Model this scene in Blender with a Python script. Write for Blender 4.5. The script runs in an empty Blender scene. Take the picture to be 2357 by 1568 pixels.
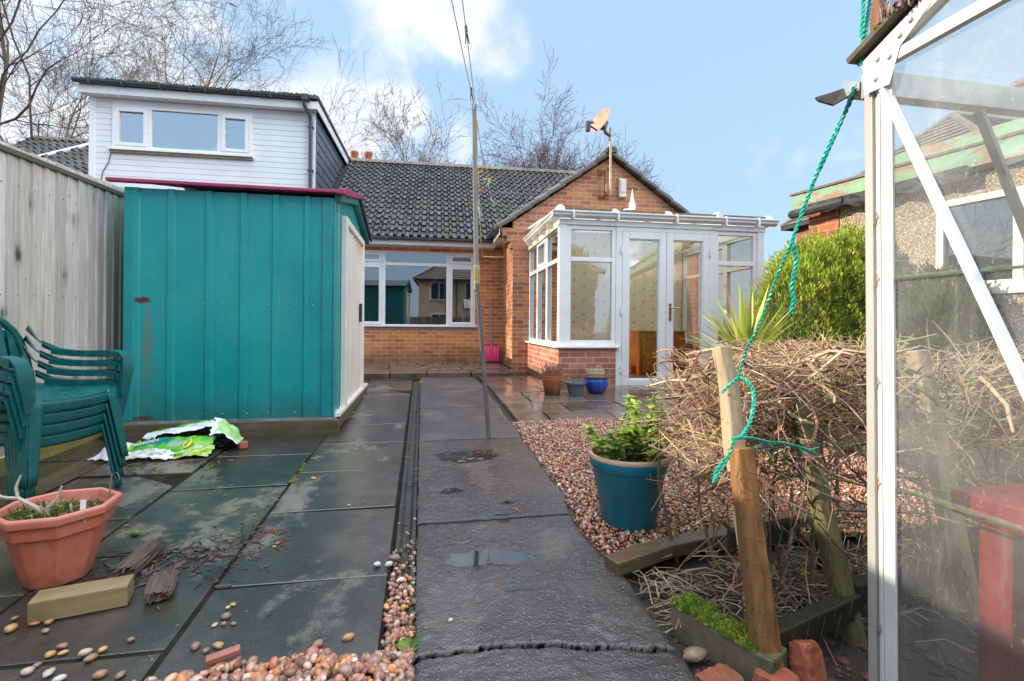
# Back garden of a brick bungalow in winter sun
import bpy, math, random
import numpy as np
from mathutils import Vector, Matrix, noise

sc = bpy.context.scene
COL = sc.collection
R = random.Random(7)
PI = math.pi

# ------------------------------------------------------------------ camera geometry
PSI = math.radians(10.5); ROLL = .008; FPX = 1120.0; U0, V0 = 1178.0, 750.0; CAMH = 1.03
SLOPE, YLEV = .039, 6.0
FW = (math.sin(PSI), math.cos(PSI)); RT = (math.cos(PSI), -math.sin(PSI))
def gz(y):                                   # the garden rises gently towards the bungalow
    return SLOPE*max(-3.0, min(y, YLEV))
TH = math.radians(-1.5); HO = (1.80, 6.28, .235)      # frame of the bungalow: x along its back wall, y into it
def hw(x, y, z):
    return (HO[0]+x*math.cos(TH)-y*math.sin(TH), HO[1]+x*math.sin(TH)+y*math.cos(TH), HO[2]+z)

# ------------------------------------------------------------------ object helpers
OFF = {}
def tag(o, label=None, cat=None, group=None, kind=None):
    if label: o['label'] = label
    if cat: o['category'] = cat
    if group: o['group'] = group
    if kind: o['kind'] = kind
    return o
def root(name, label, cat, loc=(0,0,0), group=None, rz=0.0, local=False):
    o = bpy.data.objects.new(name, None); COL.objects.link(o)
    o.empty_display_size = .1
    o.location = loc; o.rotation_euler = (0,0,rz)
    OFF[o.name] = (0,0,0) if local else tuple(loc)
    return tag(o, label, cat, group)
def hroot(name, label, cat, off):            # a thing whose parts are written in the bungalow's own frame
    o = root(name, label, cat, hw(*off), rz=TH)
    OFF[o.name] = off
    return o
def copy_tree(o, parent=None):
    c = o.copy(); COL.objects.link(c)
    c.parent = parent
    if parent is None: OFF[c.name] = OFF.get(o.name, (0,0,0))
    for ch in list(o.children): copy_tree(ch, c)
    return c

class MB:
    def __init__(s): s.v=[]; s.f=[]; s.c=[]; s.col=(1,1,1)
    def add(s, vs, fs, col=None):
        n=len(s.v); s.v+=[tuple(p) for p in vs]; s.f+=[tuple(i+n for i in f) for f in fs]
        s.c+=[col or s.col]*len(vs); return s
    def quad(s,a,b,c,d,col=None): return s.add([a,b,c,d],[(0,1,2,3)],col)
    def box(s,x0,x1,y0,y1,z0,z1,col=None):
        v=[(x0,y0,z0),(x1,y0,z0),(x1,y1,z0),(x0,y1,z0),(x0,y0,z1),(x1,y0,z1),(x1,y1,z1),(x0,y1,z1)]
        return s.add(v,[(3,2,1,0),(4,5,6,7),(0,1,5,4),(1,2,6,5),(2,3,7,6),(3,0,4,7)],col)
    def bar(s,a,b,w,h,up=(0,0,1),col=None,w2=None,h2=None):     # rectangular bar from a to b
        a=Vector(a);b=Vector(b);d=(b-a).normalized();u=Vector(up)
        if abs(d.dot(u))>.98: u=Vector((0,1,0))
        sd=d.cross(u).normalized();u=sd.cross(d).normalized()
        vs=[]
        for p,ww,hh in ((a,w,h),(b,w2 or w,h2 or h)):
            for i,j in ((-1,-1),(1,-1),(1,1),(-1,1)): vs.append(p+sd*(i*ww/2)+u*(j*hh/2))
        return s.add(vs,[(3,2,1,0),(4,5,6,7),(0,1,5,4),(1,2,6,5),(2,3,7,6),(3,0,4,7)],col)
    def tube(s,pts,r,n=8,col=None,caps=True):
        pts=[Vector(p) for p in pts]
        rs=r if isinstance(r,(list,tuple)) else [r]*len(pts)
        vs=[];fs=[];ref=None
        for i,p in enumerate(pts):
            d=(pts[min(i+1,len(pts)-1)]-pts[max(i-1,0)])
            if d.length<1e-9: d=Vector((0,0,1))
            d.normalize()
            if ref is None:
                ref=Vector((0,0,1)) if abs(d.z)<.9 else Vector((1,0,0))
            sd=d.cross(ref)
            if sd.length<1e-5: sd=d.orthogonal()
            sd.normalize();up=sd.cross(d).normalized();ref=up
            for k in range(n):
                a=2*PI*k/n
                vs.append(p+sd*(math.cos(a)*rs[i])+up*(math.sin(a)*rs[i]))
        for i in range(len(pts)-1):
            for k in range(n):
                k2=(k+1)%n
                fs.append((i*n+k,i*n+k2,(i+1)*n+k2,(i+1)*n+k))
        if caps and n>2:
            fs.append(tuple(range(n))[::-1]); fs.append(tuple(range((len(pts)-1)*n,len(pts)*n)))
        return s.add(vs,fs,col)
    def ribbon(s,pts,wdirs,t,col=None):      # a flat strip swept along pts; wdirs = full half-width vectors; t = thickness
        pts=[Vector(p) for p in pts];vs=[];fs=[]
        for i,p in enumerate(pts):
            d=(pts[min(i+1,len(pts)-1)]-pts[max(i-1,0)]).normalized()
            w=Vector(wdirs[i] if isinstance(wdirs[0],(tuple,list,Vector)) else wdirs)
            nn=d.cross(w).normalized()*t/2
            vs+=[p-w-nn,p+w-nn,p+w+nn,p-w+nn]
        m=len(pts)
        for i in range(m-1):
            for k in range(4):
                k2=(k+1)%4
                fs.append((i*4+k,(i+1)*4+k,(i+1)*4+k2,i*4+k2))
        fs.append((0,1,2,3));fs.append(tuple(range(4*m-1,4*m-5,-1)))
        return s.add(vs,fs,col)
    def lathe(s,prof,n=32,c=(0,0,0),col=None,rmul=None):
        vs=[];fs=[]
        for (r,z) in prof:
            for k in range(n):
                a=2*PI*k/n;q=r*(rmul(k,n,z) if rmul else 1)
                vs.append((c[0]+q*math.cos(a),c[1]+q*math.sin(a),c[2]+z))
        for i in range(len(prof)-1):
            for k in range(n):
                k2=(k+1)%n
                fs.append((i*n+k,i*n+k2,(i+1)*n+k2,(i+1)*n+k))
        return s.add(vs,fs,col)
    def grid(s,fn,nu,nv,col=None):
        vs=[fn(i/nu,j/nv) for j in range(nv+1) for i in range(nu+1)]
        fs=[(j*(nu+1)+i,j*(nu+1)+i+1,(j+1)*(nu+1)+i+1,(j+1)*(nu+1)+i) for j in range(nv) for i in range(nu)]
        if callable(col):
            n=len(s.v); s.v+=[tuple(p) for p in vs]; s.f+=[tuple(i+n for i in f) for f in fs]
            s.c+=[col(i/nu,j/nv) for j in range(nv+1) for i in range(nu+1)]; return s
        return s.add(vs,fs,col)
    def prism(s,poly,y0,y1,ax='y',col=None): # polygon in (x,z) extruded along y (or (y,z) along x)
        n=len(poly)
        if ax=='y': vs=[(x,y0,z) for x,z in poly]+[(x,y1,z) for x,z in poly]
        elif ax=='x': vs=[(y0,y,z) for y,z in poly]+[(y1,y,z) for y,z in poly]
        else: vs=[(x,y,y0) for x,y in poly]+[(x,y,y1) for x,y in poly]
        fs=[tuple(range(n))[::-1],tuple(range(n,2*n))]+[(k,(k+1)%n,n+(k+1)%n,n+k) for k in range(n)]
        return s.add(vs,fs,col)
    def build(s,name,mat,parent=None,smooth=False,bevel=0,off=None,solid=0,fixn=True):
        v=np.array(s.v,dtype=np.float32).reshape(-1,3)
        o_=off if off is not None else (OFF.get(parent.name,(0,0,0)) if parent else (0,0,0))
        base=o_
        if parent is None and off is None:   # origin at the foot of the mesh
            lo=v.min(0);hi=v.max(0);base=((lo[0]+hi[0])/2,(lo[1]+hi[1])/2,lo[2])
        v=v-np.array(base,dtype=np.float32)
        me=bpy.data.meshes.new(name)
        me.from_pydata(v.tolist(),[],s.f)
        ca=me.color_attributes.new('Col','FLOAT_COLOR','POINT')
        c=np.ones((len(s.c),4),dtype=np.float32);c[:,:3]=np.array(s.c,dtype=np.float32).reshape(-1,3)
        ca.data.foreach_set('color',c.ravel())
        if smooth: me.polygons.foreach_set('use_smooth',[True]*len(me.polygons))
        if fixn:
            import bmesh
            bm=bmesh.new();bm.from_mesh(me);bmesh.ops.recalc_face_normals(bm,faces=bm.faces)
            bm.to_mesh(me);bm.free()
        me.materials.append(mat)
        o=bpy.data.objects.new(name,me);COL.objects.link(o)
        if parent:
            o.parent=parent
            OFF[o.name]=o_
        else:
            o.location=[float(q) for q in base] if off is None else (0,0,0)
        if solid:
            md=o.modifiers.new('Solid','SOLIDIFY');md.thickness=solid;md.offset=0
        if bevel:
            md=o.modifiers.new('Bevel','BEVEL');md.width=bevel;md.segments=2;md.limit_method='ANGLE';md.angle_limit=math.radians(40)
        if smooth:
            try: me.set_sharp_from_angle(angle=math.radians(50))
            except Exception: pass
        return o

def np_mesh(name,verts,faces,cols,mat,parent=None,smooth=True,base=None):
    """fast builder: verts (n,3), faces (m,k) of one size"""
    verts=np.asarray(verts,dtype=np.float32)
    if parent is not None: base=OFF.get(parent.name,(0,0,0))
    elif base is None:
        lo=verts.min(0);hi=verts.max(0);base=((lo[0]+hi[0])/2,(lo[1]+hi[1])/2,lo[2])
    verts=verts-np.asarray(base,dtype=np.float32)
    faces=np.asarray(faces,dtype=np.int32);m,k=faces.shape
    me=bpy.data.meshes.new(name)
    me.vertices.add(len(verts));me.vertices.foreach_set('co',verts.ravel())
    me.loops.add(m*k);me.loops.foreach_set('vertex_index',faces.ravel())
    me.polygons.add(m);me.polygons.foreach_set('loop_start',np.arange(0,m*k,k,dtype=np.int32))
    me.polygons.foreach_set('loop_total',np.full(m,k,dtype=np.int32))
    if smooth: me.polygons.foreach_set('use_smooth',np.ones(m,dtype=bool))
    me.update(calc_edges=True)
    ca=me.color_attributes.new('Col','FLOAT_COLOR','POINT')
    c=np.ones((len(verts),4),dtype=np.float32);c[:,:3]=cols
    ca.data.foreach_set('color',c.ravel())
    me.materials.append(mat)
    o=bpy.data.objects.new(name,me);COL.objects.link(o)
    if parent is not None: o.parent=parent;OFF[o.name]=tuple(base)
    else: o.location=[float(q) for q in base]
    return o

# ------------------------------------------------------------------ materials
class NT:
    def __init__(s,name):
        s.m=bpy.data.materials.new(name);s.m.use_nodes=True
        s.t=s.m.node_tree;s.b=s.t.nodes['Principled BSDF'];s.out=s.t.nodes['Material Output']
        s._tc=None
    def n(s,typ,**kw):
        nd=s.t.nodes.new(typ)
        for k,v in kw.items():
            if k=='ins':
                for i,val in v.items(): s.set(nd,i,val)
            else: setattr(nd,k,v)
        return nd
    def set(s,nd,i,val):
        sk=nd.inputs[i]
        if isinstance(val,bpy.types.NodeSocket): s.t.links.new(val,sk)
        elif isinstance(val,(tuple,list)) and len(val)==3 and sk.type=='RGBA': sk.default_value=(*val,1)
        else: sk.default_value=val
    @property
    def obj(s):
        if s._tc is None: s._tc=s.n('ShaderNodeTexCoord')
        return s._tc.outputs['Object']
    def pos(s): return s.n('ShaderNodeNewGeometry').outputs['Position']
    def noise(s,scale,detail=4,rough=.55,vec=None,stretch=None,dist=0):
        v=vec or s.obj
        if stretch: v=s.n('ShaderNodeMapping',ins={0:v,3:stretch}).outputs[0]
        return s.n('ShaderNodeTexNoise',ins={'Vector':v,'Scale':scale,'Detail':detail,'Roughness':rough,'Distortion':dist}).outputs['Fac']
    def ramp(s,fac,stops):
        r=s.n('ShaderNodeValToRGB',ins={0:fac});e=r.color_ramp.elements
        while len(e)<len(stops): e.new(.5)
        for k,(p,c) in zip(e,stops):
            k.position=p;k.color=(*c,1) if isinstance(c,(tuple,list)) else (c,c,c,1)
        return r.outputs[0]
    def mix(s,f,a,b,mode='MIX'):
        nd=s.n('ShaderNodeMix',data_type='RGBA',blend_type=mode)
        s.set(nd,0,f);s.set(nd,6,a);s.set(nd,7,b);return nd.outputs[2]
    def math(s,op,a,b=0.0,c=None):
        nd=s.n('ShaderNodeMath',operation=op);s.set(nd,0,a);s.set(nd,1,b)
        if c is not None: s.set(nd,2,c)
        return nd.outputs[0]
    def mapr(s,v,a,b,c,d): return s.n('ShaderNodeMapRange',ins={0:v,1:a,2:b,3:c,4:d}).outputs[0]
    def attr(s): return s.n('ShaderNodeAttribute',attribute_name='Col').outputs['Color']
    def sep(s,v): return s.n('ShaderNodeSeparateXYZ',ins={0:v}).outputs
    def comb(s,x,y,z): return s.n('ShaderNodeCombineXYZ',ins={0:x,1:y,2:z}).outputs[0]
    def bump(s,h,strength=.3,dist=.01,normal=None):
        nd=s.n('ShaderNodeBump',ins={'Height':h,'Strength':strength,'Distance':dist})
        if normal is not None: s.set(nd,'Normal',normal)
        return nd.outputs[0]
    def done(s,base=None,rough=None,normal=None,spec=None,**kw):
        for k,v in (('Base Color',base),('Roughness',rough),('Normal',normal),('Specular IOR Level',spec)):
            if v is not None: s.set(s.b,k,v)
        for k,v in kw.items(): s.set(s.b,k.replace('_',' '),v)
        return s.m
    def gt(s,v,a): return s.math('GREATER_THAN',v,a)

def plain(name,c,rough=.5,var=.18,scale=6,bump=.0,bscale=60,spec=.5,stain=None,**kw):
    t=NT(name);n1=t.noise(scale,5);lo=tuple(x*(1-var) for x in c);hi=tuple(min(1,x*(1+var)) for x in c)
    base=t.ramp(n1,[(.3,lo),(.7,hi)])
    if stain:                                # (colour, amount threshold, noise scale)
        base=t.mix(t.mapr(t.noise(stain[2],6,.65),stain[1],stain[1]+.15,0,stain[3] if len(stain)>3 else .7),base,stain[0])
    rr=t.mapr(t.noise(scale*2.3,3),.3,.7,max(0,rough-.08),min(1,rough+.08))
    nm=t.bump(t.noise(bscale,4),bump,.004) if bump else None
    return t.done(base,rr,nm,spec,**kw)
def vcol(name,rough=.6,bump=.0,bscale=80,var=.15,spec=.5,**kw):
    t=NT(name);n1=t.noise(9,4)
    base=t.mix(1.0,t.attr(),t.ramp(n1,[(.25,1-var*1.6),(.75,1.0)]),'MULTIPLY')
    nm=t.bump(t.noise(bscale,4),bump,.004) if bump else None
    return t.done(base,rough,nm,spec,**kw)
def leafy(name,rough=.5,trans=.35,spec=.3):
    t=NT(name);c=t.attr()
    t.done(c,rough,None,spec)
    tr=t.n('ShaderNodeBsdfTranslucent',ins={0:c})
    mx=t.n('ShaderNodeMixShader',ins={0:trans,1:t.b.outputs[0],2:tr.outputs[0]})
    t.t.links.new(mx.outputs[0],t.out.inputs[0]);return t.m
def brick(name,ax,c1,c2,c3,mortar,msize=.009,dirt=None,bw=.225,rh=.075,efflor=0):
    t=NT(name);p=t.sep(t.obj);v=t.comb(p[0 if ax=='x' else 1],p[2],0.0)
    wob=t.noise(14,2,.5);v=t.n('ShaderNodeVectorMath',operation='ADD',ins={0:v,1:t.comb(t.mapr(wob,.3,.7,-.003,.003),t.mapr(t.noise(9,2),.3,.7,-.003,.003),0.0)}).outputs[0]
    b=t.n('ShaderNodeTexBrick',offset=.5,offset_frequency=2,ins={'Vector':v,'Scale':1.0,'Mortar Size':msize/2,'Mortar Smooth':.25,'Bias':0.0,'Brick Width':bw,'Row Height':rh})
    t.set(b,'Color1',(0,0,0));t.set(b,'Color2',(1,1,1));t.set(b,'Mortar',(0,0,0))
    sp=t.n('ShaderNodeSeparateColor',ins={0:b.outputs['Color']}).outputs[0]
    cell=t.ramp(sp,[(0.0,c1),(.5,c2),(1.0,c3)])
    cell=t.mix(t.mapr(t.noise(45,5,.7),.40,.78,0,.4),cell,tuple(x*.55 for x in c1))
    cell=t.mix(t.mapr(t.noise(3.2,4),.45,.75,0,.3),cell,tuple(min(1,x*1.25) for x in c2))
    mo=t.mix(t.noise(25,4),tuple(x*.65 for x in mortar),mortar)
    base=t.mix(b.outputs['Fac'],cell,mo)
    if efflor: base=t.mix(t.mapr(t.noise(5,6,.7),.55,.75,0,efflor),base,(.5,.47,.43))
    if dirt:
        zz=t.math('ADD',p[2],t.mapr(t.noise(6,4),.3,.7,-.12,.12))
        base=t.mix(t.mapr(zz,dirt[1],dirt[0],0,.8),base,dirt[2])
    h=t.math('ADD',t.math('MULTIPLY',t.math('SUBTRACT',1.0,b.outputs['Fac']),1.0),t.math('MULTIPLY',t.noise(70,5,.7),.35))
    return t.done(base,.82,t.bump(h,.55,.006),.25)
def glass(name,tint=(.9,.94,.93),ior=1.5,boost=1.6,dirt=None,rough=0.0,wav=.0):
    t=NT(name)
    ge=t.n('ShaderNodeNewGeometry')
    cs=t.math('ABSOLUTE',t.n('ShaderNodeVectorMath',operation='DOT_PRODUCT',ins={0:ge.outputs['Normal'],1:ge.outputs['Incoming']}).outputs['Value'])
    fr=t.math('ADD',.045,t.math('MULTIPLY',t.math('POWER',t.math('SUBTRACT',1.0,cs),5.0),.95))
    fac=t.math('MINIMUM',t.math('MULTIPLY',fr,boost),1.0)
    tr=t.n('ShaderNodeBsdfTransparent',ins={0:tint});gl=t.n('ShaderNodeBsdfAnisotropic',ins={'Color':(.97,.98,1),'Roughness':rough})
    if wav: t.set(gl,'Normal',t.bump(t.noise(2.2,2),wav,.02))
    sh=t.n('ShaderNodeMixShader',ins={0:fac,1:tr.outputs[0],2:gl.outputs[0]}).outputs[0]
    if dirt:
        d=t.n('ShaderNodeBsdfDiffuse',ins={0:dirt[0]});d2=t.n('ShaderNodeBsdfTranslucent',ins={0:dirt[0]})
        dd=t.n('ShaderNodeMixShader',ins={0:.5,1:d.outputs[0],2:d2.outputs[0]}).outputs[0]
        n1=t.mapr(t.noise(3.5,6,.65),.35,.75,dirt[1],dirt[2])
        sp=t.mapr(t.noise(170,2,.5,stretch=(1,1,.6)),.66,.72,0,dirt[3])
        st=t.mapr(t.noise(14,5,.7,stretch=(1,1,.12)),.55,.75,0,dirt[2]*.6)
        f=t.math('MINIMUM',t.math('ADD',t.math('ADD',n1,sp),st),.95)
        sh=t.n('ShaderNodeMixShader',ins={0:f,1:sh,2:dd}).outputs[0]
    t.t.links.new(sh,t.out.inputs[0]);return t.m
def wood(name,c1,c2,knot=0,axis=2,rough=.75,green=None,streak=40,wet=None,vc=False,gs=.04):
    t=NT(name);st=[1,1,1];st[axis]=gs
    g=t.noise(streak,6,.65,stretch=tuple(st),dist=.4)
    base=t.ramp(g,[(.25,c1),(.5,tuple((a+b)/2 for a,b in zip(c1,c2))),(.75,c2)])
    base=t.mix(t.mapr(t.noise(2.2,4),.35,.7,0,.45),base,tuple(x*.8 for x in c2))
    if vc: base=t.mix(1.0,base,t.attr(),'MULTIPLY')
    if knot:
        st2=[1,1,1];st2[axis]=.42
        vo=t.n('ShaderNodeTexVoronoi',feature='F1',ins={'Vector':t.n('ShaderNodeMapping',ins={0:t.obj,3:tuple(st2)}).outputs[0],'Scale':5.6,'Randomness':1.0}).outputs['Distance']
        vo2=t.math('ADD',vo,t.mapr(t.noise(30,3),.3,.7,-.025,.025))
        base=t.mix(t.mapr(vo2,.08,.24,.5*knot,0),base,tuple(x*.55 for x in c1));base=t.mix(t.mapr(vo2,.05,.13,.85*knot,0),base,tuple(x*.25 for x in c1))
        vo3=t.n('ShaderNodeTexVoronoi',feature='F1',ins={'Vector':t.n('ShaderNodeMapping',ins={0:t.obj,3:tuple(.7 if k==axis else 1 for k in range(3))}).outputs[0],'Scale':9.0}).outputs['Distance']
        base=t.mix(t.mapr(vo3,.03,.08,.75*knot,0),base,tuple(x*.2 for x in c1))
    if green:                                # algae rising from below: (z low, z high, colour, amount)
        z=t.sep(t.obj)[2];zz=t.math('ADD',z,t.mapr(t.noise(7,5),.3,.7,-.15,.15))
        base=t.mix(t.mapr(zz,green[0],green[1],green[3],0),base,green[2])
    return t.done(base,rough,t.bump(g,.35,.004),.3)
import math as _m
BACKC=4.3;ZENC=3.6
CLD=(6.0,6.5,7.4);CLB=(8.0,8.0,8.1);SKYT=(1,1,1);HAZE=.78;HZC=(3.9,5.7,7.9);SKYS=.15;SUNS=7.0
CHX=-1.985;CHY=2.88;CHR=_m.radians(-102)
# ------------------------------------------------------------------ world, sun, camera
SUN_AZ = math.radians(176.2); SUN_EL = math.radians(24)
sun_dir = Vector((math.cos(SUN_AZ)*math.cos(SUN_EL), math.sin(SUN_AZ)*math.cos(SUN_EL), math.sin(SUN_EL)))
w = bpy.data.worlds.new('World'); sc.world = w; w.use_nodes = True
wt = w.node_tree; wt.nodes.clear()
def wn(typ, ins=None, **kw):
    nd = wt.nodes.new(typ)
    for k, v in kw.items(): setattr(nd, k, v)
    for i, val in (ins or {}).items():
        if isinstance(val, bpy.types.NodeSocket): wt.links.new(val, nd.inputs[i])
        else: nd.inputs[i].default_value = val
    return nd
def wm(op, a, b=0.0): return wn('ShaderNodeMath', {0:a,1:b}, operation=op).outputs[0]
sky = wn('ShaderNodeTexSky', sky_type='NISHITA', sun_disc=False, sun_elevation=SUN_EL,
         sun_rotation=math.atan2(sun_dir.x, sun_dir.y), altitude=50, air_density=1.0, dust_density=0.7, ozone_density=1.5)
tc = wn('ShaderNodeTexCoord')
dirv = wn('ShaderNodeVectorMath', {0:tc.outputs['Generated']}, operation='NORMALIZE').outputs[0]
dz = wn('ShaderNodeSeparateXYZ', {0:dirv}).outputs[2]
# clouds sit on a flat layer: project the direction on a plane overhead
pl = wn('ShaderNodeVectorMath', {0:dirv, 1:wn('ShaderNodeCombineXYZ', {0:wm('ADD',wm('MAXIMUM',dz,0.02),.25),1:wm('ADD',wm('MAXIMUM',dz,0.02),.25),2:1.0}).outputs[0]}, operation='DIVIDE').outputs[0]
n1 = wn('ShaderNodeTexNoise', {'Vector':pl,'Scale':2.6,'Detail':9,'Roughness':.56,'Distortion':.25}).outputs['Fac']
n2 = wn('ShaderNodeTexNoise', {'Vector':dirv,'Scale':5.5,'Detail':9,'Roughness':.58,'Distortion':.15}).outputs['Fac']
CLOUDS = []   # (azimuth from north to the right, elevation, angular size, weight)
def blob(az, el, size, wgt):
    a, e = math.radians(az), math.radians(el)
    d = (math.sin(a)*math.cos(e), math.cos(a)*math.cos(e), math.sin(e))
    dp = wn('ShaderNodeVectorMath', {0:dirv,1:d}, operation='DOT_PRODUCT').outputs['Value']
    c0 = math.cos(math.radians(size))
    return wm('MULTIPLY', wn('ShaderNodeMapRange', {0:dp,1:c0,2:1.0,3:0.0,4:1.0}, interpolation_type='SMOOTHSTEP').outputs[0], wgt)
acc = None
for az, el, size, wgt in ((-40,26,26,1.0),(-26,16,16,1.0),(-16,33,9,.5),(-12,20,12,1.0),(-5,23,8,.85),(-3,31,8,.62),(3,34,8,.8),(9,30,5,.6),(3,19,6,.6),(-65,20,30,1.0),(48,6,9,.7),(115,26,50,1.0),(258,22,42,1.0),(178,56,30,1.0),(0,90,46,1.3)):  # closing entries: unseen clouds added beside, behind and overhead as fill
    b = blob(az, el, size, wgt)
    acc = b if acc is None else wm('MAXIMUM', acc, b)
cm = wm('ADD', wm('MULTIPLY', acc, .8), wm('MULTIPLY', wm('SUBTRACT', wm('ADD', wm('MULTIPLY', n2, .65), wm('MULTIPLY', n1, .35)), .5), 3.2))
cmask = wn('ShaderNodeMapRange', {0:cm,1:.20,2:.85,3:0.0,4:.98}, interpolation_type='SMOOTHSTEP').outputs[0]
shade = wn('ShaderNodeTexNoise', {'Vector':dirv,'Scale':7.0,'Detail':6,'Roughness':.55}).outputs['Fac']
ccol = wn('ShaderNodeMix', {0:wn('ShaderNodeMapRange', {0:shade,1:.35,2:.65,3:0.0,4:1.0}).outputs[0],6:(CLD[0],CLD[1],CLD[2],1),7:(CLB[0],CLB[1],CLB[2],1)}, data_type='RGBA').outputs[2]
# added fill: clouds behind the camera and overhead, out of view, are brightened
bk = wn('ShaderNodeVectorMath', {0:dirv,1:(.35,-.85,.4)}, operation='DOT_PRODUCT').outputs['Value']
bkf = wn('ShaderNodeMapRange', {0:bk,1:-.1,2:.9,3:1.0,4:BACKC}, interpolation_type='SMOOTHSTEP').outputs[0]
zf = wn('ShaderNodeMapRange', {0:dz,1:.62,2:.9,3:1.0,4:ZENC}, interpolation_type='SMOOTHSTEP').outputs[0]
bkf = wm('MAXIMUM', bkf, zf)
ccol = wn('ShaderNodeVectorMath', {0:ccol,3:bkf}, operation='SCALE').outputs[0]
skyc = wn('ShaderNodeMix', {0:1.0,6:sky.outputs[0],7:(SKYT[0],SKYT[1],SKYT[2],1)}, data_type='RGBA', blend_type='MULTIPLY').outputs[2]
# thin milky haze over the blue
skyc = wn('ShaderNodeMix', {0:HAZE,6:skyc,7:(HZC[0],HZC[1],HZC[2],1)}, data_type='RGBA').outputs[2]
mixc = wn('ShaderNodeMix', {0:cmask,6:skyc,7:ccol}, data_type='RGBA').outputs[2]
bg = wn('ShaderNodeBackground', {0:mixc,1:SKYS})
wt.links.new(bg.outputs[0], wn('ShaderNodeOutputWorld').inputs[0])

sl = bpy.data.lights.new('sun', 'SUN'); sl.energy = SUNS; sl.angle = math.radians(.55); sl.color = (1.0, .88, .69)
so = bpy.data.objects.new('sun', sl); COL.objects.link(so); so.location = sun_dir*30
so.rotation_euler = (-sun_dir).to_track_quat('-Z', 'Y').to_euler()

cam = bpy.data.cameras.new('camera'); co = bpy.data.objects.new('camera', cam); COL.objects.link(co)
cam.sensor_fit = 'HORIZONTAL'; cam.sensor_width = 36; cam.lens = 36*FPX/2357
cam.shift_x = 0; cam.shift_y = -(784-V0)/2357
fwd = Vector((FW[0], FW[1], 0)); rgt = (Vector((RT[0], RT[1], 0))+Vector((0,0,ROLL))).normalized(); upv = rgt.cross(fwd).normalized()
m = Matrix((rgt, upv, -fwd)).transposed().to_4x4(); m.translation = (0, 0, CAMH)
co.matrix_world = m
cam.clip_start = .02; cam.clip_end = 2000
sc.camera = co
sc.view_settings.view_transform = 'Standard'; sc.view_settings.look = 'None'; sc.view_settings.exposure = 0; sc.view_settings.gamma = 1
sc.render.film_transparent = False
sc.cycles.max_bounces = 10; sc.cycles.transparent_max_bounces = 24; sc.cycles.glossy_bounces = 5; sc.cycles.transmission_bounces = 8
sc.cycles.use_denoising = True; sc.cycles.caustics_reflective = False; sc.cycles.caustics_refractive = False

# ------------------------------------------------------------------ shared materials
WHITE = plain('white_upvc', (.80,.81,.82), .28, .03, 3, stain=((.55,.53,.47),.62,9,.25))
CLADM = plain('white_cladding', (.78,.79,.80), .4, .05, 2, stain=((.5,.49,.45),.62,5,.3))
BLACKP = plain('black_plastic', (.02,.021,.024), .4, .3)
GREYP = plain('dark_grey_plastic', (.06,.064,.075), .38, .2)
STEEL = plain('galvanised_steel', (.42,.44,.46), .38, .2, 12, Metallic=.7)
ALU = plain('weathered_aluminium', (.74,.75,.74), .42, .12, 8, bump=.1, stain=((.45,.42,.34),.6,14,.5))
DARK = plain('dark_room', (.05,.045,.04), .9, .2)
SOIL = plain('dark_soil', (.030,.024,.020), .8, .4, 8, bump=1.0, bscale=28)
MOSSM = vcol('moss', .9, 1.0, 120, .3, spec=.1)
LEAF = leafy('leaf'); TWIG = vcol('twig_bark', .75, 0, var=.2, spec=.2)
PEB = vcol('wet_pebble', .32, .25, 90, .2, spec=.5)

# ------------------------------------------------------------------ ground
SOILG = plain('garden_soil', (.034,.027,.022), .75, .4, 5, bump=1.0, bscale=22)
ys = [-60,-20,-3,0,1,2,3,4,5,6,8,20,60,200]; xs = [-200,-60,-20,-6,-3,0,3,6,20,60,200]
g = MB()
g.add([(x,y,gz(y)-.045) for y in ys for x in xs],[(j*len(xs)+i,j*len(xs)+i+1,(j+1)*len(xs)+i+1,(j+1)*len(xs)+i) for j in range(len(ys)-1) for i in range(len(xs)-1)])
tag(g.build('ground', SOILG, fixn=False, off=(0,0,0)), kind='structure')

# wet flagstones
def wet_flag():
    t = NT('wet_flagstone')
    big = t.noise(1.1,5,.6,dist=.6); mid = t.noise(4.5,6,.65); fine = t.noise(70,4,.7)
    base = t.ramp(mid,[(.25,(.019,.016,.014)),(.5,(.044,.038,.032)),(.75,(.095,.080,.062))])
    base = t.mix(t.mapr(t.noise(2.0,6,.65,dist=.5),.54,.68,0,.55),base,(.055,.054,.019))      # algae
    brk = t.math('ADD',big,t.math('MULTIPLY',t.math('SUBTRACT',t.noise(9,6,.75),.5),.38))
    base = t.mix(t.mapr(brk,.56,.63,0,.6),base,(.17,.155,.12))                              # drier pale patches
    base = t.mix(1.0,base,t.attr(),'MULTIPLY')
    base = t.mix(t.mapr(t.noise(130,2,.6),.62,.76,0,.5),base,(.14,.135,.125))
    rough = t.math('ADD',t.mapr(t.noise(2.6,6,.65,dist=.8),.38,.62,.04,.20),t.mapr(brk,.56,.66,0,.40))
    h = t.math('ADD',t.math('MULTIPLY',fine,1.0),t.math('MULTIPLY',t.noise(230,3,.6),.7))
    return t.done(base,rough,t.bump(h,.34,.0035),1.0)
FLAG = wet_flag()
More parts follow.
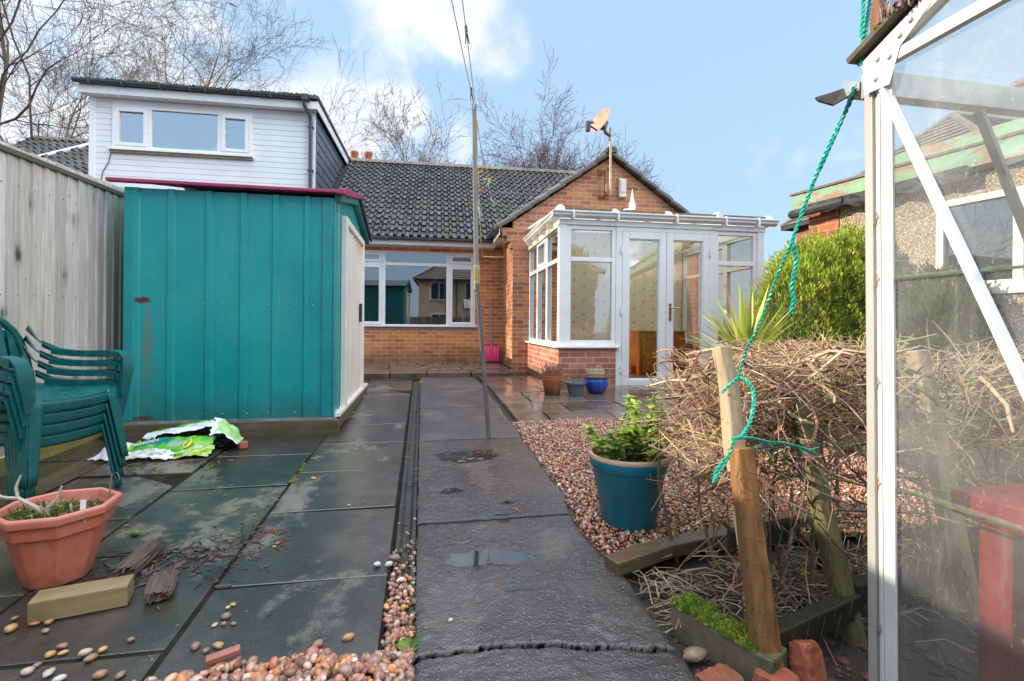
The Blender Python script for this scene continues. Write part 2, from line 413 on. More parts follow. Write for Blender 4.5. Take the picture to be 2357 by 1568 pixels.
def slab(mb, x0, x1, y0, y1, dz, rng, tone=None, th=.05):
    g_ = .011; c = tone or rng.uniform(.75,1.25); col=(c*rng.uniform(.95,1.05),c,c*rng.uniform(.95,1.08))
    tx, ty = rng.uniform(-.009,.009), rng.uniform(-.009,.009)
    x0+=g_*rng.uniform(.5,1.3);x1-=g_*rng.uniform(.5,1.3);y0+=g_*rng.uniform(.4,1.3);y1-=g_*rng.uniform(.4,1.3)
    b=.0025; vs=[]
    for k,(i,o) in enumerate(((0,-th),(0,-b),(b,0))):
        for x,y in ((x0+i,y0+i),(x1-i,y0+i),(x1-i,y1-i),(x0+i,y1-i)):
            vs.append((x,y,gz(y)+dz+o+tx*(x-x0)+ty*(y-y0)))
    fs=[(8,9,10,11)]+[(r*4+k,r*4+(k+1)%4,(r+1)*4+(k+1)%4,(r+1)*4+k) for r in (0,1) for k in range(4)]
    mb.add(vs,fs,col)
bed = MB()
for (xa,xb,ya,yb) in ((-2.44,-.112,.68,7.42),):
    n_=24;bed.add([(x,ya+(yb-ya)*j/n_,gz(ya+(yb-ya)*j/n_)-.0075) for j in range(n_+1) for x in (xa,xb)],[(2*j,2*j+1,2*j+3,2*j+2) for j in range(n_)])
tag(bed.build('paving_bed',plain('joint_dirt',(.016,.015,.011),.95,.4,9,bump=.8,bscale=90,spec=.1,stain=((.05,.06,.012),.55,7,.7)),fixn=False,off=(0,0,0)),kind='structure')
rng = random.Random(3)
pv = MB()
rowsA = [.68,1.30,1.92,2.56,3.15,3.76,4.33,4.95,5.62,6.25,6.88,7.42]
for a,b in zip(rowsA,rowsA[1:]): slab(pv,-.735,-.115,a,b,0,rng)
rowsB = [.95,1.60,2.22,2.95,3.55,4.10,4.75]
for a,b in zip(rowsB,rowsB[1:]):
    slab(pv,-1.355,-.735,a,b,-.002,rng)
rowsC = [.7,1.35,1.98,2.60,3.25,3.85,4.5]
for a,b in zip(rowsC,rowsC[1:]): slab(pv,-1.975,-1.355,a,b,0,rng)
rowsD = [.9,1.7,2.3,3.0,3.6,4.3]
for a,b in zip(rowsD,rowsD[1:]): slab(pv,-2.44,-1.975,a,b,-.003,rng)
tag(pv.build('paving', FLAG, off=(0,0,0)), kind='structure')
# terrace in front of the conservatory, flags glossier and browner
def wet_terrace():
    t = NT('wet_terrace_flag')
    mid = t.noise(3.5,6,.65)
    base = t.ramp(mid,[(.3,(.07,.055,.046)),(.6,(.14,.105,.082)),(.8,(.21,.165,.13))])
    base = t.mix(1.0,base,t.attr(),'MULTIPLY')
    base = t.mix(t.mapr(t.noise(120,2),.64,.75,0,.4),base,(.16,.13,.11))
    rough = t.mapr(t.noise(2.2,6,.6,dist=.6),.36,.66,.06,.30)
    return t.done(base,rough,t.bump(t.noise(150,4,.65),.10,.003),.75)
TERR = wet_terrace()
tp = MB(); rng = random.Random(9)
y = 4.30; k = 0
for dy in (.36,.50,.62,.62,.6,.6):
    x = .86 + (0 if k%2 else -.0); first = True
    while x < 5.2:
        wd = rng.uniform(.42,.78) if not first else (.32 if k%2==0 else .62)
        slab(tp, x, min(x+wd,5.3), y, y+dy, .0, rng); x += wd; first=False
    y += dy; k += 1
tag(tp.build('terrace', TERR, off=(0,0,0)), kind='structure')
# raised step of flags along the back wall of the bungalow
st = MB(); rng = random.Random(10)
for (a,b) in ((7.44,8.05),(8.05,8.7),(8.7,9.3),(9.3,9.86)):
    x=-3.2
    while x<.86:
        wd=rng.uniform(.5,.8); slab(st,x,min(x+wd,.88),a,b,.075,rng,th=.11); x+=wd
slab(st,.89,1.50,7.70,8.5,.045,rng,th=.1); slab(st,.89,1.50,8.5,9.2,.055,rng,th=.1); slab(st,.89,1.50,9.2,9.84,.055,rng,th=.1)
tag(st.build('back_step', TERR, off=(0,0,0)), kind='structure')

# ------------------------------------------------------------------ concrete path: fine grid with a real crack, joints and shallow hollows
def path_mesh():
    step=.0105
    ysn=list(np.arange(.55,1.33,step))+list(np.arange(1.33,1.53,.0048))+list(np.arange(1.53,4.3,step))+list(np.arange(4.3,7.46,.02))
    nx=84
    X=[];cols=[]
    joints=[(2.33,.0),(3.745,.012),(4.95,.0),(6.15,.0)]
    puds=[(.27,1.965,.21,.085),(.17,2.12,.05,.02),(.17,2.73,.10,.05),(.36,2.36,.10,.045),(.22,2.32,.06,.03),(.40,2.30,.05,.025),(.45,2.52,.05,.03),(.30,3.35,.22,.16),(.10,1.68,.045,.02),(.38,1.74,.09,.02),(.55,1.90,.05,.025)]
    V=np.zeros((len(ysn)*(nx+1),3),dtype=np.float32);C=np.zeros((len(V),3),dtype=np.float32)
    i=0
    for y in ysn:
        xr=.755+.006*y+.02*noise.noise((y*2.1,3,1))+.012*noise.noise((y*9,5,1))
        if 1.8<y<2.6: xr-=.03*math.sin((y-1.8)/.8*PI)
        xl=-.012+.006*noise.noise((y*6,0,7))
        for k in range(nx+1):
            f=k/nx;x=xl+(xr-xl)*f
            p=noise.noise((x*3.1,y*2.0,.3))+.55*noise.noise((x*9,y*8,2))
            z=.0035*p+.0024*noise.noise((x*34,y*30,4))+.0017*noise.noise((x*70,y*62,6))
            wet=0;dk=0
            for (px,py,rx,ry) in puds:
                dd=((x-px)/rx)**2+((y-py)/ry)**2
                if dd<4:
                    e=1.0-dd+.75*noise.noise((x*9,y*14,8))+.45*noise.noise((x*30,y*38,9))
                    wet=max(wet,min(1,max(0,e*2.2+.2)))
            z=z*(1-wet)-.0012*wet
            cr=1.43+.035*math.sin(x*5.2+.4)-.05*x+.018*noise.noise((x*11,2,2))+.008*noise.noise((x*40,2,9))
            if y>1.3 and y<1.6:
                d=abs(y-cr)
                if d<.008: z-=.035*(1-d/.008)**.5;dk=1
                elif y<cr: z-=.004
            for (jy,sl_) in joints:
                d=abs(y-(jy+sl_*x+.003*noise.noise((x*14,jy,1))))
                if d<.012: z-=.007*(1-d/.012)**.6;dk=max(dk,1-(d/.012)**4);wet=0
            ed=min(f,1-f)
            if ed<.02: z-=.006*(1-ed/.02)
            # spalled patches that show aggregate
            sp=noise.noise((x*4.2+3,y*3.3,11))
            chip=min(1,max(0,(sp+.3*noise.noise((x*25,y*25,3))-.25)*4))
            if y<3.8: z-=.004*chip
            V[i]=(x,y,gz(y)+.004+z);C[i]=(wet,chip,dk);i+=1
    n=nx+1
    F=[(j*n+k,j*n+k+1,(j+1)*n+k+1,(j+1)*n+k) for j in range(len(ysn)-1) for k in range(nx)]
    t=NT('wet_concrete');c=t.n('ShaderNodeSeparateColor',ins={0:t.attr()}).outputs
    ag=t.n('ShaderNodeTexVoronoi',feature='F1',ins={'Vector':t.obj,'Scale':95.0})
    agc=t.n('ShaderNodeSeparateColor',ins={0:ag.outputs['Color']}).outputs
    base=t.ramp(t.noise(3.2,6,.65),[(.25,(.024,.021,.021)),(.5,(.052,.044,.042)),(.75,(.095,.080,.070))])
    stone=t.ramp(agc[0],[(0,(.04,.033,.033)),(.5,(.11,.075,.055)),(.85,(.17,.135,.11)),(1,(.22,.20,.17))])
    base=t.mix(t.math('MULTIPLY',t.mapr(ag.outputs['Distance'],.25,.45,.85,0),t.mapr(agc[1],.45,.55,0,.75)),base,stone)
    base=t.mix(t.math('MULTIPLY',c[1],.38),base,(.14,.115,.095))
    base=t.mix(c[0],base,(.022,.020,.019));base=t.mix(c[2],base,(.006,.005,.005))
    damp=t.mapr(t.noise(1.7,6,.6,dist=.5),.4,.62,.08,.22)
    ypos=t.sep(t.obj)[1]
    damp=t.math('ADD',damp,t.mapr(ypos,3.70,3.78,0,.22))      # farther bays are drier
    rough=t.mix(c[0],damp,(.012,.012,.012));rough=t.mix(c[2],rough,(.9,.9,.9))
    h=t.math('ADD',t.math('MULTIPLY',t.noise(55,6,.7),1.0),t.math('MULTIPLY',t.mapr(ag.outputs['Distance'],.0,.5,1,0),.6))
    b=t.n('ShaderNodeBump',ins={'Height':h,'Distance':.004});t.set(b,'Strength',t.math('MULTIPLY',t.math('SUBTRACT',1.0,c[0]),.85))
    m_=t.done(base,None,b.outputs[0],.55)
    t.set(t.b,'Roughness',t.n('ShaderNodeSeparateColor',ins={0:rough}).outputs[0]);t.set(t.b,'Specular IOR Level',t.math('MULTIPLY',t.math('ADD',.9,t.math('MULTIPLY',c[0],.7)),t.math('SUBTRACT',1.0,c[2])))
    o=np_mesh('path',V,F,C,m_,base=(0,0,0))
    tag(o,kind='structure')
path_mesh()
# narrow drain channel beside the path
dc=MB()
CONC=plain('mossy_concrete',(.035,.034,.034),.5,.35,9,bump=.6,stain=((.04,.06,.015),.56,6,.8))
for (a,b) in ((.7,1.9),(1.91,2.9),(2.91,3.9),(3.91,4.9),(4.91,6.3)):
    dc.prism([(-.105,gz((a+b)/2)-.06),(-.020,gz((a+b)/2)-.06),(-.020,gz((a+b)/2)-.014),(-.034,gz((a+b)/2)-.010),(-.05,gz((a+b)/2)-.030),(-.075,gz((a+b)/2)-.030),(-.09,gz((a+b)/2)-.012),(-.105,gz((a+b)/2)-.014)],a,b)
o=dc.build('drain_channel',CONC,off=(0,0,0))
# follow the slope: shear the sections
for v in o.data.vertices:
    for (a,b) in ((.7,1.9),(1.91,2.9),(2.91,3.9),(3.91,4.9),(4.91,6.3)):
        if a-.001<=v.co.y<=b+.001: v.co.z+=gz(v.co.y)-gz((a+b)/2)
tag(o,kind='structure')
# ================================================================== the bungalow
def brick2(name,c1,c2,c3,mortar,**kw):       # picks x or y along the wall from the face direction
    m_=brick(name,'x',c1,c2,c3,mortar,**kw);nt=m_.node_tree
    comb=[n for n in nt.nodes if n.type=='COMBXYZ' and n.inputs[0].is_linked and n.inputs[0].links[0].from_node.type=='SEPXYZ'][0]
    sep=comb.inputs[0].links[0].from_node
    ge=nt.nodes.new('ShaderNodeNewGeometry');sn=nt.nodes.new('ShaderNodeSeparateXYZ');nt.links.new(ge.outputs['True Normal'],sn.inputs[0])
    ab=nt.nodes.new('ShaderNodeMath');ab.operation='ABSOLUTE';nt.links.new(sn.outputs[0],ab.inputs[0])
    gt=nt.nodes.new('ShaderNodeMath');gt.operation='GREATER_THAN';nt.links.new(ab.outputs[0],gt.inputs[0]);gt.inputs[1].default_value=.6
    mx=nt.nodes.new('ShaderNodeMix');mx.data_type='FLOAT';nt.links.new(gt.outputs[0],mx.inputs[0]);nt.links.new(sep.outputs[0],mx.inputs[2]);nt.links.new(sep.outputs[1],mx.inputs[3])
    nt.links.new(mx.outputs[0],comb.inputs[0]);return m_
BRK=brick2('orange_brick',(.42,.13,.050),(.60,.215,.078),(.72,.31,.105),(.74,.62,.48),msize=.012,dirt=(-.05,.45,(.13,.085,.06)))
BRKG=brick2('weathered_brick',(.31,.115,.070),(.52,.205,.105),(.68,.29,.115),(.62,.53,.43),msize=.012,efflor=.25)
BRKR=brick2('red_brick',(.42,.125,.085),(.56,.18,.12),(.66,.28,.20),(.66,.58,.49),msize=.014,dirt=(-.05,.28,(.10,.085,.05)))
def rooftile(name,c,moss=.5,rough=.3):
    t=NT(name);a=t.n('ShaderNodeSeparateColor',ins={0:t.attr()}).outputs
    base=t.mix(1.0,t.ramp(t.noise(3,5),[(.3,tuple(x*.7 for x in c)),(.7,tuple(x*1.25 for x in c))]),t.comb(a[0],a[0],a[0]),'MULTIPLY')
    lich=t.mapr(t.noise(22,5,.7),.6,.68,0,.35);base=t.mix(lich,base,(.20,.19,.15))
    mm=t.math('MULTIPLY',t.mapr(t.math('ADD',t.noise(1.4,5,.65),t.math('MULTIPLY',t.noise(16,5,.7),.6)),.86,.98,0,1),t.math('ADD',.35,t.math('MULTIPLY',a[1],.65)))
    mm=t.math('MULTIPLY',mm,moss)
    base=t.mix(mm,base,t.ramp(t.noise(40,4),[(.3,(.030,.034,.008)),(.7,(.105,.10,.022))]))
    rr=t.math('ADD',t.mapr(t.noise(4,4),.35,.65,rough-.12,rough+.12),t.math('MULTIPLY',mm,.6))
    h=t.math('ADD',t.noise(90,4,.7),t.math('MULTIPLY',mm,5.0))
    return t.done(base,rr,t.bump(h,.35,.005),.8)
TILE=rooftile('concrete_roof_tile',(.076,.068,.066),1.5,.20)
def tile_roof(mb,P0,U,W,n_up,tw=.152,gauge=None,seed=1,roll=.05,clip=None,pan=.5):
    """interlocking rolled tiles: P0 eave corner, U vector along the eave, W vector up the slope"""
    P0,U,W=Vector(P0),Vector(U),Vector(W);N=U.cross(W).normalized()
    if N.z<0:N=-N
    rr=random.Random(seed);nu=max(1,int(round(U.length/tw)));prof=[0,.06,.14,.22,.30,.38,.46,.56,.75]
    h=lambda ph: roll*math.sin(PI*min(1,ph/.5))**.8 if 0<ph<.5 else 0.0
    cols=[(k+p)/nu for k in range(nu) for p in prof]+[1.0]
    ph=[p for k in range(nu) for p in prof]+[0]
    for j in range(n_up):
        v0=j/n_up;v1=(j+1.12)/n_up
        tint=[rr.uniform(.72,1.3) for _ in range(nu+1)];lift=[rr.uniform(-.003,.004) for _ in range(nu+1)]
        wv=rr.uniform(-.006,.006)
        vs=[];cs=[]
        for row,(vv,dz,sh_) in enumerate(((v0,-.004,.25),(v0,.034,.35),(v0+.045*(v1-v0),.034,1),(v1,.002,1))):  # lower edges darkened in vertex colour to stand for shade under each course
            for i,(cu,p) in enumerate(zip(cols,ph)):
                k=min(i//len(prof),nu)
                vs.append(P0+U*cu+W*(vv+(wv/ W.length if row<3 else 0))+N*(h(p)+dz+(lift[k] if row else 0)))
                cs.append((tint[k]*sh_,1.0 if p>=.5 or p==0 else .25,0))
        n=len(cols);base=len(mb.v);mb.v+=[tuple(q) for q in vs];mb.c+=cs
        for row in (0,1,2):
            for i in range(n-1):
                if clip and not clip(vs[row*n+i]): continue
                mb.f.append((base+row*n+i,base+row*n+i+1,base+(row+1)*n+i+1,base+(row+1)*n+i))
    return mb
def casement(mb,x0,x1,z0,z1,y0,y1,w):       # four bars of a rectangular frame in a wall facing -y
    mb.box(x0,x0+w,y0,y1,z0,z1);mb.box(x1-w,x1,y0,y1,z0,z1)
    mb.box(x0+w,x1-w,y0,y1,z0,z0+w);mb.box(x0+w,x1-w,y0,y1,z1-w,z1)
def casement_x(mb,y0,y1,z0,z1,x0,x1,w):
    mb.box(x0,x1,y0,y0+w,z0,z1);mb.box(x0,x1,y1-w,y1,z0,z1)
    mb.box(x0,x1,y0+w,y1-w,z0,z0+w);mb.box(x0,x1,y0+w,y1-w,z1-w,z1)
GLASSD=glass('dormer_glass',(.55,.62,.68),boost=14.0)
GLASS=glass('window_glass',(.70,.75,.76),boost=6.5)
GLASSC=glass('conservatory_glass',(.88,.92,.90),boost=6.5)
FY0=3.50                                      # back wall plane
ROOF_S=.72; EV=(3.18,2.46)                    # eaves (y,z) and pitch
RIDGE=(6.75,EV[1]+ROOF_S*(6.75-EV[0]))
hb=hroot('brick_bungalow','orange brick bungalow with a dark tiled roof and a brick gable behind the white conservatory','bungalow',(-.3,3.5,0))
wx0,wx1,wz0,wz1=-3.20,-.83,.76,2.26
mb=MB()
mb.box(-3.95,wx0,FY0,FY0+.25,-.1,2.52);mb.box(wx1,-.282,FY0,FY0+.25,-.1,2.52)
mb.box(wx0,wx1,FY0,FY0+.25,-.1,wz0-.06);mb.box(wx0,wx1,FY0,FY0+.25,wz1,2.52)
mb.build('back_wall',BRK,hb)
mb=MB();mb.box(wx0-.03,wx1+.05,FY0-.012,FY0+.06,wz0-.06,wz0-.001);mb.build('stone_sill',plain('cement_sill',(.33,.25,.19),.85,.2,20,bump=.3),hb)
mb=MB();mb.prism([(-.28,-.1),(3.28,-.1),(3.28,2.64),(1.5,3.88),(-.28,2.64)],2.2,2.45)
mb.box(-.47,-.281,2.2,2.42,2.40,2.53);mb.box(-.39,-.281,2.202,2.42,2.29,2.40);mb.box(-.33,-.281,2.204,2.42,2.18,2.29)
mb.build('gable_wall',BRKG,hb)
mb=MB();mb.box(-.28,-.04,2.45,FY0+.24,-.1,2.6);mb.build('return_wall',BRK,hb)
mb=MB();mb.box(3.04,3.28,2.45,10.3,-.1,2.58);mb.box(-3.85,3.28,10.05,10.3,-.1,2.5);mb.build('far_wall',BRKG,hb)
# main roof and far slope
mb=MB();sl_=math.hypot(RIDGE[0]-EV[0],RIDGE[1]-EV[1])
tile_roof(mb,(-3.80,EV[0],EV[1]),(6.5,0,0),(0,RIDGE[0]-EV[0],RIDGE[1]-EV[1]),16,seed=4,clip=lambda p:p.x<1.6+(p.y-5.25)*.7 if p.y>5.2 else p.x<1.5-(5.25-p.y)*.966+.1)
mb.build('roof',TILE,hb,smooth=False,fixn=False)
mb=MB();mb.prism([(EV[0]+.05,EV[1]-.05),(RIDGE[0],RIDGE[1]-.03),(10.3,2.45)],-3.79,1.4,ax='x')
mb.add([(1.4,EV[0]+.3,EV[1]+.1),(1.4,10.3,2.45),(1.4,6.75,RIDGE[1]-.03),(3.2,10.3,2.45),(3.2,5.3,2.55),(2.35,6.75,RIDGE[1]-.05)],[(2,5,3,1),(5,4,3),(2,0,4,5)])
mb.build('roof_deck',plain('roof_underlay',(.05,.045,.04),.8),hb)
mb=MB();rr=random.Random(2)
x=-3.78
while x<2.1:
    pts=[(x,0),(x+.44,0)]
    prof=[(RIDGE[0]-.15,RIDGE[1]-.045),(RIDGE[0]-.09,RIDGE[1]+.04),(RIDGE[0],RIDGE[1]+.075),(RIDGE[0]+.09,RIDGE[1]+.04),(RIDGE[0]+.15,RIDGE[1]-.045)]
    mb.prism([(a,b+rr.uniform(-.004,.004)) for a,b in prof],x,x+.435,ax='x',col=(rr.uniform(.8,1.25),.8,0));x+=.445
mb.build('ridge',rooftile('ridge_tile',(.12,.10,.08),1.0,.6),hb)
# gable roof: two slopes, stepped verge tiles and a little ridge
mb=MB();ap=(1.5,3.95)
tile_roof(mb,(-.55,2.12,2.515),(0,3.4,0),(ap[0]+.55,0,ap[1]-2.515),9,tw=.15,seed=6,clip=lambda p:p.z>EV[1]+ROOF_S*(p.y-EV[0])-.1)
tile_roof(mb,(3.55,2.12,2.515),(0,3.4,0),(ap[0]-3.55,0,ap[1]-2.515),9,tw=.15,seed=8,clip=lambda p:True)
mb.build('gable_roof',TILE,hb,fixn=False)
mb=MB();rr=random.Random(5)
for sx in (-1,1):
    n=7
    for i in range(n):
        a=Vector((ap[0]+sx*2.06*(1-i/n),2.18,2.50+1.43*i/n));b=Vector((ap[0]+sx*2.06*(1-(i+1.08)/n),2.18,2.50+1.43*(i+1.08)/n))
        up=Vector((sx*.57,0,.82))
        mb.bar(a+up*.028,b+up*.004,.20,.062,up=up,col=(rr.uniform(.7,1.2),.6,0))
mb.bar((1.5,2.06,3.985),(1.5,5.4,3.985),.20,.09)
mb.bar((1.5,2.05,4.02),(1.5,2.5,4.02),.13,.06)
mb.build('verge',rooftile('verge_tile',(.10,.085,.07),.6,.6),hb,bevel=.012)
# gutters, fascia
def gutter(mb,a,b,r=.055,axis='x'):
    prof=[(-r,0),(-r*.92,-r*.55),(-r*.5,-r*.95),(r*.5,-r*.95),(r*.92,-r*.55),(r,0),(r*.85,0),(r*.4,-r*.7),(-r*.4,-r*.7),(-r*.85,0)]
    if axis=='x': mb.prism([(a[1]+p,a[2]+q) for p,q in prof],a[0],b[0],ax='x')
    else: mb.prism([(a[0]+p,a[2]+q) for p,q in prof],a[1],b[1],ax='y')
mb=MB();gutter(mb,(-3.8,EV[0]-.045,2.46),(-.42,0,0))
for x in (-3.4,-2.55,-1.75,-.9): mb.box(x-.015,x+.015,EV[0]-.104,EV[0]+.01,2.395,2.475)
gutter(mb,(-.60,2.14,2.52),(0,3.5,0),axis='y');mb.build('gutter',GREYP,hb)
mb=MB();mb.box(-3.8,-.47,EV[0]+.015,EV[0]+.035,2.33,2.47);mb.box(-3.8,-.47,EV[0]+.036,FY0,2.33,2.342)
mb.box(-.535,-.52,2.14,3.17,2.38,2.50);mb.box(-.519,-.285,2.425,3.45,2.38,2.392);mb.build('fascia',WHITE,hb)
# the wide back window
wf=MB();yo,yi=FY0+.03,FY0+.10
casement(wf,wx0,wx1,wz0,wz1,yo,yi,.045)
xs_=(-2.64,-1.38);zt=2.0
for x in xs_: wf.box(x-.035,x+.035,yo-.002,yi-.003,wz0+.045,wz1-.045)
segs=[(wx0+.045,xs_[0]-.035),(xs_[0]+.035,xs_[1]-.035),(xs_[1]+.035,wx1-.045)]
for a,b in segs: wf.box(a,b,yo,yi-.003,zt-.03,zt+.03)
for i in (0,2):
    a,b=segs[i]
    casement(wf,a+.001,b-.001,zt+.03,wz1-.046,yo-.018,yo+.03,.052);casement(wf,a+.001,b-.001,wz0+.046,zt-.031,yo-.018,yo+.03,.052)
wo=wf.build('back_window',WHITE,hb,bevel=.006)
for i,(a,b) in enumerate(segs):
    e=.05 if i!=1 else 0
    for (z0,z1) in ((wz0+.045+e,zt-.03-e),(zt+.03+e,wz1-.045-e)):
        q=MB();tw_=R.uniform(-.0015,.0015);y_=FY0+.045
        q.quad((a+e,y_+tw_,z0),(b-e,y_-tw_,z0),(b-e,y_-tw_*2,z1),(a+e,y_+tw_*.5,z1));q.build('pane',GLASS,wo,fixn=False)
mb=MB();mb.box(wx0-.02,wx1+.04,FY0-.05,FY0+.03,wz0-.002,wz0+.03);mb.build('window_sill',WHITE,wo,bevel=.004)
mb=MB();mb.box(wx0-.5,wx1+.3,6.0,6.05,-.05,2.4,(1,1,1));mb.box(wx0-.5,wx1+.3,3.76,6.0,-.06,-.01);mb.box(wx0-.5,wx1+.3,3.76,6.0,2.40,2.44);mb.box(wx0-.55,wx0-.5,3.76,6.0,-.05,2.4);mb.box(wx1+.3,wx1+.35,3.76,6.0,-.05,2.4)
mb.build('room_interior',plain('room_wall',(.20,.17,.14),.8,.2,2),hb)
# chimney with two orange pots behind the ridge
ch=MB();ch.box(-4.15,-3.3,7.75,8.25,4.2,5.26);cho=ch.build('chimney_stack',BRKG,hb)
for x in (-3.93,-3.54):
    p=MB();p.lathe([(.08,5.261),(.10,5.33),(.095,5.60),(.115,5.62),(.115,5.69),(.09,5.70),(.085,5.4)],20,(x,8.0,0));p.build('chimney_pot',plain('terracotta_pot',(.45,.13,.06),.75,.2,10),cho,smooth=True)
p=MB();p.tube([(-3.08,8,4.9),(-3.08,8,5.75)],.012,6);p.tube([(-3.2,8,5.75),(-2.96,8,5.75)],.008,5);p.tube([(-3.16,8,5.68),(-3.0,8,5.68)],.008,5);tag(p.build('chimney_aerial',GREYP,hb))

# ------------------------------------------------------------------ satellite dish on its pole
sd=hroot('satellite_dish','faded peach satellite dish on a tall pole bracketed to the brick gable','satellite dish',(1.46,2.05,3.1))
RUST=plain('rusty_steel',(.30,.11,.055),.75,.35,18,bump=.3,stain=((.42,.36,.30),.5,9,.7))
p=MB();p.tube([(1.46,2.04,3.16),(1.455,2.04,4.37)],.021,12);p.build('pole',plain('tarnished_pole',(.42,.36,.25),.45,.3,14,Metallic=.5),sd,smooth=True)
p=MB();p.bar((1.39,2.10,3.62),(1.39,2.10,3.15),.02,.10);p.bar((1.39,2.19,3.62),(1.47,2.02,3.66),.03,.03);p.bar((1.39,2.19,3.18),(1.47,2.02,3.14),.03,.03);p.box(1.28,1.5,2.175,2.199,3.13,3.17);p.box(1.28,1.36,2.18,2.199,3.55,3.66)
p.bar((1.39,2.12,3.6),(1.37,2.02,3.2),.02,.02);p.build('wall_bracket',RUST,sd)
DF=Vector((-.80,-.42,.42)).normalized();DU=(Vector((0,0,1))-DF*DF.z).normalized();DS=DF.cross(DU)
c=Vector((1.25,1.99,4.46));p=MB()
def dishp(u,v):
    r=u;a=2*PI*v;x=.20*r*math.cos(a);y=.26*r*math.sin(a)
    return c+DS*x+DU*y+DF*(.075*r*r-.06)
p.grid(dishp,8,40);p.build('reflector',plain('faded_dish_paint',(.60,.34,.22),.6,.18,7,stain=((.60,.42,.32),.52,4,.5)),sd,smooth=True,solid=.006)
p=MB();p.tube([(1.455,2.04,4.22),(1.36,2.02,4.26),(1.30,2.0,4.38)],.03,8);p.bar(c-DF*.06-DU*.02,c-DF*.14-DU*.02,.12,.14);p.build('mount',plain('mossy_mount',(.16,.14,.05),.7,.4,20),sd)
p=MB();b0=c-DU*.22;lnb=Vector((.98,1.78,4.27));p.bar(b0,lnb,.028,.02);p.build('feed_arm',GREYP,sd)
p=MB();p.bar(lnb+Vector((-.03,0,.06)),lnb+Vector((-.03,0,-.10)),.06,.09);p.tube([lnb+Vector((-.02,0,.05)),lnb+Vector((.07,.05,.08))],.028,10);p.build('receiver',GREYP,sd)
# pale alarm box
ab=hroot('meter_box','cream rectangular box fixed to the brick gable right of the pole','meter box',(1.72,2.19,3.15))
p=MB();p.box(1.665,1.80,2.13,2.2,3.16,3.50);p.build('housing',plain('cream_box',(.70,.68,.55),.5,.06),ab,bevel=.012)
p=MB();p.box(1.685,1.78,2.118,2.13,3.25,3.475);p.build('lid',plain('pink_white_lid',(.72,.66,.62),.5,.05),ab,bevel=.005)

# ================================================================== attached house with the white dormer
dh=hroot('dormer_house','white clad dormer with a three part window and slate side above the green shed','house',(-5.9,3.5,0))
DX0,DX1=-7.79,-3.95;DZ=4.87
mb=MB();zb=3.15;rr=random.Random(3)
prof=[]
z=zb;zs=[]
while z<DZ: zs.append(z);z+=.102
WX0,WX1,WZ0,WZ1=-7.41,-5.06,3.94,4.73
def clad(xa,xb,za=0,zc=9):
    for z in zs:
        z1=min(z+.102,DZ);lo=max(z,za);hi=min(z1,zc)
        if hi-lo<.012: continue
        mb.box(xa,xb,FY0-.0,FY0+.03,lo,min(hi,lo+.092)) ;
        if hi-lo>.094: mb.box(xa,xb,FY0+.012,FY0+.03,lo+.092,hi)
clad(DX0+.09,WX0);clad(WX1,DX1-.09);clad(WX0,WX1,0,WZ0-.03);clad(WX0,WX1,WZ1+.0,9)
mb.build('cladding',CLADM,dh)
mb=MB();mb.box(DX0,DX0+.09,FY0-.02,FY0+.05,zb,DZ);mb.box(DX1-.09,DX1+.02,FY0-.02,FY0+.05,zb,DZ);mb.box(DX0-.06,DX1+.10,3.30,3.32,4.84,4.98);mb.box(DX0-.06,DX1+.06,3.32,FY0-.021,4.85,4.865)
mb.box(DX1+.075,DX1+.10,3.32,6.75,4.84,5.0)
mb.build('fascia',WHITE,dh)
mb=MB();gutter(mb,(DX0-.10,3.24,5.045),(DX1-.02,0,0),.06)
for x in (-7.62,-7.1,-6.5,-6.0,-5.75,-5.2,-4.65): mb.box(x-.014,x+.014,3.173,3.30,4.97,5.055)
mb.box(DX1-.16,DX1-.04,3.175,3.30,4.96,5.065);mb.build('gutter',GREYP,dh)
mb=MB();mb.tube([(DX1-.12,3.24,5.0),(DX1-.12,3.24,4.88),(DX1-.06,3.40,4.75),(DX1-.05,3.43,4.66),(DX1-.05,3.43,2.6)],.035,12);
for z in (4.53,3.7): mb.box(DX1-.10,DX1-.0,3.40,3.48,z,z+.035)
mb.build('downpipe',GREYP,dh,smooth=True)
mb=MB();mb.box(DX0-.10,DX1+.13,3.26,7.0,5.02,5.08);mb.build('flat_roof',plain('roofing_felt',(.10,.105,.115),.6,.3,6,bump=.5),dh,bevel=.01)
# moss cushions on the felt edge
V=[];Fc=[];Cc=[]
rr=random.Random(8);mo=MB()
def cushion(mb,c,r,h,col,seed=0,n=7,m=4):
    vs=[];fs=[]
    for i in range(m+1):
        th=PI/2*i/m
        for k in range(n):
            a=2*PI*k/n;q=r*math.cos(th)*(1+.35*noise.noise((c[0]*9+math.cos(a)*2,c[1]*9+math.sin(a)*2,seed+i)))
            vs.append((c[0]+q*math.cos(a),c[1]+q*math.sin(a),c[2]+h*math.sin(th)))
    for i in range(m):
        for k in range(n): fs.append((i*n+k,i*n+(k+1)%n,(i+1)*n+(k+1)%n,(i+1)*n+k))
    mb.add(vs,fs,col)
for k in range(260):
    x=rr.uniform(DX0,DX1) if rr.random()<.5 else rr.choice((rr.uniform(DX0,DX0+1.6),rr.uniform(DX1-.7,DX1+.1)))
    g_=rr.random();cushion(mo,(x,rr.uniform(3.26,3.36),5.075),rr.uniform(.015,.045),rr.uniform(.012,.04),(.07+.10*g_,.075+.06*g_,.015),k)
mo.build('roof_moss',MOSSM,dh,smooth=True)
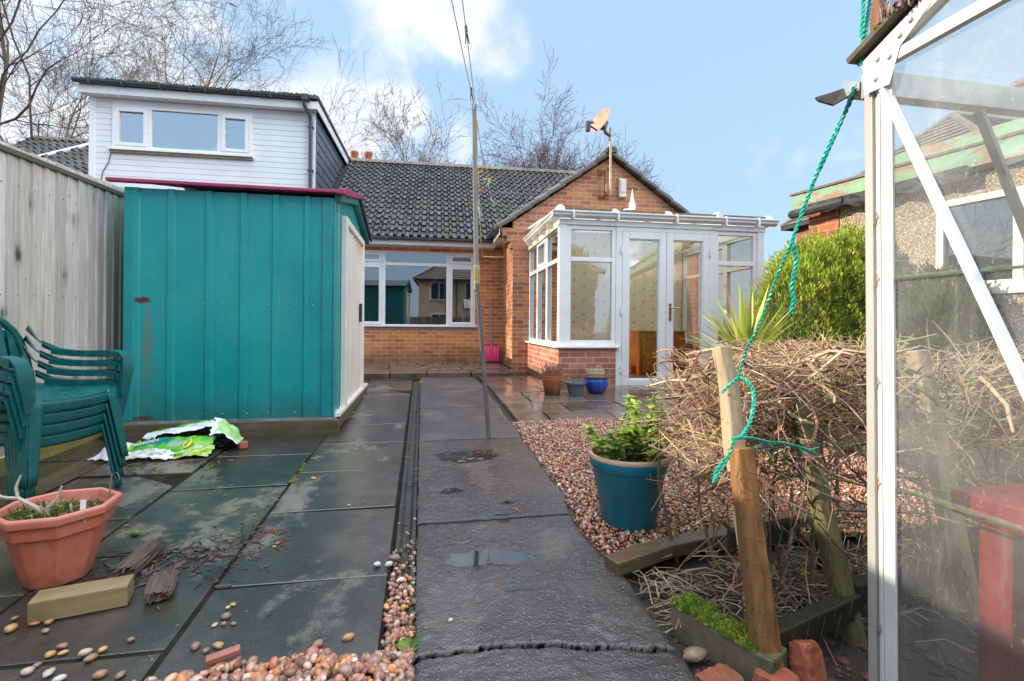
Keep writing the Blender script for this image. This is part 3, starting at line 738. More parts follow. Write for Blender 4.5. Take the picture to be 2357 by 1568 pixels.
# slate hung cheek
sm=MB();rr=random.Random(12);row=0
SLATE=plain('hung_slate',(.085,.10,.125),.42,.3,5,bump=.25,stain=((.16,.18,.2),.58,7,.5))
z=2.6
while z<4.84:
    y=FY0+.02-(.14 if row%2 else 0)
    while y<7.0:
        y0=max(y+.004,FY0+.02);y1=y+.28-.004
        roofz=EV[1]+ROOF_S*(y1-EV[0])
        if z+.2>roofz-.15 and y1>y0+.02:
            zt_=min(z+.215,4.85);c=rr.uniform(.7,1.3)
            x=DX1+.012
            sm.add([(x+.018,y0,z),(x+.018,y1,z+rr.uniform(-.004,.004)),(x+.004,y1,zt_),(x+.004,y0,zt_),(x-.01,y0,z),(x-.01,y1,z),(x-.01,y1,zt_),(x-.01,y0,zt_)],[(0,1,2,3),(0,4,5,1),(0,3,7,4),(1,5,6,2)],(c,c,c))
        y+=.28
    z+=.195;row+=1
sm.build('slate_cheek',SLATE,dh)
for xa in (DX1-.25,DX0):
    mb=MB();mb.box(xa,xa+.2,FY0+.05,6.8,2.5,4.84);mb.build('side_wall',CLADM,dh)
# lower walls and its own tiled roof running on to the left
mb=MB();mb.box(-10.9,-3.96,FY0+.004,FY0+.24,-.1,2.5);mb.build('back_wall',BRK,dh)
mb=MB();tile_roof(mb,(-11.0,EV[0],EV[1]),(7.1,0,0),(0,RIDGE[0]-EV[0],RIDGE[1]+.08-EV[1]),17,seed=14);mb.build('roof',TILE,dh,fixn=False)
mb=MB();mb.prism([(EV[0]+.05,EV[1]-.05),(RIDGE[0],RIDGE[1]-.0),(10.3,2.45)],-10.99,-3.82,ax='x');mb.build('roof_deck',plain('felt_underlay',(.05,.045,.04),.8),dh)
mb=MB()
for i in range(10): mb.prism([(RIDGE[0]-.15,RIDGE[1]+.04),(RIDGE[0],RIDGE[1]+.15),(RIDGE[0]+.15,RIDGE[1]+.04)],-11.0+i*.44,-11.0+i*.44+.43,ax='x',col=(1,1,0))
mb.build('ridge',rooftile('mossy_ridge',(.13,.11,.05),1.6,.7),dh)
mb=MB();mb.tube([(-10.15,5.7,EV[1]+ROOF_S*(5.7-EV[0])+.08),(-9.6,6.55,EV[1]+ROOF_S*(6.55-EV[0])+.12)],.055,10);mb.build('white_pipe',WHITE,dh,smooth=True)
# dormer window
wf=MB();yo,yi=FY0-.035,FY0+.05
casement(wf,WX0,WX1,WZ0,WZ1,yo,yi,.055)
for x in (-6.80,-5.62): wf.box(x-.035,x+.035,yo+.002,yi,WZ0+.055,WZ1-.055)
sg=[(WX0+.055,-6.835),(-6.765,-5.655),(-5.585,WX1-.055)]
for i in (0,2): casement(wf,sg[i][0]+.001,sg[i][1]-.001,WZ0+.056,WZ1-.056,yo-.016,yo+.05,.06)
wo=wf.build('dormer_window',WHITE,dh,bevel=.006)
for i,(a,b) in enumerate(sg):
    e=.058 if i!=1 else 0
    q=MB();q.quad((a+e,FY0,WZ0+.055+e),(b-e,FY0,WZ0+.055+e),(b-e,FY0+.002,WZ1-.055-e),(a+e,FY0+.001,WZ1-.055-e));q.build('pane',GLASSD,wo,fixn=False)
mb=MB();mb.box(WX0-.05,WX1+.03,FY0-.09,FY0-.001,WZ0-.03,WZ0-.001);mb.build('window_sill',WHITE,wo)
mb=MB();mb.box(WX0-.03,WX1+.02,FY0-.05,FY0-.001,WZ0-.075,WZ0-.031);mb.build('sill_board',plain('rotted_sill_board',(.30,.24,.19),.85,.3,14),wo)
bl=MB();x=WX0+.05
while x<WX1-.06:
    bl.add([(x,FY0+.09,WZ0+.05),(x+.10,FY0+.13,WZ0+.05),(x+.10,FY0+.13,WZ1-.05),(x,FY0+.09,WZ1-.05)],[(0,1,2,3)],(1,1,1));x+=.088
bl.build('vertical_blind',plain('blind_fabric',(.22,.28,.36),.8,.03),wo,fixn=False)
mb=MB();mb.tube([(WX0-.02,FY0-.012,3.9),(WX0-.06,FY0-.012,3.7),(WX0-.16,FY0-.012,3.5),(WX0-.2,FY0-.012,3.2)],.007,6);mb.build('cable',GREYP,dh)
# thin television aerial on the far left of that roof
ta=hroot('roof_aerial','thin metal television aerial on the mossy roof beyond the fence','aerial',(-10.9,6.75,5.1))
mb=MB();mb.tube([(-10.9,6.75,5.0),(-10.9,6.75,5.55)],.018,6);mb.tube([(-11.25,6.75,5.42),(-10.6,6.75,5.45)],.01,5)
for k in range(5): mb.tube([(-11.2+k*.13,6.6,5.42),(-11.2+k*.13,6.9,5.42)],.008,4)
mb.build('mast',GREYP,ta)
# ================================================================== conservatory
cv=hroot('conservatory','white framed glass conservatory with low red brick walls and double doors','conservatory',(1.5,1.1,0))
CW,CD=3.02,2.2
for q in ((( 0,.10,.101,CD),(0,.80,0,.10)),((2.26,CW,0,.10),(CW-.10,CW,.101,CD))):
    mb=MB()
    for b_ in q: mb.box(*b_,-.06,.50)
    mb.build('dwarf_wall',BRKR,cv)
for b_ in ((-.055,.84,-.055,.09),(-.055,.09,.0905,CD-.02),(2.24,CW+.05,-.055,.09),(CW-.09,CW+.05,.0905,CD-.02)):
    mb=MB();mb.box(*b_,.502,.53);mb.build('sill',WHITE,cv,bevel=.005)
fr=MB();y0,y1=.015,.085;ZT=2.16;TR=1.70
# front: corner posts, jambs, head
fr.box(0.0,.105,.0,.105,.531,ZT);fr.box(CW-.105,CW,.0,.105,.531,ZT)
fr.box(.80,.885,.005,.095,-.03,ZT);fr.box(2.175,2.26,.005,.095,-.03,ZT)
fr.box(.885,2.175,.005,.095,2.10,ZT)
for (a,b) in ((.106,.799),(2.261,CW-.106)):
    casement(fr,a,b,.532,ZT-.001,y0,y1,.058);fr.box(a+.058,b-.058,y0-.004,y1,TR-.03,TR+.03)
    fr.box(a+.058,b-.058,y0+.01,y1,.59,.605)
# left and right sides: three lights each with a transom
for (xa,xb) in ((.015,.085),(CW-.085,CW-.015)):
    e=[.106,.82,1.50,CD-.03]
    for a,b in zip(e,e[1:]):
        casement_x(fr,a+.0005,b-.0005,.532,ZT-.001,xa,xb,.045);fr.box(xa-.003,xb+.003,a+.045,b-.045,TR-.03,TR+.03)
    casement_x(fr,.866,1.455,TR+.031,ZT-.047,xa-.014 if xa<1 else xa,xb if xa<1 else xb+.014,.045)
fr.box(-.01,CW+.01,-.012,.10,ZT+.001,2.235);fr.box(-.01,.10,.101,CD-.005,ZT+.001,2.235);fr.box(CW-.10,CW+.01,.101,CD-.005,ZT+.001,2.235)
fr.build('frame',WHITE,cv,bevel=.005)
mb=MB();mb.box(.80,2.26,-.045,.11,-.075,-.031);mb.build('threshold',WHITE,cv,bevel=.004)
mb=MB();mb.box(.78,2.30,-.02,.3,-.16,-.076);mb.build('door_footing',plain('damp_brick_footing',(.09,.05,.035),.8,.3,12,bump=.5),cv)
def pane(name,par,*q):
    p=MB();p.quad(*q);return p.build(name,GLASSC,par,fixn=False)
for (a,b) in ((.164,.741),(2.319,CW-.164)):
    for (z0,z1) in ((.606,TR-.03),(TR+.03,ZT-.059)):
        t_=R.uniform(-.002,.002);pane('window_pane',cv,(a,.05+t_,z0),(b,.05-t_,z0),(b,.05,z1),(a,.05+t_*.5,z1))
for xa in (.05,CW-.05):
    for a,b in zip(e,e[1:]):
        for (z0,z1) in ((.577,TR-.03),(TR+.03,ZT-.046)): pane('window_pane',cv,(xa,a+.045,z0),(xa,b-.045,z0),(xa,b-.045,z1),(xa,a+.045,z1))
# doors
def door(x0,x1,hinge_left,handle):
    d=MB();w=.098
    casement(d,x0,x1,-.028,2.098,.0,.07,w)
    casement(d,x0+w-.002,x1-w+.002,-.028+w-.002,2.098-w+.002,.012,.058,.016)
    do=d.build('door',WHITE,cv,bevel=.007)
    t_=R.uniform(-.002,.002);p=MB();p.quad((x0+w+.012,.035+t_,w-.015),(x1-w-.012,.035-t_,w-.015),(x1-w-.012,.035-t_,2.098-w-.012),(x0+w+.012,.035+t_*.4,2.098-w-.012));p.build('pane',GLASSC,do,fixn=False)
    xh=x0-.012 if hinge_left else x1+.012
    for z in (.22,1.02,1.85):
        h=MB();h.tube([(xh,-.012,z-.06),(xh,-.012,z+.06)],.012,8);h.box(xh-.025,xh+.025,-.004,.004,z-.045,z+.045);h.build('hinge',WHITE,do)
    if handle:
        h=MB();h.box(x0+.035,x0+.067,-.012,-.001,.88,1.12);h.tube([(x0+.05,-.01,1.06),(x0+.05,-.05,1.06),(x0+.055,-.055,1.06),(x0+.18,-.052,1.055)],.009,8);h.tube([(x0+.05,-.016,.94),(x0+.05,-.011,.94)],.012,10)
        h.build('handle',plain('polished_brass',(.62,.42,.10),.25,.1,Metallic=.9),do,bevel=.003)
door(.888,1.527,True,False);door(1.533,2.172,False,True)
# gutter and roof
mb=MB()
def ogee(mb,axis,a,b,c0,s):
    prof=[(0,.0),(0,-.085),(s*.05,-.085),(s*.085,-.06),(s*.09,-.035),(s*.11,-.02),(s*.11,0),(s*.10,0),(s*.08,-.05),(s*.02,-.07),(s*.02,0)]
    if axis=='x': mb.prism([(c0+p,2.325+q) for p,q in prof],a,b,ax='x')
    else: mb.prism([(c0+p,2.325+q) for p,q in prof],a,b,ax='y')
ogee(mb,'x',-.12,CW+.14,-.02,-1);ogee(mb,'y',-.018,CD-.1,-.01,-1);ogee(mb,'y',-.018,CD-.1,CW+.01,1)
for x in (.16,.78,1.62,2.35,2.85): mb.box(x-.012,x+.012,-.135,-.02,2.215,2.335)
mb.build('gutter',plain('grubby_white_gutter',(.70,.71,.71),.35,.08,3,stain=((.45,.43,.38),.56,8,.4)),cv,bevel=.004)
mb=MB()
for y in (.3,.8,1.3,1.8): mb.box(-.10,-.015,y,y+.025,2.16,2.235)
mb.box(-.012,-.005,0,CD,2.13,2.235);mb.build('eaves_strip',plain('cream_upvc',(.68,.64,.52),.45,.05),cv)
RS=.07
rf=MB();rf.quad((-.05,-.03,2.345),(CW+.05,-.03,2.345),(CW+.05,CD,2.345+RS*CD),(-.05,CD,2.345+RS*CD))
t=NT('polycarbonate_roof');tr=t.n('ShaderNodeBsdfTranslucent',ins={0:(.75,.74,.68)});tp_=t.n('ShaderNodeBsdfTransparent',ins={0:(.85,.85,.82)})
m1=t.n('ShaderNodeMixShader',ins={0:.45,1:tp_.outputs[0],2:tr.outputs[0]});t.t.links.new(m1.outputs[0],t.out.inputs[0])
rf.build('roof_panel',t.m,cv,solid=.016,fixn=False)
DIRTYB=plain('lichened_bar_cap',(.62,.58,.52),.6,.3,18,bump=.3,stain=((.22,.17,.12),.5,16,.8))
xsb=[.0,.76,1.52,2.28,CW+.02]
for i,x in enumerate(xsb):
    b=MB();b.bar((x,-.05,2.355),(x,CD,2.355+RS*CD+.01),.06,.035);bo=b.build('roof_bar',WHITE if i in(0,3,4) else DIRTYB,cv,bevel=.008)
    h=.075 if i in (0,3) else .05
    c_=MB();c_.add([(x-.055,-.085,2.335),(x+.055,-.085,2.335),(x+.055,.02,2.335),(x-.055,.02,2.335),(x-.045,-.08,2.335+h*.6),(x+.045,-.08,2.335+h*.6),(x+.05,.02,2.335+h*.8),(x-.05,.02,2.335+h*.8),(x,-.075,2.335+h),(x,.02,2.35+h)],[(3,2,1,0),(0,1,5,8,4),(1,2,6,5),(2,3,7,9,6),(3,0,4,7),(4,8,9,7),(8,5,6,9)])
    c_.build('end_cap',(WHITE if i in (0,4) else DIRTYB),bo,bevel=.006)
b=MB();b.bar((-.05,-.04,2.352),(CW+.05,-.04,2.352),.06,.03);b.build('eaves_trim',plain('mossy_brown_trim',(.16,.12,.09),.8,.4,14,bump=.8),cv)
f=MB();f.lathe([(.001,.30),(.010,.24),(.022,.16),(.040,.09),(.046,.05),(.040,.02),(.05,0),(.001,0)],18,(1.02,.0,2.385));f.tube([(1.02,.0,2.40),(.90,.0,2.385)],.018,6);f.build('finial',WHITE,cv,smooth=True)
# floor, papered wall and skirting inside
def wallpaper():
    t=NT('floral_wallpaper');p=t.sep(t.obj)
    u=t.math('DIVIDE',p[0],.19);v=t.math('DIVIDE',p[2],.25)
    col=t.math('FLOOR',u);off=t.math('MULTIPLY',t.math('MODULO',t.math('ADD',col,100.0),2.0),.5)
    fu=t.math('SUBTRACT',t.math('FRACT',t.math('ADD',u,100.0)),.5);fv=t.math('SUBTRACT',t.math('FRACT',t.math('ADD',t.math('ADD',v,off),100.0)),.5)
    x=t.math('MULTIPLY',fu,.19);y=t.math('MULTIPLY',fv,.25)
    r=t.math('SQRT',t.math('ADD',t.math('MULTIPLY',x,x),t.math('MULTIPLY',y,y)));a=t.math('ARCTAN2',x,y)
    pet=t.math('MULTIPLY',.034,t.math('ADD',.62,t.math('MULTIPLY',.38,t.math('COSINE',t.math('MULTIPLY',a,5.0)))))
    inn=t.mapr(t.math('SUBTRACT',r,pet),-.004,.004,1,0)
    low=t.mapr(y,-.028,-.018,0,1)
    base=t.mix(t.math('MULTIPLY',t.math('MULTIPLY',inn,low),.65),(.74,.64,.48),(.48,.10,.07))
    return t.done(base,.75)
mb=MB();mb.box(.10,CW-.10,CD-.035,CD-.005,0,2.50);mb.build('papered_wall',wallpaper(),cv)
mb=MB();mb.box(.10,CW-.10,.10,CD-.01,-.10,-.02);mb.build('tiled_floor',plain('quarry_tile_floor',(.33,.075,.045),.3,.3,5),cv)
mb=MB();mb.box(.10,CW-.10,CD-.05,CD-.036,-.019,.06);mb.build('skirting',plain('brown_skirting',(.16,.05,.025),.5),cv)
mb=MB();mb.box(1.48,1.60,CD-.044,CD-.0355,.38,.46);mb.build('wall_socket',WHITE,cv)
# ------- things standing inside
rd=hroot('radiator','white ribbed radiator on the papered wall inside the conservatory','radiator',(.52,2.1,.1))
p=MB()
for i in range(9): p.box(.22+i*.062,.22+i*.062+.045,2.09,2.13,.12,.68)
p.box(.21,.79,2.131,2.15,.10,.70);p.build('panel',plain('radiator_enamel',(.66,.66,.56),.35,.04),rd,bevel=.01)
p=MB();p.tube([(.79,2.12,.13),(.82,2.12,.13),(.82,2.12,-.02)],.008,6);p.build('pipe',WHITE,rd)
cb=hroot('wooden_cabinet','orange varnished wooden cabinet inside the conservatory behind the right hand door','cabinet',(2.35,1.75,-.02))
OW=wood('varnished_wood',(.30,.055,.012),(.50,.13,.028),rough=.3)
p=MB();p.box(1.80,2.62,1.50,1.98,-.015,.70);p.build('carcass',OW,cb,bevel=.008)
p=MB();p.box(1.78,2.64,1.47,2.0,.701,.73);p.build('top',OW,cb,bevel=.006)
for a in (1.83,2.23):
    p=MB();casement(p,a,a+.36,.02,.67,1.475,1.499,.07);p.box(a+.07,a+.29,1.488,1.498,.09,.60);dd=p.build('door',OW,cb,bevel=.004)
for x in (1.80,2.21,2.60):
    p=MB();p.lathe([(.02,.0),(.024,.1),(.016,.35),(.024,.6),(.02,.69)],10,(x,1.485,0));p.build('turned_pilaster',OW,cb,smooth=True)
TERRA=plain('terracotta',(.36,.12,.06),.7,.15,8,stain=((.5,.32,.24),.58,9,.4))
for (x,y,r,h,lab) in ((1.28,1.35,.15,.24,'wide terracotta pot on the floor behind the left conservatory door'),(1.62,1.75,.11,.17,'small terracotta pot between the wide pot and the cabinet inside')):
    t_=hroot('terracotta_pot',lab,'plant pot',(x,y,-.02));p=MB();p.lathe([(.001,.0),(r*.7,.0),(r*.95,h*.8),(r*1.05,h*.8),(r*1.05,h),(r*.95,h),(r*.9,h*.85),(.001,h*.82)],24,(x,y,-.018));p.build('pot',TERRA,t_,smooth=True)
# ================================================================== green metal shed
SX0,SX1,SY0,SY1=-2.19,-.70,4.13,6.20
SZ0=.285;SE=2.05;SRZ=2.30;SM=(SY0+SY1)/2
sh=root('garden_shed','teal green corrugated metal shed with magenta roof trim and a white sliding door','shed',(-1.45,5.1,.16))
def shed_paint():
    t=NT('teal_shed_paint');p=t.sep(t.obj)
    base=t.ramp(t.noise(1.6,4),[(.3,(.004,.23,.25)),(.7,(.010,.31,.32))])
    mic=t.n('ShaderNodeTexWave',wave_type='BANDS',bands_direction='X',ins={'Vector':t.obj,'Scale':42.0}).outputs['Fac']
    def spot(x,z,rx,rz,amt,ns=26):
        dx=t.math('DIVIDE',t.math('SUBTRACT',p[0],x),rx);dz=t.math('DIVIDE',t.math('SUBTRACT',p[2],z),rz)
        d=t.math('ADD',t.math('MULTIPLY',dx,dx),t.math('MULTIPLY',dz,dz));d=t.math('ADD',d,t.mapr(t.noise(ns,5,.7),.3,.7,-.55,.55))
        return t.mapr(d,.35,1.1,amt,0)
    front=t.mapr(p[1],-.93,-.91,1,0)
    s1=t.math('MULTIPLY',spot(-.63,1.04,.065,.028,1.0),front);s2=t.math('MULTIPLY',spot(-.59,.72,.035,.32,.35,14),front)
    s3=t.math('MULTIPLY',spot(-.62,.145,.09,.02,.9),front);s4=t.math('MULTIPLY',spot(-.60,.35,.10,.45,.22,8),front)
    base=t.mix(s4,base,(.05,.10,.05));base=t.mix(s2,base,(.20,.10,.05));base=t.mix(t.math('MAXIMUM',s1,s3),base,(.075,.018,.02))
    base=t.mix(t.mapr(t.noise(50,3,.6),.70,.78,0,.35),base,(.05,.16,.15))
    rough=t.math('ADD',t.mapr(t.noise(3,4),.3,.7,.24,.34),t.math('MULTIPLY',t.math('MAXIMUM',s1,s3),.4))
    grime=t.mapr(t.math('ADD',p[2],t.mapr(t.noise(11,5,.7),.3,.7,-.10,.10)),.13,.36,.45,0);base=t.mix(grime,base,(.035,.06,.04))
    base=t.mix(t.mapr(t.noise(5,6,.7,stretch=(1,1,.12)),.52,.75,0,.3),base,(.10,.30,.29))
    nb=t.bump(mic,.07,.002);nb=t.bump(t.noise(2.6,3),.3,.03,nb)
    return t.done(base,rough,nb,.5)
SHEDP=shed_paint()
def ribbed(mb,x0,x1,y,z0,z1,ribs,s=-1):      # panel in the plane y with raised ribs towards -y
    xs=[(x0,0)]
    for r_ in ribs:
        xs+=[(r_-.030,0),(r_-.020,.014),(r_+.020,.014),(r_+.030,0)]
    xs.append((x1,0));n=len(xs)
    vs=[(x,y+s*d,z) for z in (z0,z1) for x,d in xs]
    mb.add(vs,[(i,i+1,n+i+1,n+i) for i in range(n-1)])
mb=MB();ribbed(mb,SX0,SX1,SY0,SZ0,SE,[-2.125,-1.885,-1.62,-1.375,-1.14,-.905]);mb.build('front_panel',SHEDP,sh,fixn=False)
mb=MB();ribbed(mb,SX0,SX1,SY1,SZ0,SE,[-2.1,-1.85,-1.6,-1.35,-1.1,-.85],1)
mb.quad((SX0,SY0,SZ0),(SX0,SY1,SZ0),(SX0,SY1,SE),(SX0,SY0,SE));mb.add([(SX0,SY0,SE),(SX0,SY1,SE),(SX0,SM,SRZ)],[(0,1,2)]);mb.build('back_panel',SHEDP,sh,fixn=False)
# gable end with the door opening
mb=MB();d0,d1=SY0+.34,SY1-.42;dz1=1.98
def yribs(y0,y1,ribs):
    xs=[(y0,0)]
    for r_ in ribs: xs+=[(r_-.03,0),(r_-.02,.012),(r_+.02,.012),(r_+.03,0)]
    xs.append((y1,0));n=len(xs);mb.add([(SX1+d,y,z) for z in (SZ0,SE) for y,d in xs],[(i,i+1,n+i+1,n+i) for i in range(n-1)])
yribs(SY0,d0,[SY0+.20]);yribs(d1,SY1,[SY1-.2])
mb.quad((SX1,d0,dz1),(SX1,d1,dz1),(SX1,d1,SE),(SX1,d0,SE));mb.add([(SX1,SY0,SE),(SX1,SY1,SE),(SX1,SM,SRZ)],[(0,1,2)]);mb.build('gable_panel',SHEDP,sh,fixn=False)
CTM=plain('teal_corner_trim',(.010,.23,.25),.3,.1,5)
for bb in (((SX1-.01,SX1+.012,SY0-.016,SY0+.10),(SX1-.09,SX1-.011,SY0-.018,SY0-.001)),((SX0-.012,SX0+.05,SY0-.018,SY0-.001),)):
    mb=MB()
    for b_ in bb: mb.box(*b_,SZ0,SE)
    mb.build('corner_trim',CTM,sh,bevel=.006)
mb=MB();mb.box(SX1+.003,SX1+.05,d0-.02,d0+.06,SZ0,dz1);mb.box(SX1+.003,SX1+.05,d1-.06,d1+.02,SZ0,dz1);mb.box(SX1+.003,SX1+.05,d0+.06,d1-.06,dz1-.06,dz1);mb.box(SX1-.02,SX1+.055,SY0,SY1,SZ0-.005,SZ0+.03)
mb.build('door_frame',plain('cream_door_frame',(.74,.72,.66),.35,.06),sh,bevel=.004)
mb=MB();n=8;dw=(d1-d0-.12)/n
vs=[];xs=[]
for i in range(n+1): xs+=[(d0+.06+dw*i-(.012 if 0<i else 0),0.0),(d0+.06+dw*i+(.012 if i<n else 0),0.0)] if False else [(d0+.06+dw*i,.006 if i%2 else 0)]
m=len(xs);mb.add([(SX1+.022+d,y,z) for z in (SZ0+.03,dz1-.06) for y,d in xs],[(i,i+1,m+i+1,m+i) for i in range(m-1)])
tt=NT('cream_sliding_door');pz=tt.sep(tt.obj)
base=tt.ramp(tt.noise(2.5,5),[(.3,(.66,.62,.56)),(.7,(.76,.73,.68))])
rz=tt.math('ADD',pz[2],tt.mapr(tt.noise(9,5,.7),.3,.7,-.25,.25));base=tt.mix(tt.math('MULTIPLY',tt.mapr(rz,1.5,1.85,0,.75),tt.mapr(pz[1],.0,.3,0,1)),base,(.62,.30,.10))
base=tt.mix(tt.mapr(tt.noise(30,5,.7),.63,.72,0,.6),base,(.40,.17,.06))
do=mb.build('door',tt.done(base,.4),sh,fixn=False)
mb=MB();mb.box(SX1+.03,SX1+.052,d1-.27,d1-.19,1.06,1.26);mb.build('handle',BLACKP,do,bevel=.006)
mb=MB();mb.tube([(SX1+.05,d1-.23,1.10),(SX1+.056,d1-.23,1.10)],.012,8);mb.tube([(SX1+.05,d1-.23,1.22),(SX1+.056,d1-.23,1.22)],.012,8);mb.build('handle_screw',STEEL,do)
# roof
mb=MB();ov=.06
for (ya,za,yb,zb) in ((SY0-.07,SE+.035,SM,SRZ+.03),(SY1+.10,SE+.035,SM,SRZ+.03)):
    mb.quad((SX0-.07,ya,za),(SX1+.07,ya,za),(SX1+.07,yb,zb),(SX0-.07,yb,zb))
mb.build('roof',plain('dark_roof_sheet',(.03,.06,.06),.4),sh,solid=.008,fixn=False)
MAG=plain('magenta_trim',(.30,.03,.095),.38,.2,9)
mb=MB();mb.box(SX0-.10,SX1+.075,SY0-.085,SY0-.03,SE+.022,SE+.048)
mb.bar((SX1+.072,SY0-.08,SE+.038),(SX1+.072,SM,SRZ+.032),.018,.05,up=(0,0,1));mb.box(SX1+.03,SX1+.095,SM-.03,SM+.03,SRZ+.01,SRZ+.052);mb.box(SX1+.04,SX1+.092,SY0-.092,SY0-.02,SE+.016,SE+.056)
mb.build('roof_trim',MAG,sh,bevel=.005)
mb=MB();mb.bar((SX1+.072,SM+.02,SRZ+.03),(SX1+.072,SY1+.11,SE+.03),.02,.05,up=(0,0,1));mb.build('rear_roof_trim',plain('dark_brown_trim',(.05,.025,.03),.5),sh)
mb=MB()
mb.bar((SX1+.03,SY0-.03,SE-.0),(SX1+.03,SM,SRZ-.02),.05,.06,up=(0,0,1));mb.bar((SX1+.03,SM,SRZ-.02),(SX1+.03,SY1+.05,SE),.05,.06,up=(0,0,1))
mb.build('barge_board',plain('teal_barge',(.02,.16,.14),.35,.1),sh)
rivx=[-1.90,-1.66,-1.60,-1.52,-1.34,-1.19,-.99,-.925,-.86]
for x in rivx:
    for z in (1.18,SZ0+.04):
        mb=MB();mb.lathe([(.001,.004),(.005,.003),(.007,0)],8);mb.v=[(x+a,SY0-.001-c if True else 0,z+b) for a,b,c in mb.v];mb.build('rivet',STEEL,sh)
mb=MB();mb.box(SX0-.02,SX1+.03,SY0-.02,SY0+.0,SZ0-.02,SZ0-.001);mb.build('base_rail',STEEL,sh)
PL=wood('mossy_sleeper',(.045,.040,.025),(.16,.13,.085),axis=0,green=(-.2,.12,(.035,.045,.008),.75))
mb=MB();mb.box(SX0-.09,SX1+.05,SY0-.035,SY0+.03,.125,SZ0-.021);mb.box(SX1+.001,SX1+.05,SY0+.031,SY1+.05,.19,SZ0-.021);mb.box(SX0-.09,SX1,SY0+.03,SY1+.05,.2,SZ0-.022)
mb.build('timber_base',PL,sh,bevel=.006)

# ================================================================== timber fence
FX_=-2.43
fe=root('timber_fence','tall weathered featheredge timber fence on the left boundary beside the plastic chairs','fence',(FX_-.03,2.5,0))
WF=wood('weathered_fence_board',(.34,.30,.265),(.74,.69,.635),knot=1,green=(.05,.75,(.12,.12,.035),.6),vc=True,streak=60,gs=.06)
mb=MB();rr=random.Random(21);y=-2.2
while y<9.4:
    wd=rr.uniform(.092,.108);c=rr.uniform(.74,1.2);col=(c*rr.uniform(.97,1.04),c,c*rr.uniform(.94,1.05));t0=rr.uniform(0,.006)
    za,zb_=gz(y)+.16,gz(y+wd)+1.95+rr.uniform(-.004,.004)
    x=FX_+rr.uniform(-.004,.004)
    mb.add([(x-.008,y-.010,za),(x+.022,y-.010,za),(x+.006,y+wd,za),(x-.02,y+wd,za),(x-.008,y-.010,zb_),(x+.022,y-.010,zb_),(x+.006,y+wd,zb_),(x-.02,y+wd,zb_)],[(3,2,1,0),(4,5,6,7),(0,1,5,4),(1,2,6,5),(2,3,7,6),(3,0,4,7)],col)
    y+=wd
mb.build('board_panel',WF,fe,fixn=True)
mb=MB();rr=random.Random(4)
for y0 in np.arange(-2.1,6.4,.125):
    for zz in (.42,1.06,1.72):
        mb.lathe([(.001,.003),(.004,.002),(.0045,0)],6);k=len(mb.v)-18
        for q in range(k,len(mb.v)):
            a,b,c=mb.v[q];mb.v[q]=(FX_+.018+c,y0+a+.05,gz(y0)+zz+b+.0)
mb.build('nail',plain('rusty_nail',(.05,.03,.02),.7),fe)
mb=MB();mb.bar((FX_,-2.2,gz(-2.2)+1.975),(FX_,9.4,gz(9.4)+1.975),.065,.03);mb.build('capping',wood('dark_capping',(.07,.06,.045),(.15,.13,.10),axis=1),fe)
mb=MB();mb.bar((FX_+.01,-2.2,gz(-2.2)+.09),(FX_+.01,9.4,gz(9.4)+.09),.03,.15);mb.build('gravel_board',wood('green_gravel_board',(.17,.17,.05),(.36,.33,.12),axis=1,green=(-.3,.4,(.08,.09,.02),.5)),fe)

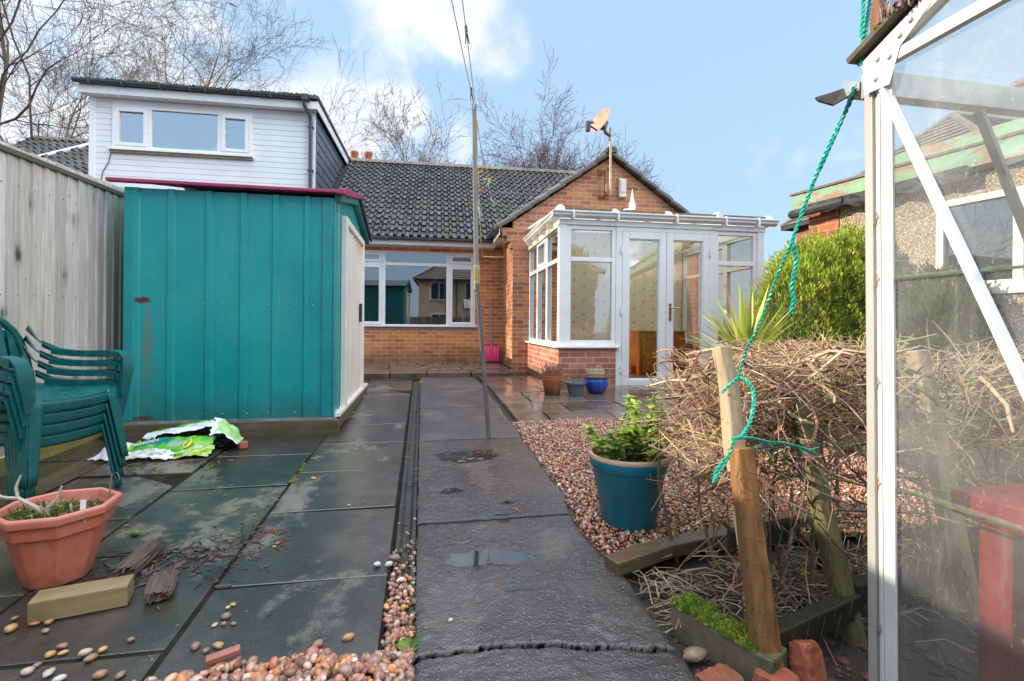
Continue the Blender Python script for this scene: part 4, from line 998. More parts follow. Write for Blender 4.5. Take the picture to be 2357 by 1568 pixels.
# ================================================================== stack of green plastic garden chairs
CHP=plain('dark_green_plastic',(.004,.095,.095),.3,.12,5,spec=.5,bump=.06,bscale=140,stain=((.10,.17,.13),.55,12,.5))
def make_chair():
    ro=root('garden_chair','','garden chair',(0,0,0),local=True)
    # local frame: x across, +y to the front, z up
    s=MB()
    def seat(u,v):
        x=(u-.5)*(.46+.04*v);y=-.22+.46*v
        z=.425+.022*(abs(u-.5)*2)**2-.018*math.sin(PI*v)-(.03*max(0,(v-.86)/.14)**2)
        return (x,y,z)
    s.grid(seat,14,14);so_=s.build('seat',CHP,ro,smooth=True,solid=.006)
    a=MB()
    def apron(u,v):
        th=(u-.5)*1.0;x=(u-.5)*.50;y=.235+.035*math.cos((u-.5)*PI)-.008*v
        return (x,y,.40-.060*v+.015*(abs(u-.5)*2)**3)
    a.grid(apron,16,3);a.build('apron',CHP,ro,smooth=True,solid=.005)
    for sx in (-1,1):
        def apr(u,v): return (sx*(.232+.01*u+.006*v),-.22+.45*u,.43-.055*v)
        l=MB();l.grid(apr,8,2);l.build('side_apron',CHP,ro,smooth=True,solid=.005)
        for fy in (1,-1):
            l=MB()
            def leg(u,v,fy=fy):
                # L shaped section: u runs round the corner, v goes down
                tz=.42*(1-v);sp=.035*v
                w1=.075*(1-.45*v);cx=sx*(.245+sp);cy=(.245 if fy>0 else -.215)+fy*(sp*(1.0 if fy>0 else 2.0))
                if u<.45: f=(.45-u)/.45;return (cx-sx*w1*f*1.0,cy,tz)
                if u>.55: f=(u-.55)/.45;return (cx,cy-fy*w1*f,tz)
                return (cx-sx*.006,cy-fy*.006,tz)
            l.grid(leg,10,8);l.build('leg',CHP,ro,smooth=True,solid=.006)
        # arm: flat rail from the back to a rounded front, falling into the front leg
        ar=MB();pts=[(.205,-.235,.78),(.235,-.20,.70),(.262,-.13,.652),(.278,-.02,.638),(.285,.10,.638),(.287,.185,.642),(.288,.235,.630),(.287,.262,.595),(.280,.272,.52),(.266,.268,.43),(.262,.262,.36)]
        wd=[(.012,.02,.012),(.018,.012,.008),(.026,.0,.004),(.028,0,.002),(.029,0,0),(.030,0,0),(.031,0,0),(.033,0,0),(.036,0,0),(.030,0,0),(.016,0,0)]
        ar.ribbon([(sx*x,y,z) for x,y,z in pts],[(sx*w_[0]*sx,w_[1],w_[2]) for w_ in wd],.008)
        # turned down lip on the outer edge of the rail
        lp=[(sx*(p[0]+w_[0]),p[1],p[2]-.018) for p,w_ in zip(pts[1:7],wd[1:7])];ar.ribbon(lp,(0,0,.020),.006)
        lp=[(sx*(p[0]-w_[0]),p[1],p[2]-.016) for p,w_ in zip(pts[2:7],wd[2:7])];ar.ribbon(lp,(0,0,.016),.005)
        ar.build('armrest',CHP,ro,smooth=True)
    b=MB()
    def bx(t): return .215*math.sin(t)          # arch
    arch=[]
    for k in range(15):
        t=-PI/2+PI*k/14;x=.222*math.sin(t)*(1 if abs(t)<1.2 else 1);h=.43+.43*max(0,math.cos(t))**.55
        arch.append((x,-.225-.19*(h-.43),h))
    b.ribbon(arch,[(0,.006,.0)]*15,.05) if False else b.tube(arch,[.020]*15,8)
    for k in range(7):
        x=(k-3)*.052;h=.43+.43*max(0,math.sqrt(max(0,1-(x/.225)**2)))**.6-.012
        b.ribbon([(x*.9,-.215,.43),(x,-.245,.56),(x*1.02,-.225-.19*(h-.43),h)],(.017,0,0),.007)
    b.ribbon([(-.21,-.22,.45),(0,-.235,.44),(.21,-.22,.45)],(0,.003,.022),.007)
    b.build('backrest',CHP,ro,smooth=True)
    return ro
CA=math.radians(-138)                          # front faces the camera and to the right
labs=['lowest green plastic garden chair, at the bottom of the stack by the fence','second green garden chair from the bottom of the stack by the fence','third green garden chair from the bottom, just under the top one of the stack','topmost green plastic garden chair of the stack, wet seat and backrest showing']
c0=make_chair()
for i in range(4):
    o=c0 if i==0 else copy_tree(c0)
    o['label']=labs[i];o['group']='stacked green garden chairs'
    dirx,diry=math.sin(-CHR),math.cos(CHR)
    o.location=(CHX+dirx*.012*i,CHY+diry*.012*i,gz(CHY)+.004+.055*i);o.rotation_euler=(0,0,CHR);o.scale=(1,1,.92)

# ================================================================== octagonal planter
OCT=NT('sun_bleached_terracotta_plastic');zz=OCT.sep(OCT.obj)[2];base=OCT.ramp(OCT.noise(4,5),[(.3,(.42,.10,.05)),(.7,(.54,.15,.08))])
base=OCT.mix(OCT.mapr(OCT.noise(9,6,.7,stretch=(1,1,.3)),.50,.68,0,.55),base,(.50,.24,.18));base=OCT.mix(OCT.mapr(OCT.math('ADD',zz,OCT.mapr(OCT.noise(14,5,.7),.3,.7,-.06,.06)),.0,.09,.6,0),base,(.14,.06,.035))
base=OCT.mix(OCT.mapr(OCT.noise(60,3,.6),.66,.74,0,.5),base,(.22,.10,.06));base=OCT.mix(OCT.mapr(zz,.285,.32,0,.35),base,(.56,.26,.24));OCT=OCT.done(base,.5,OCT.bump(OCT.noise(180,3),.08,.003))
PX,PY=-1.325,2.09;PZ=gz(PY)
pl_=root('octagonal_planter','terracotta coloured octagonal plastic planter holding dead twigs and moss','planter',(PX,PY,PZ))
mb=MB();oct_=lambda r,z,rot=PI/8:[(PX+r*math.cos(rot+k*PI/4)*(1.0 if True else 1),PY+r*math.sin(rot+k*PI/4),PZ+z) for k in range(8)]
rings=[(.001,.012),(.115,.003),(.122,.0),(.128,.03),(.178,.225),(.198,.228),(.207,.282),(.226,.288),(.230,.318),(.222,.328),(.205,.326),(.197,.29),(.19,.272)]
vs=[];
for r_,z in rings: vs+=oct_(r_,z,PI/8+.15)
mb.add(vs,[(i*8+k,i*8+(k+1)%8,(i+1)*8+(k+1)%8,(i+1)*8+k) for i in range(len(rings)-1) for k in range(8)])
mb.build('pot',OCT,pl_,bevel=.005)
mb=MB();rr=random.Random(3)
def soilp(u,v):
    r_=.192*u;a=2*PI*v;return (PX+r_*math.cos(a),PY+r_*math.sin(a),PZ+.272+.022*noise.noise((r_*22*math.cos(a),r_*22*math.sin(a),3)))
mb.grid(soilp,8,28);mb.build('soil',SOIL,pl_,smooth=True)
def blades(mb,c,n,rad,hmin,hmax,rr,cols,w=.004,lean=.6):
    for k in range(n):
        a=rr.uniform(0,2*PI);r_=rad*math.sqrt(rr.random());x,y=c[0]+r_*math.cos(a),c[1]+r_*math.sin(a);h=rr.uniform(hmin,hmax);b=rr.uniform(0,2*PI);le=rr.uniform(.1,lean)*h
        dx,dy=math.cos(b)*le,math.sin(b)*le;px,py=-math.sin(b)*w,math.cos(b)*w;col=rr.choice(cols);q=rr.uniform(.7,1.3);col=tuple(z*q for z in col)
        mb.add([(x-px,y-py,c[2]),(x+px,y+py,c[2]),(x+dx*.45+px,y+dy*.45+py,c[2]+h*.65),(x+dx*.45-px,y+dy*.45-py,c[2]+h*.65),(x+dx,y+dy,c[2]+h*.95)],[(0,1,2,3),(3,2,4)],col)
mb=MB()
blades(mb,(PX-.05,PY-.02,PZ+.275),420,.13,.012,.06,rr,[(.09,.15,.02),(.14,.17,.03),(.22,.19,.06),(.06,.11,.02)],.003,1.0)
blades(mb,(PX+.05,PY+.02,PZ+.27),260,.12,.01,.045,rr,[(.10,.14,.03),(.20,.15,.06),(.24,.20,.10)],.003,1.2)
mb.build('moss_tuft',LEAF,pl_,fixn=False)
mb=MB();BON=(.50,.43,.34)
def twig(mb,pts,r0,r1,col,n=6):
    k=len(pts);mb.tube(pts,[r0+(r1-r0)*i/(k-1) for i in range(k)],n,col)
b=Vector((PX-.02,PY-.03,PZ+.27))
twig(mb,[b,b+Vector((-.04,-.02,.06)),b+Vector((-.10,-.03,.105)),b+Vector((-.16,-.03,.11)),b+Vector((-.205,-.03,.15))],.011,.005,BON)
twig(mb,[b+Vector((-.10,-.03,.105)),b+Vector((-.115,-.02,.15)),b+Vector((-.10,-.02,.19)),b+Vector((-.095,-.02,.20))],.007,.003,BON)
twig(mb,[b+Vector((-.14,-.03,.11)),b+Vector((-.17,-.05,.125)),b+Vector((-.19,-.05,.12))],.005,.003,BON)
twig(mb,[b,b+Vector((.0,-.01,.05)),b+Vector((.035,-.0,.09)),b+Vector((.05,.0,.14))],.012,.004,BON)
twig(mb,[b+Vector((.02,0,.0)),b+Vector((.0,-.02,.03)),b+Vector((-.01,-.04,.07))],.009,.004,BON)
twig(mb,[b+Vector((.09,0,0)),b+Vector((.085,0,.06))],.006,.004,(.55,.52,.48))
twig(mb,[b+Vector((.17,.13,0)),b+Vector((.172,.13,.09)),b+Vector((.18,.13,.15)),b+Vector((.20,.13,.155)),b+Vector((.213,.13,.13)),b+Vector((.21,.13,.12))],.0035,.002,(.30,.22,.14))
twig(mb,[b+Vector((.11,.12,0)),b+Vector((.10,.12,.05)),b+Vector((.12,.12,.04))],.003,.002,(.28,.20,.14))
for k in range(22):
    a=rr.uniform(0,2*PI);p=b+Vector((rr.uniform(-.13,.15),rr.uniform(-.1,.12),.01));q=p+Vector((math.cos(a)*.07,math.sin(a)*.07,rr.uniform(.0,.03)))
    twig(mb,[p,(p+q)/2+Vector((0,0,.012)),q],.0022,.0015,rr.choice([BON,(.36,.29,.2),(.28,.24,.15)]),4)
mb.build('dead_twig',TWIG,pl_,smooth=True)
mb=MB();mb.bar((PX+.155,PY-.10,PZ+.27),(PX+.158,PY-.10,PZ+.365),.022,.002,up=(0,1,0));mb.build('plant_tag',WHITE,pl_)

pl_.scale=(.81,.81,.84)

# ================================================================== timber offcuts and rotten wood
def solid_block(name,label,cat,c,size,rz,mat,bevel=.004,tilt=0,group=None,rot=None):
    mb=MB();mb.box(-size[0]/2,size[0]/2,-size[1]/2,size[1]/2,0,size[2]);o=mb.build(name,mat,None,bevel=bevel,off=(0,0,0))
    o.location=c;o.rotation_euler=rot or (tilt,0,rz);return tag(o,label,cat,group)
solid_block('timber_offcut','square cut olive stained timber offcut lying in front of the planter','wood block',(-1.105,1.86,gz(1.86)),(.255,.088,.070),math.radians(15),wood('olive_timber',(.14,.10,.05),(.34,.25,.13),axis=0,streak=22,green=(-.1,.05,(.07,.075,.012),.5)))
ROT=wood('rotten_wood',(.020,.013,.012),(.15,.10,.085),axis=1,streak=90,rough=.7)
def rotten(name,label,c,L,W,H,rz,seed):
    """a decayed lump of board: long fibres standing apart, ragged broken ends"""
    rr=random.Random(seed);mb=MB();m=36;n=26
    per=[]
    for k in range(m):
        a=2*PI*k/m;ca,sa=math.cos(a),math.sin(a)
        per.append((W/2*math.copysign(abs(ca)**.5,ca),H/2*math.copysign(abs(sa)**.55,sa)))
    e0=[rr.uniform(0,.10) for _ in range(m)];e1=[rr.uniform(0,.16) for _ in range(m)]
    vs=[]
    for i in range(n+1):
        t=i/n
        for k,(x,z) in enumerate(per):
            tt=e0[k]+(1-e0[k]-e1[k])*t
            f=1+.20*noise.noise((k*1.9,t*1.3,seed))-.16*abs(noise.noise((k*.9,t*2.2,seed+4)))-.10*(1 if (k*7+seed)%5==0 else 0)
            en=1-.25*abs(2*t-1)**8
            vs.append((x*f*en,(tt-.5)*L,H/2+z*f*en*(1+.18*noise.noise((t*3,0,seed+6)))))
    fs=[(i*m+k,i*m+(k+1)%m,(i+1)*m+(k+1)%m,(i+1)*m+k) for i in range(n) for k in range(m)]
    mb.add(vs,fs)
    for t,base,sg in ((0,0,-1),(1,n*m,1)):
        k0=len(mb.v);cy=(-.5+.13 if sg<0 else .5-.15)*L
        mb.add([(0,cy,H/2)]+[tuple(vs[base+k]) for k in range(m)],[(0,1+k,1+(k+1)%m) for k in range(m)])
    for k in range(26):                      # loose slivers
        x=rr.uniform(-W/2,W/2);y=rr.uniform(-L/2,L/2);l=rr.uniform(.02,.07);z=H*rr.uniform(.5,1.02)
        mb.bar((x,y-l/2,z),(x+rr.uniform(-.006,.006),y+l/2,z+rr.uniform(-.006,.006)),rr.uniform(.002,.006),.003)
    o=mb.build(name,ROT,None,off=(0,0,0));o.location=c;o.rotation_euler=(0,0,rz);return tag(o,label,'rotten wood')
rotten('rotten_wood','rotten dark wood chunk with split end, right of the timber offcut',(-.905,1.93,gz(1.9)),.19,.085,.045,math.radians(17),3)
rotten('rotten_wood','long rotten wood piece pointing away between the planter and the split chunk',(-1.075,2.14,gz(2.1)),.28,.075,.055,math.radians(4),6)
# bits of decayed wood and dead leaves on the flags: nobody could count them
mb=MB();rr=random.Random(17)
def chip(x,y,s,col,dz=.0):
    a=rr.uniform(0,PI);l=s*rr.uniform(1,3.2);w=s*rr.uniform(.25,.6)
    dx,dy=math.cos(a)*l/2,math.sin(a)*l/2;px,py=-math.sin(a)*w/2,math.cos(a)*w/2;z=gz(y)+.003+dz;h=s*rr.uniform(.1,.35)
    mb.add([(x-dx-px,y-dy-py,z),(x+dx-px,y+dy-py,z),(x+dx+px,y+dy+py,z),(x-dx+px,y-dy+py,z),(x-dx*.6,y-dy*.6,z+h),(x+dx*.7,y+dy*.7,z+h)],[(0,1,5,4),(1,2,5),(2,3,4,5),(3,0,4)],col)
BRN=[(.03,.02,.016),(.05,.03,.022),(.09,.05,.035),(.13,.06,.045),(.02,.015,.014)]
for k in range(260): chip(rr.gauss(-1.03,.16),rr.gauss(2.13,.11),rr.uniform(.006,.02),rr.choice(BRN))
for k in range(160): chip(rr.gauss(-.78,.12),rr.gauss(2.22,.07),rr.uniform(.005,.016),rr.choice(BRN))
for k in range(25): chip(rr.gauss(-.66,.03),rr.gauss(2.34,.02),rr.uniform(.006,.014),(.22,.04,.02))
for k in range(170): chip(rr.gauss(-1.62,.28),rr.gauss(3.45,.12),rr.uniform(.006,.018),rr.choice(BRN+[(.16,.09,.05)]))
for k in range(150): chip(rr.uniform(-2.3,-.2),rr.uniform(1.4,4.0),rr.uniform(.003,.010),rr.choice(BRN+[(.25,.2,.15),(.3,.28,.25)]))
for k in range(220): chip(rr.gauss(.35,.5),7.7+abs(rr.gauss(0,.9)) if rr.random()<.5 else rr.gauss(9.0,.1),rr.uniform(.012,.035),rr.choice(BRN+[(.2,.07,.03)]),.078)
for k in range(60): chip(rr.gauss(1.35,.22),rr.gauss(5.55,.15),rr.uniform(.008,.022),rr.choice(BRN))
for k in range(90): chip(rr.uniform(.9,2.6),rr.uniform(4.3,6.0),rr.uniform(.005,.016),rr.choice(BRN))
for k in range(60): chip(rr.uniform(-.1,.0),rr.uniform(1.4,6),rr.uniform(.006,.018),rr.choice(BRN+[(.08,.1,.02)]))
for k in range(110): chip(rr.uniform(.85,2.6),rr.uniform(2.0,4.25),rr.uniform(.006,.018),rr.choice(BRN+[(.16,.09,.05),(.2,.14,.08)]),.014)
for k in range(700):
    x,y=rr.uniform(-2.3,.74),1.35+abs(rr.gauss(0,1.1))
    if -.12<x<0: continue
    chip(x,y,rr.uniform(.0015,.0045),rr.choice(BRN+[(.30,.26,.2),(.24,.15,.10),(.4,.37,.33),(.12,.10,.07)]))
tag(mb.build('leaf_litter',vcol('litter',.5),fixn=False,off=(0,0,0)),'dark scraps of dead leaf and rotten wood strewn on the wet flags','litter',kind='stuff')

# ================================================================== torn compost bag
bg_=root('compost_bag','torn green and white plastic compost bag crumpled in front of the shed','plastic bag',(-1.72,3.62,gz(3.62)))
BX,BY=-1.72,3.66;BZ=gz(3.62)+.002
BAGM=vcol('bag_film',.25,.25,30,.08,spec=.6)
G1=(.07,.42,.02);G2=(.02,.28,.05);TL=(.01,.22,.18);WH=(.72,.76,.85);YG=(.25,.48,.02)
def sheet(mb,corners,n,m,hf,colf,seed):
    a,b,c,d=[Vector(q) for q in corners]
    def fn(u,v):
        p=(a*(1-u)+b*u)*(1-v)+(d*(1-u)+c*u)*v
        cr=.018*noise.noise((u*5,v*4,seed))+.010*(1-abs(noise.noise((u*9,v*6,seed+5))*2))+.005*noise.noise((u*22,v*18,seed+2))
        return (p.x+.02*noise.noise((u*6,v*6,seed+9)),p.y+.015*noise.noise((v*7,u*5,seed+8)),max(BZ+.002,p.z+hf(u,v)+cr))
    mb.grid(fn,n,m,colf)
# green front face of the bag
mb=MB()
def cf(u,v):
    if u<.14: return YG if (v>.3 and v<.7) else G1
    if u<.55: return TL if .35<v<.9 and u<.52-.1*v else (G2 if v>.4 else (G1 if v>.2 else WH))
    if u<.70: return (.30,.42,.40) if .3<v<.6 else G1
    return YG if noise.noise((u*8,v*7,1))>.15 else G1
sheet(mb,((BX-.24,BY-.13,BZ+.01),(BX+.30,BY-.14,BZ+.015),(BX+.33,BY+.06,BZ+.10),(BX-.17,BY+.07,BZ+.075)),34,16,lambda u,v:.035*math.sin(PI*u)*math.sin(PI*v)**.6,cf,1)
mb.build('printed_face',BAGM,bg_,smooth=True,fixn=False)
# upper flap: white lining with green back edge, propped open over a dark hole
mb=MB()
sheet(mb,((BX-.16,BY+.085,BZ+.085),(BX+.29,BY+.085,BZ+.155),(BX+.27,BY+.17,BZ+.20),(BX-.14,BY+.17,BZ+.10)),26,10,lambda u,v:.02*math.sin(PI*v),lambda u,v:WH if v<.45 else G1,4)
sheet(mb,((BX+.30,BY-.02,BZ+.12),(BX+.47,BY-.01,BZ+.045),(BX+.46,BY+.16,BZ+.05),(BX+.27,BY+.16,BZ+.205)),14,10,lambda u,v:.035*math.sin(PI*u),lambda u,v:WH if v<.2 or u<.2 else (.35,.60,.22),7)
mb.build('open_flap',BAGM,bg_,smooth=True,fixn=False)
mb=MB()
sheet(mb,((BX-.19,BY+.05,BZ+.03),(BX+.40,BY+.04,BZ+.03),(BX+.38,BY+.2,BZ+.05),(BX-.15,BY+.2,BZ+.04)),16,6,lambda u,v:.0,lambda u,v:(.012,.013,.016),9)
sheet(mb,((BX-.17,BY+.17,BZ),(BX+.46,BY+.16,BZ),(BX+.28,BY+.175,BZ+.19),(BX-.13,BY+.175,BZ+.09)),16,6,lambda u,v:.0,lambda u,v:(.02,.03,.02),11)
mb.build('dark_inner_sheet',BAGM,bg_,fixn=False)  # near-black sheets under and behind the open flap
mb=MB()
sheet(mb,((BX-.38,BY-.10,BZ+.002),(BX-.20,BY-.15,BZ+.004),(BX-.12,BY+.10,BZ+.06),(BX-.34,BY+.10,BZ+.03)),20,14,lambda u,v:.06*math.sin(PI*u)*math.sin(PI*min(1,v*1.1)),lambda u,v:WH,14)
sheet(mb,((BX-.16,BY-.19,BZ+.002),(BX+.12,BY-.20,BZ+.002),(BX+.16,BY-.11,BZ+.03),(BX-.14,BY-.11,BZ+.04)),18,8,lambda u,v:.02*math.sin(PI*u),lambda u,v:WH if noise.noise((u*6,v*6,2))<.25 else (.40,.42,.16),16)
sheet(mb,((BX+.14,BY-.17,BZ+.002),(BX+.34,BY-.15,BZ+.002),(BX+.35,BY-.05,BZ+.05),(BX+.17,BY-.10,BZ+.045)),12,8,lambda u,v:.015*math.sin(PI*u),lambda u,v:YG if noise.noise((u*5,v*6,4))<.1 else (.42,.44,.25),18)
mb.build('white_back',BAGM,bg_,smooth=True,fixn=False)
def text(body,size,mat,parent,mtx,name):
    cu=bpy.data.curves.new(name,'FONT');cu.body=body;cu.size=size;cu.extrude=.0006;cu.align_x='CENTER';cu.align_y='CENTER'
    tmp=bpy.data.objects.new(name,cu);COL.objects.link(tmp)
    dg=bpy.context.evaluated_depsgraph_get();me=bpy.data.meshes.new_from_object(tmp.evaluated_get(dg))
    bpy.data.objects.remove(tmp);me.materials.clear();me.materials.append(mat)
    o=bpy.data.objects.new(name,me);COL.objects.link(o)
    if parent:
        o.parent=parent;of=Vector(OFF[parent.name]);mtx=mtx.copy();mtx.translation=mtx.translation-of
    o.matrix_local=mtx;return o
def face_mtx(p,u,v):
    u=Vector(u).normalized();v=Vector(v);n=u.cross(v).normalized();v=n.cross(u)
    m=Matrix((u,v,n)).transposed().to_4x4();m.translation=Vector(p);return m
YEL=plain('yellow_print',(.55,.55,.06),.4);DGR=plain('dark_print',(.03,.12,.02),.4)
mb=MB();c=Vector((BX+.19,BY-.075,BZ+.088));mb.grid(lambda u,v:(c.x+.024*u*math.cos(2*PI*v),c.y+.045*u*math.sin(2*PI*v)*.85,c.z+.045*u*math.sin(2*PI*v)*.5),2,20);mb.build('yellow_badge',YEL,bg_,fixn=False)
text('83375',.026,DGR,bg_,face_mtx((c.x,c.y-.002,c.z+.003),(.1,.85,.5),(-1,.1,.3)),'badge_number')
text('GARDEN',.034,WHITE,bg_,face_mtx((BX-.07,BY-.045,BZ+.093),(1,.35,.2),(-.2,.85,.5)),'bag_lettering')
# small broken brick by the shed corner
solid_block('brick_fragment','small orange brick fragment on the flags beside the compost bag','brick',(-1.24,3.74,gz(3.7)),(.06,.05,.05),.4,plain('broken_brick',(.34,.11,.07),.85,.25,20,bump=.6),.01)
# ================================================================== gravel
def ico(sub):
    import bmesh
    bm=bmesh.new();bmesh.ops.create_icosphere(bm,subdivisions=sub,radius=1)
    v=np.array([p.co[:] for p in bm.verts],dtype=np.float32);f=np.array([[q.index for q in fc.verts] for fc in bm.faces],dtype=np.int32);bm.free();return v,f
ICO1=ico(1);ICO2=ico(2)
PCOL=np.array([(.30,.15,.095),(.24,.10,.07),(.36,.19,.11),(.20,.105,.085),(.15,.085,.07),(.27,.16,.12),(.34,.24,.18),(.42,.34,.27),(.17,.12,.11),(.40,.20,.08),(.25,.12,.10),(.50,.45,.40),(.11,.075,.065),(.30,.11,.08)],dtype=np.float32)*np.array((1.62,1.46,1.38))
PWT=np.array([14,6,13,5,6,13,12,7,9,8,4,3.2,5,3],dtype=np.float32);PWT/=PWT.sum()
nrng=np.random.default_rng(5)
def pebbles(name,pts,sizes,ic,mat,flat=.62):
    n=len(pts);v0,f0=ic;k=len(v0)
    ax=np.stack([nrng.uniform(.8,1.25,n),nrng.uniform(.65,1.0,n),nrng.uniform(.5,.8,n)*flat/.62],1)*sizes[:,None]
    q=nrng.normal(size=(n,4));q[:,1:3]*=.45;q/=np.linalg.norm(q,axis=1)[:,None]
    w_,x,y,z=q.T
    Rm=np.stack([np.stack([1-2*(y*y+z*z),2*(x*y-z*w_),2*(x*z+y*w_)],1),np.stack([2*(x*y+z*w_),1-2*(x*x+z*z),2*(y*z-x*w_)],1),np.stack([2*(x*z-y*w_),2*(y*z+x*w_),1-2*(x*x+y*y)],1)],1)
    lump=1+.16*nrng.normal(size=(n,k)).astype(np.float32)*.6
    V=np.einsum('nij,nkj->nki',Rm,(v0[None]*lump[:,:,None])*ax[:,None,:])+pts[:,None,:]
    F=(f0[None]+(np.arange(n)*k)[:,None,None]).reshape(-1,3)
    C=PCOL[nrng.choice(len(PCOL),n,p=PWT)]*nrng.uniform(.6,1.35,(n,1))*nrng.uniform(.92,1.08,(n,3));C=np.repeat(C,k,0)
    return np_mesh(name,V.reshape(-1,3),F,C,mat,base=(0,0,0))
def path_right(y):
    xr=.755+.006*y+.02*noise.noise((y*2.1,3,1))
    if 1.8<y<2.6: xr-=.03*math.sin((y-1.8)/.8*PI)
    return xr
gp=MB();gp.add([(.70,1.93,gz(1.93)-.012),(3.2,1.93,gz(1.93)-.012),(3.2,4.31,gz(4.31)-.012),(.72,4.31,gz(4.31)-.012)],[(0,1,2,3)])
tag(gp.build('gravel_bed',plain('gravel_base',(.09,.05,.035),.8,.3,20,bump=.6),fixn=False,off=(0,0,0)),kind='structure')
P_=[];S_=[]
for y in np.arange(1.93,4.31,.0135):
    x0=path_right(y)+.012+.02*noise.noise((y*7,1,5))
    for x in np.arange(x0,3.1,.0155):
        if y>4.27+.012*noise.noise((x*8,0,3)): continue
        jx,jy=R.uniform(-.008,.008),R.uniform(-.008,.008);s=R.choice((.005,.0075,.009,.0105,.0125))*R.uniform(.85,1.2)
        if x-x0<.01: s*=.8
        P_.append((x+jx,y+jy,gz(y)+R.uniform(-.008,.006)+.012*noise.noise((x*3,y*3,9))+min(.012,(x-x0)*.12)));S_.append(s)
P_=np.array(P_,dtype=np.float32);S_=np.array(S_,dtype=np.float32)
near=P_[:,1]<2.75
GRV=vcol('gravel_stone',.38,.3,90,.2,spec=.5)
def merge_stuff(o,kind='stuff'): return tag(o,kind=kind)
o1=pebbles('gravel',P_[near],S_[near],ICO1,GRV);tag(o1,'nearer red brown pea gravel beside the wet path and around the teal pot','gravel',kind='stuff')
ICO0=(np.array([(0,0,1),(1,0,0),(0,1,0),(-1,0,0),(0,-1,0),(0,0,-1),(.6,.6,.5),(-.6,.6,.5),(-.6,-.6,.5),(.6,-.6,.5)],dtype=np.float32),np.array([(0,6,7),(0,7,8),(0,8,9),(0,9,6),(1,2,6),(2,3,7),(3,4,8),(4,1,9),(1,6,9),(2,7,6),(3,8,7),(4,9,8),(5,2,1),(5,3,2),(5,4,3),(5,1,4)],dtype=np.int32))
ICO0[0][6:]*=1.05
o2=pebbles('gravel',P_[~near],S_[~near]*1.05,ICO0,GRV);tag(o2,'farther red brown pea gravel up to the terrace flags','gravel',kind='stuff')
# heap of larger pebbles spilling in at the front edge and along the drain channel
P_=[];S_=[]
rr=random.Random(31)
for k in range(1500):
    x=rr.uniform(-1.15,-.02);edge=1.475+.035*noise.noise((x*5,2,2))-(.10*max(0,(-.62-x)))+(.02 if -.6<x<-.25 else 0)
    y=edge-abs(rr.gauss(0,.16))
    if y<1.1: continue
    P_.append((x,y,gz(y)+.006+rr.uniform(0,.014)*(1 if y<edge-.02 else .2)));S_.append(rr.choice((.006,.009,.011,.014,.018))*rr.uniform(.85,1.15))
for k in range(330):
    y=1.4+abs(rr.gauss(0,.38));x=-.062+rr.uniform(-.05,.042)
    P_.append((x,y,gz(y)-.016+rr.uniform(0,.012)*(1 if y<1.8 else .4)));S_.append(rr.uniform(.007,.013)*(1 if y<2 else .75))
P_=np.array(P_,dtype=np.float32);S_=np.array(S_,dtype=np.float32)
o3=pebbles('gravel',P_,S_,ICO2,PEB);tag(o3,'larger loose rounded pebbles spilling over the front edge of the flags and into the drain channel','gravel',kind='stuff')
# single stones lying about on the flags, each a thing
def mkpeb(seed):
    rr=random.Random(seed);v,f=ICO2;mb=MB()
    sx,sy,sz=rr.uniform(.95,1.3),rr.uniform(.7,.95),rr.uniform(.5,.7)
    vs=[(p[0]*sx*(1+.38*noise.noise((p[0]*1.3+seed,p[1]*1.3,p[2]))),p[1]*sy*(1+.34*noise.noise((p[1]*2.2,p[2]+seed,p[0]))),p[2]*sz*(1+.12*noise.noise((p[0],p[1]+seed,p[2]*2)))) for p in v]
    return vs,[tuple(q) for q in f]
STM={}
def stone_mat(c):
    if c not in STM: STM[c]=plain('pebble_%d'%len(STM),c,.3,.3,60,bump=.2,bscale=300)
    return STM[c]
STC=[(.32,.17,.10),(.42,.24,.10),(.26,.14,.11),(.45,.36,.26),(.5,.48,.45),(.22,.15,.12),(.36,.13,.09),(.48,.29,.10)]
STW=[0,1,1,0,2,3,3,1,1,5,4,6,5,0,1,3,2,0,7,7,0,2,1,3,4]
stones=[(-1.04,1.66,.015,2),(-1.05,1.625,.016,1),(-1.02,1.63,.012,7),(-1.055,1.585,.013,5),(-.955,1.615,.020,3),(-.915,1.625,.014,7),(-.925,1.59,.018,0),(-1.06,1.56,.018,3),(-1.0,1.545,.017,3),(-.86,1.66,.013,2),(-.955,1.515,.018,4),(-.86,1.515,.018,0),(-.805,1.505,.015,5),(-.62,1.73,.019,5),(-.64,1.695,.011,3),(-.615,1.695,.012,0),(-.585,1.69,.012,5),(-.655,1.595,.018,2),(-.59,1.588,.017,1),(-.618,1.572,.013,5),(-.625,1.80,.011,7),(-.635,1.785,.010,3),(-.215,1.56,.022,1),(-.30,1.545,.019,0),(-1.14,1.745,.013,0),(-1.25,1.77,.020,1),(-1.20,1.79,.014,6),(-1.16,1.79,.015,0),(-1.28,1.83,.012,2),(-1.24,1.85,.014,1),(-1.30,1.65,.010,6),(-1.19,1.53,.016,4),(-.94,1.48,.02,5),(-.60,2.23,.011,0),(-.605,2.20,.010,7),(-.12,1.98,.018,4),(-.10,2.02,.026,5),(-.165,1.985,.018,4),(-.62,3.02,.02,1),(-.36,2.60,.010,3),(.48,2.42,.012,6),(.10,1.60,.010,4)]
protos=[mkpeb(s) for s in range(6)]
meshes={}
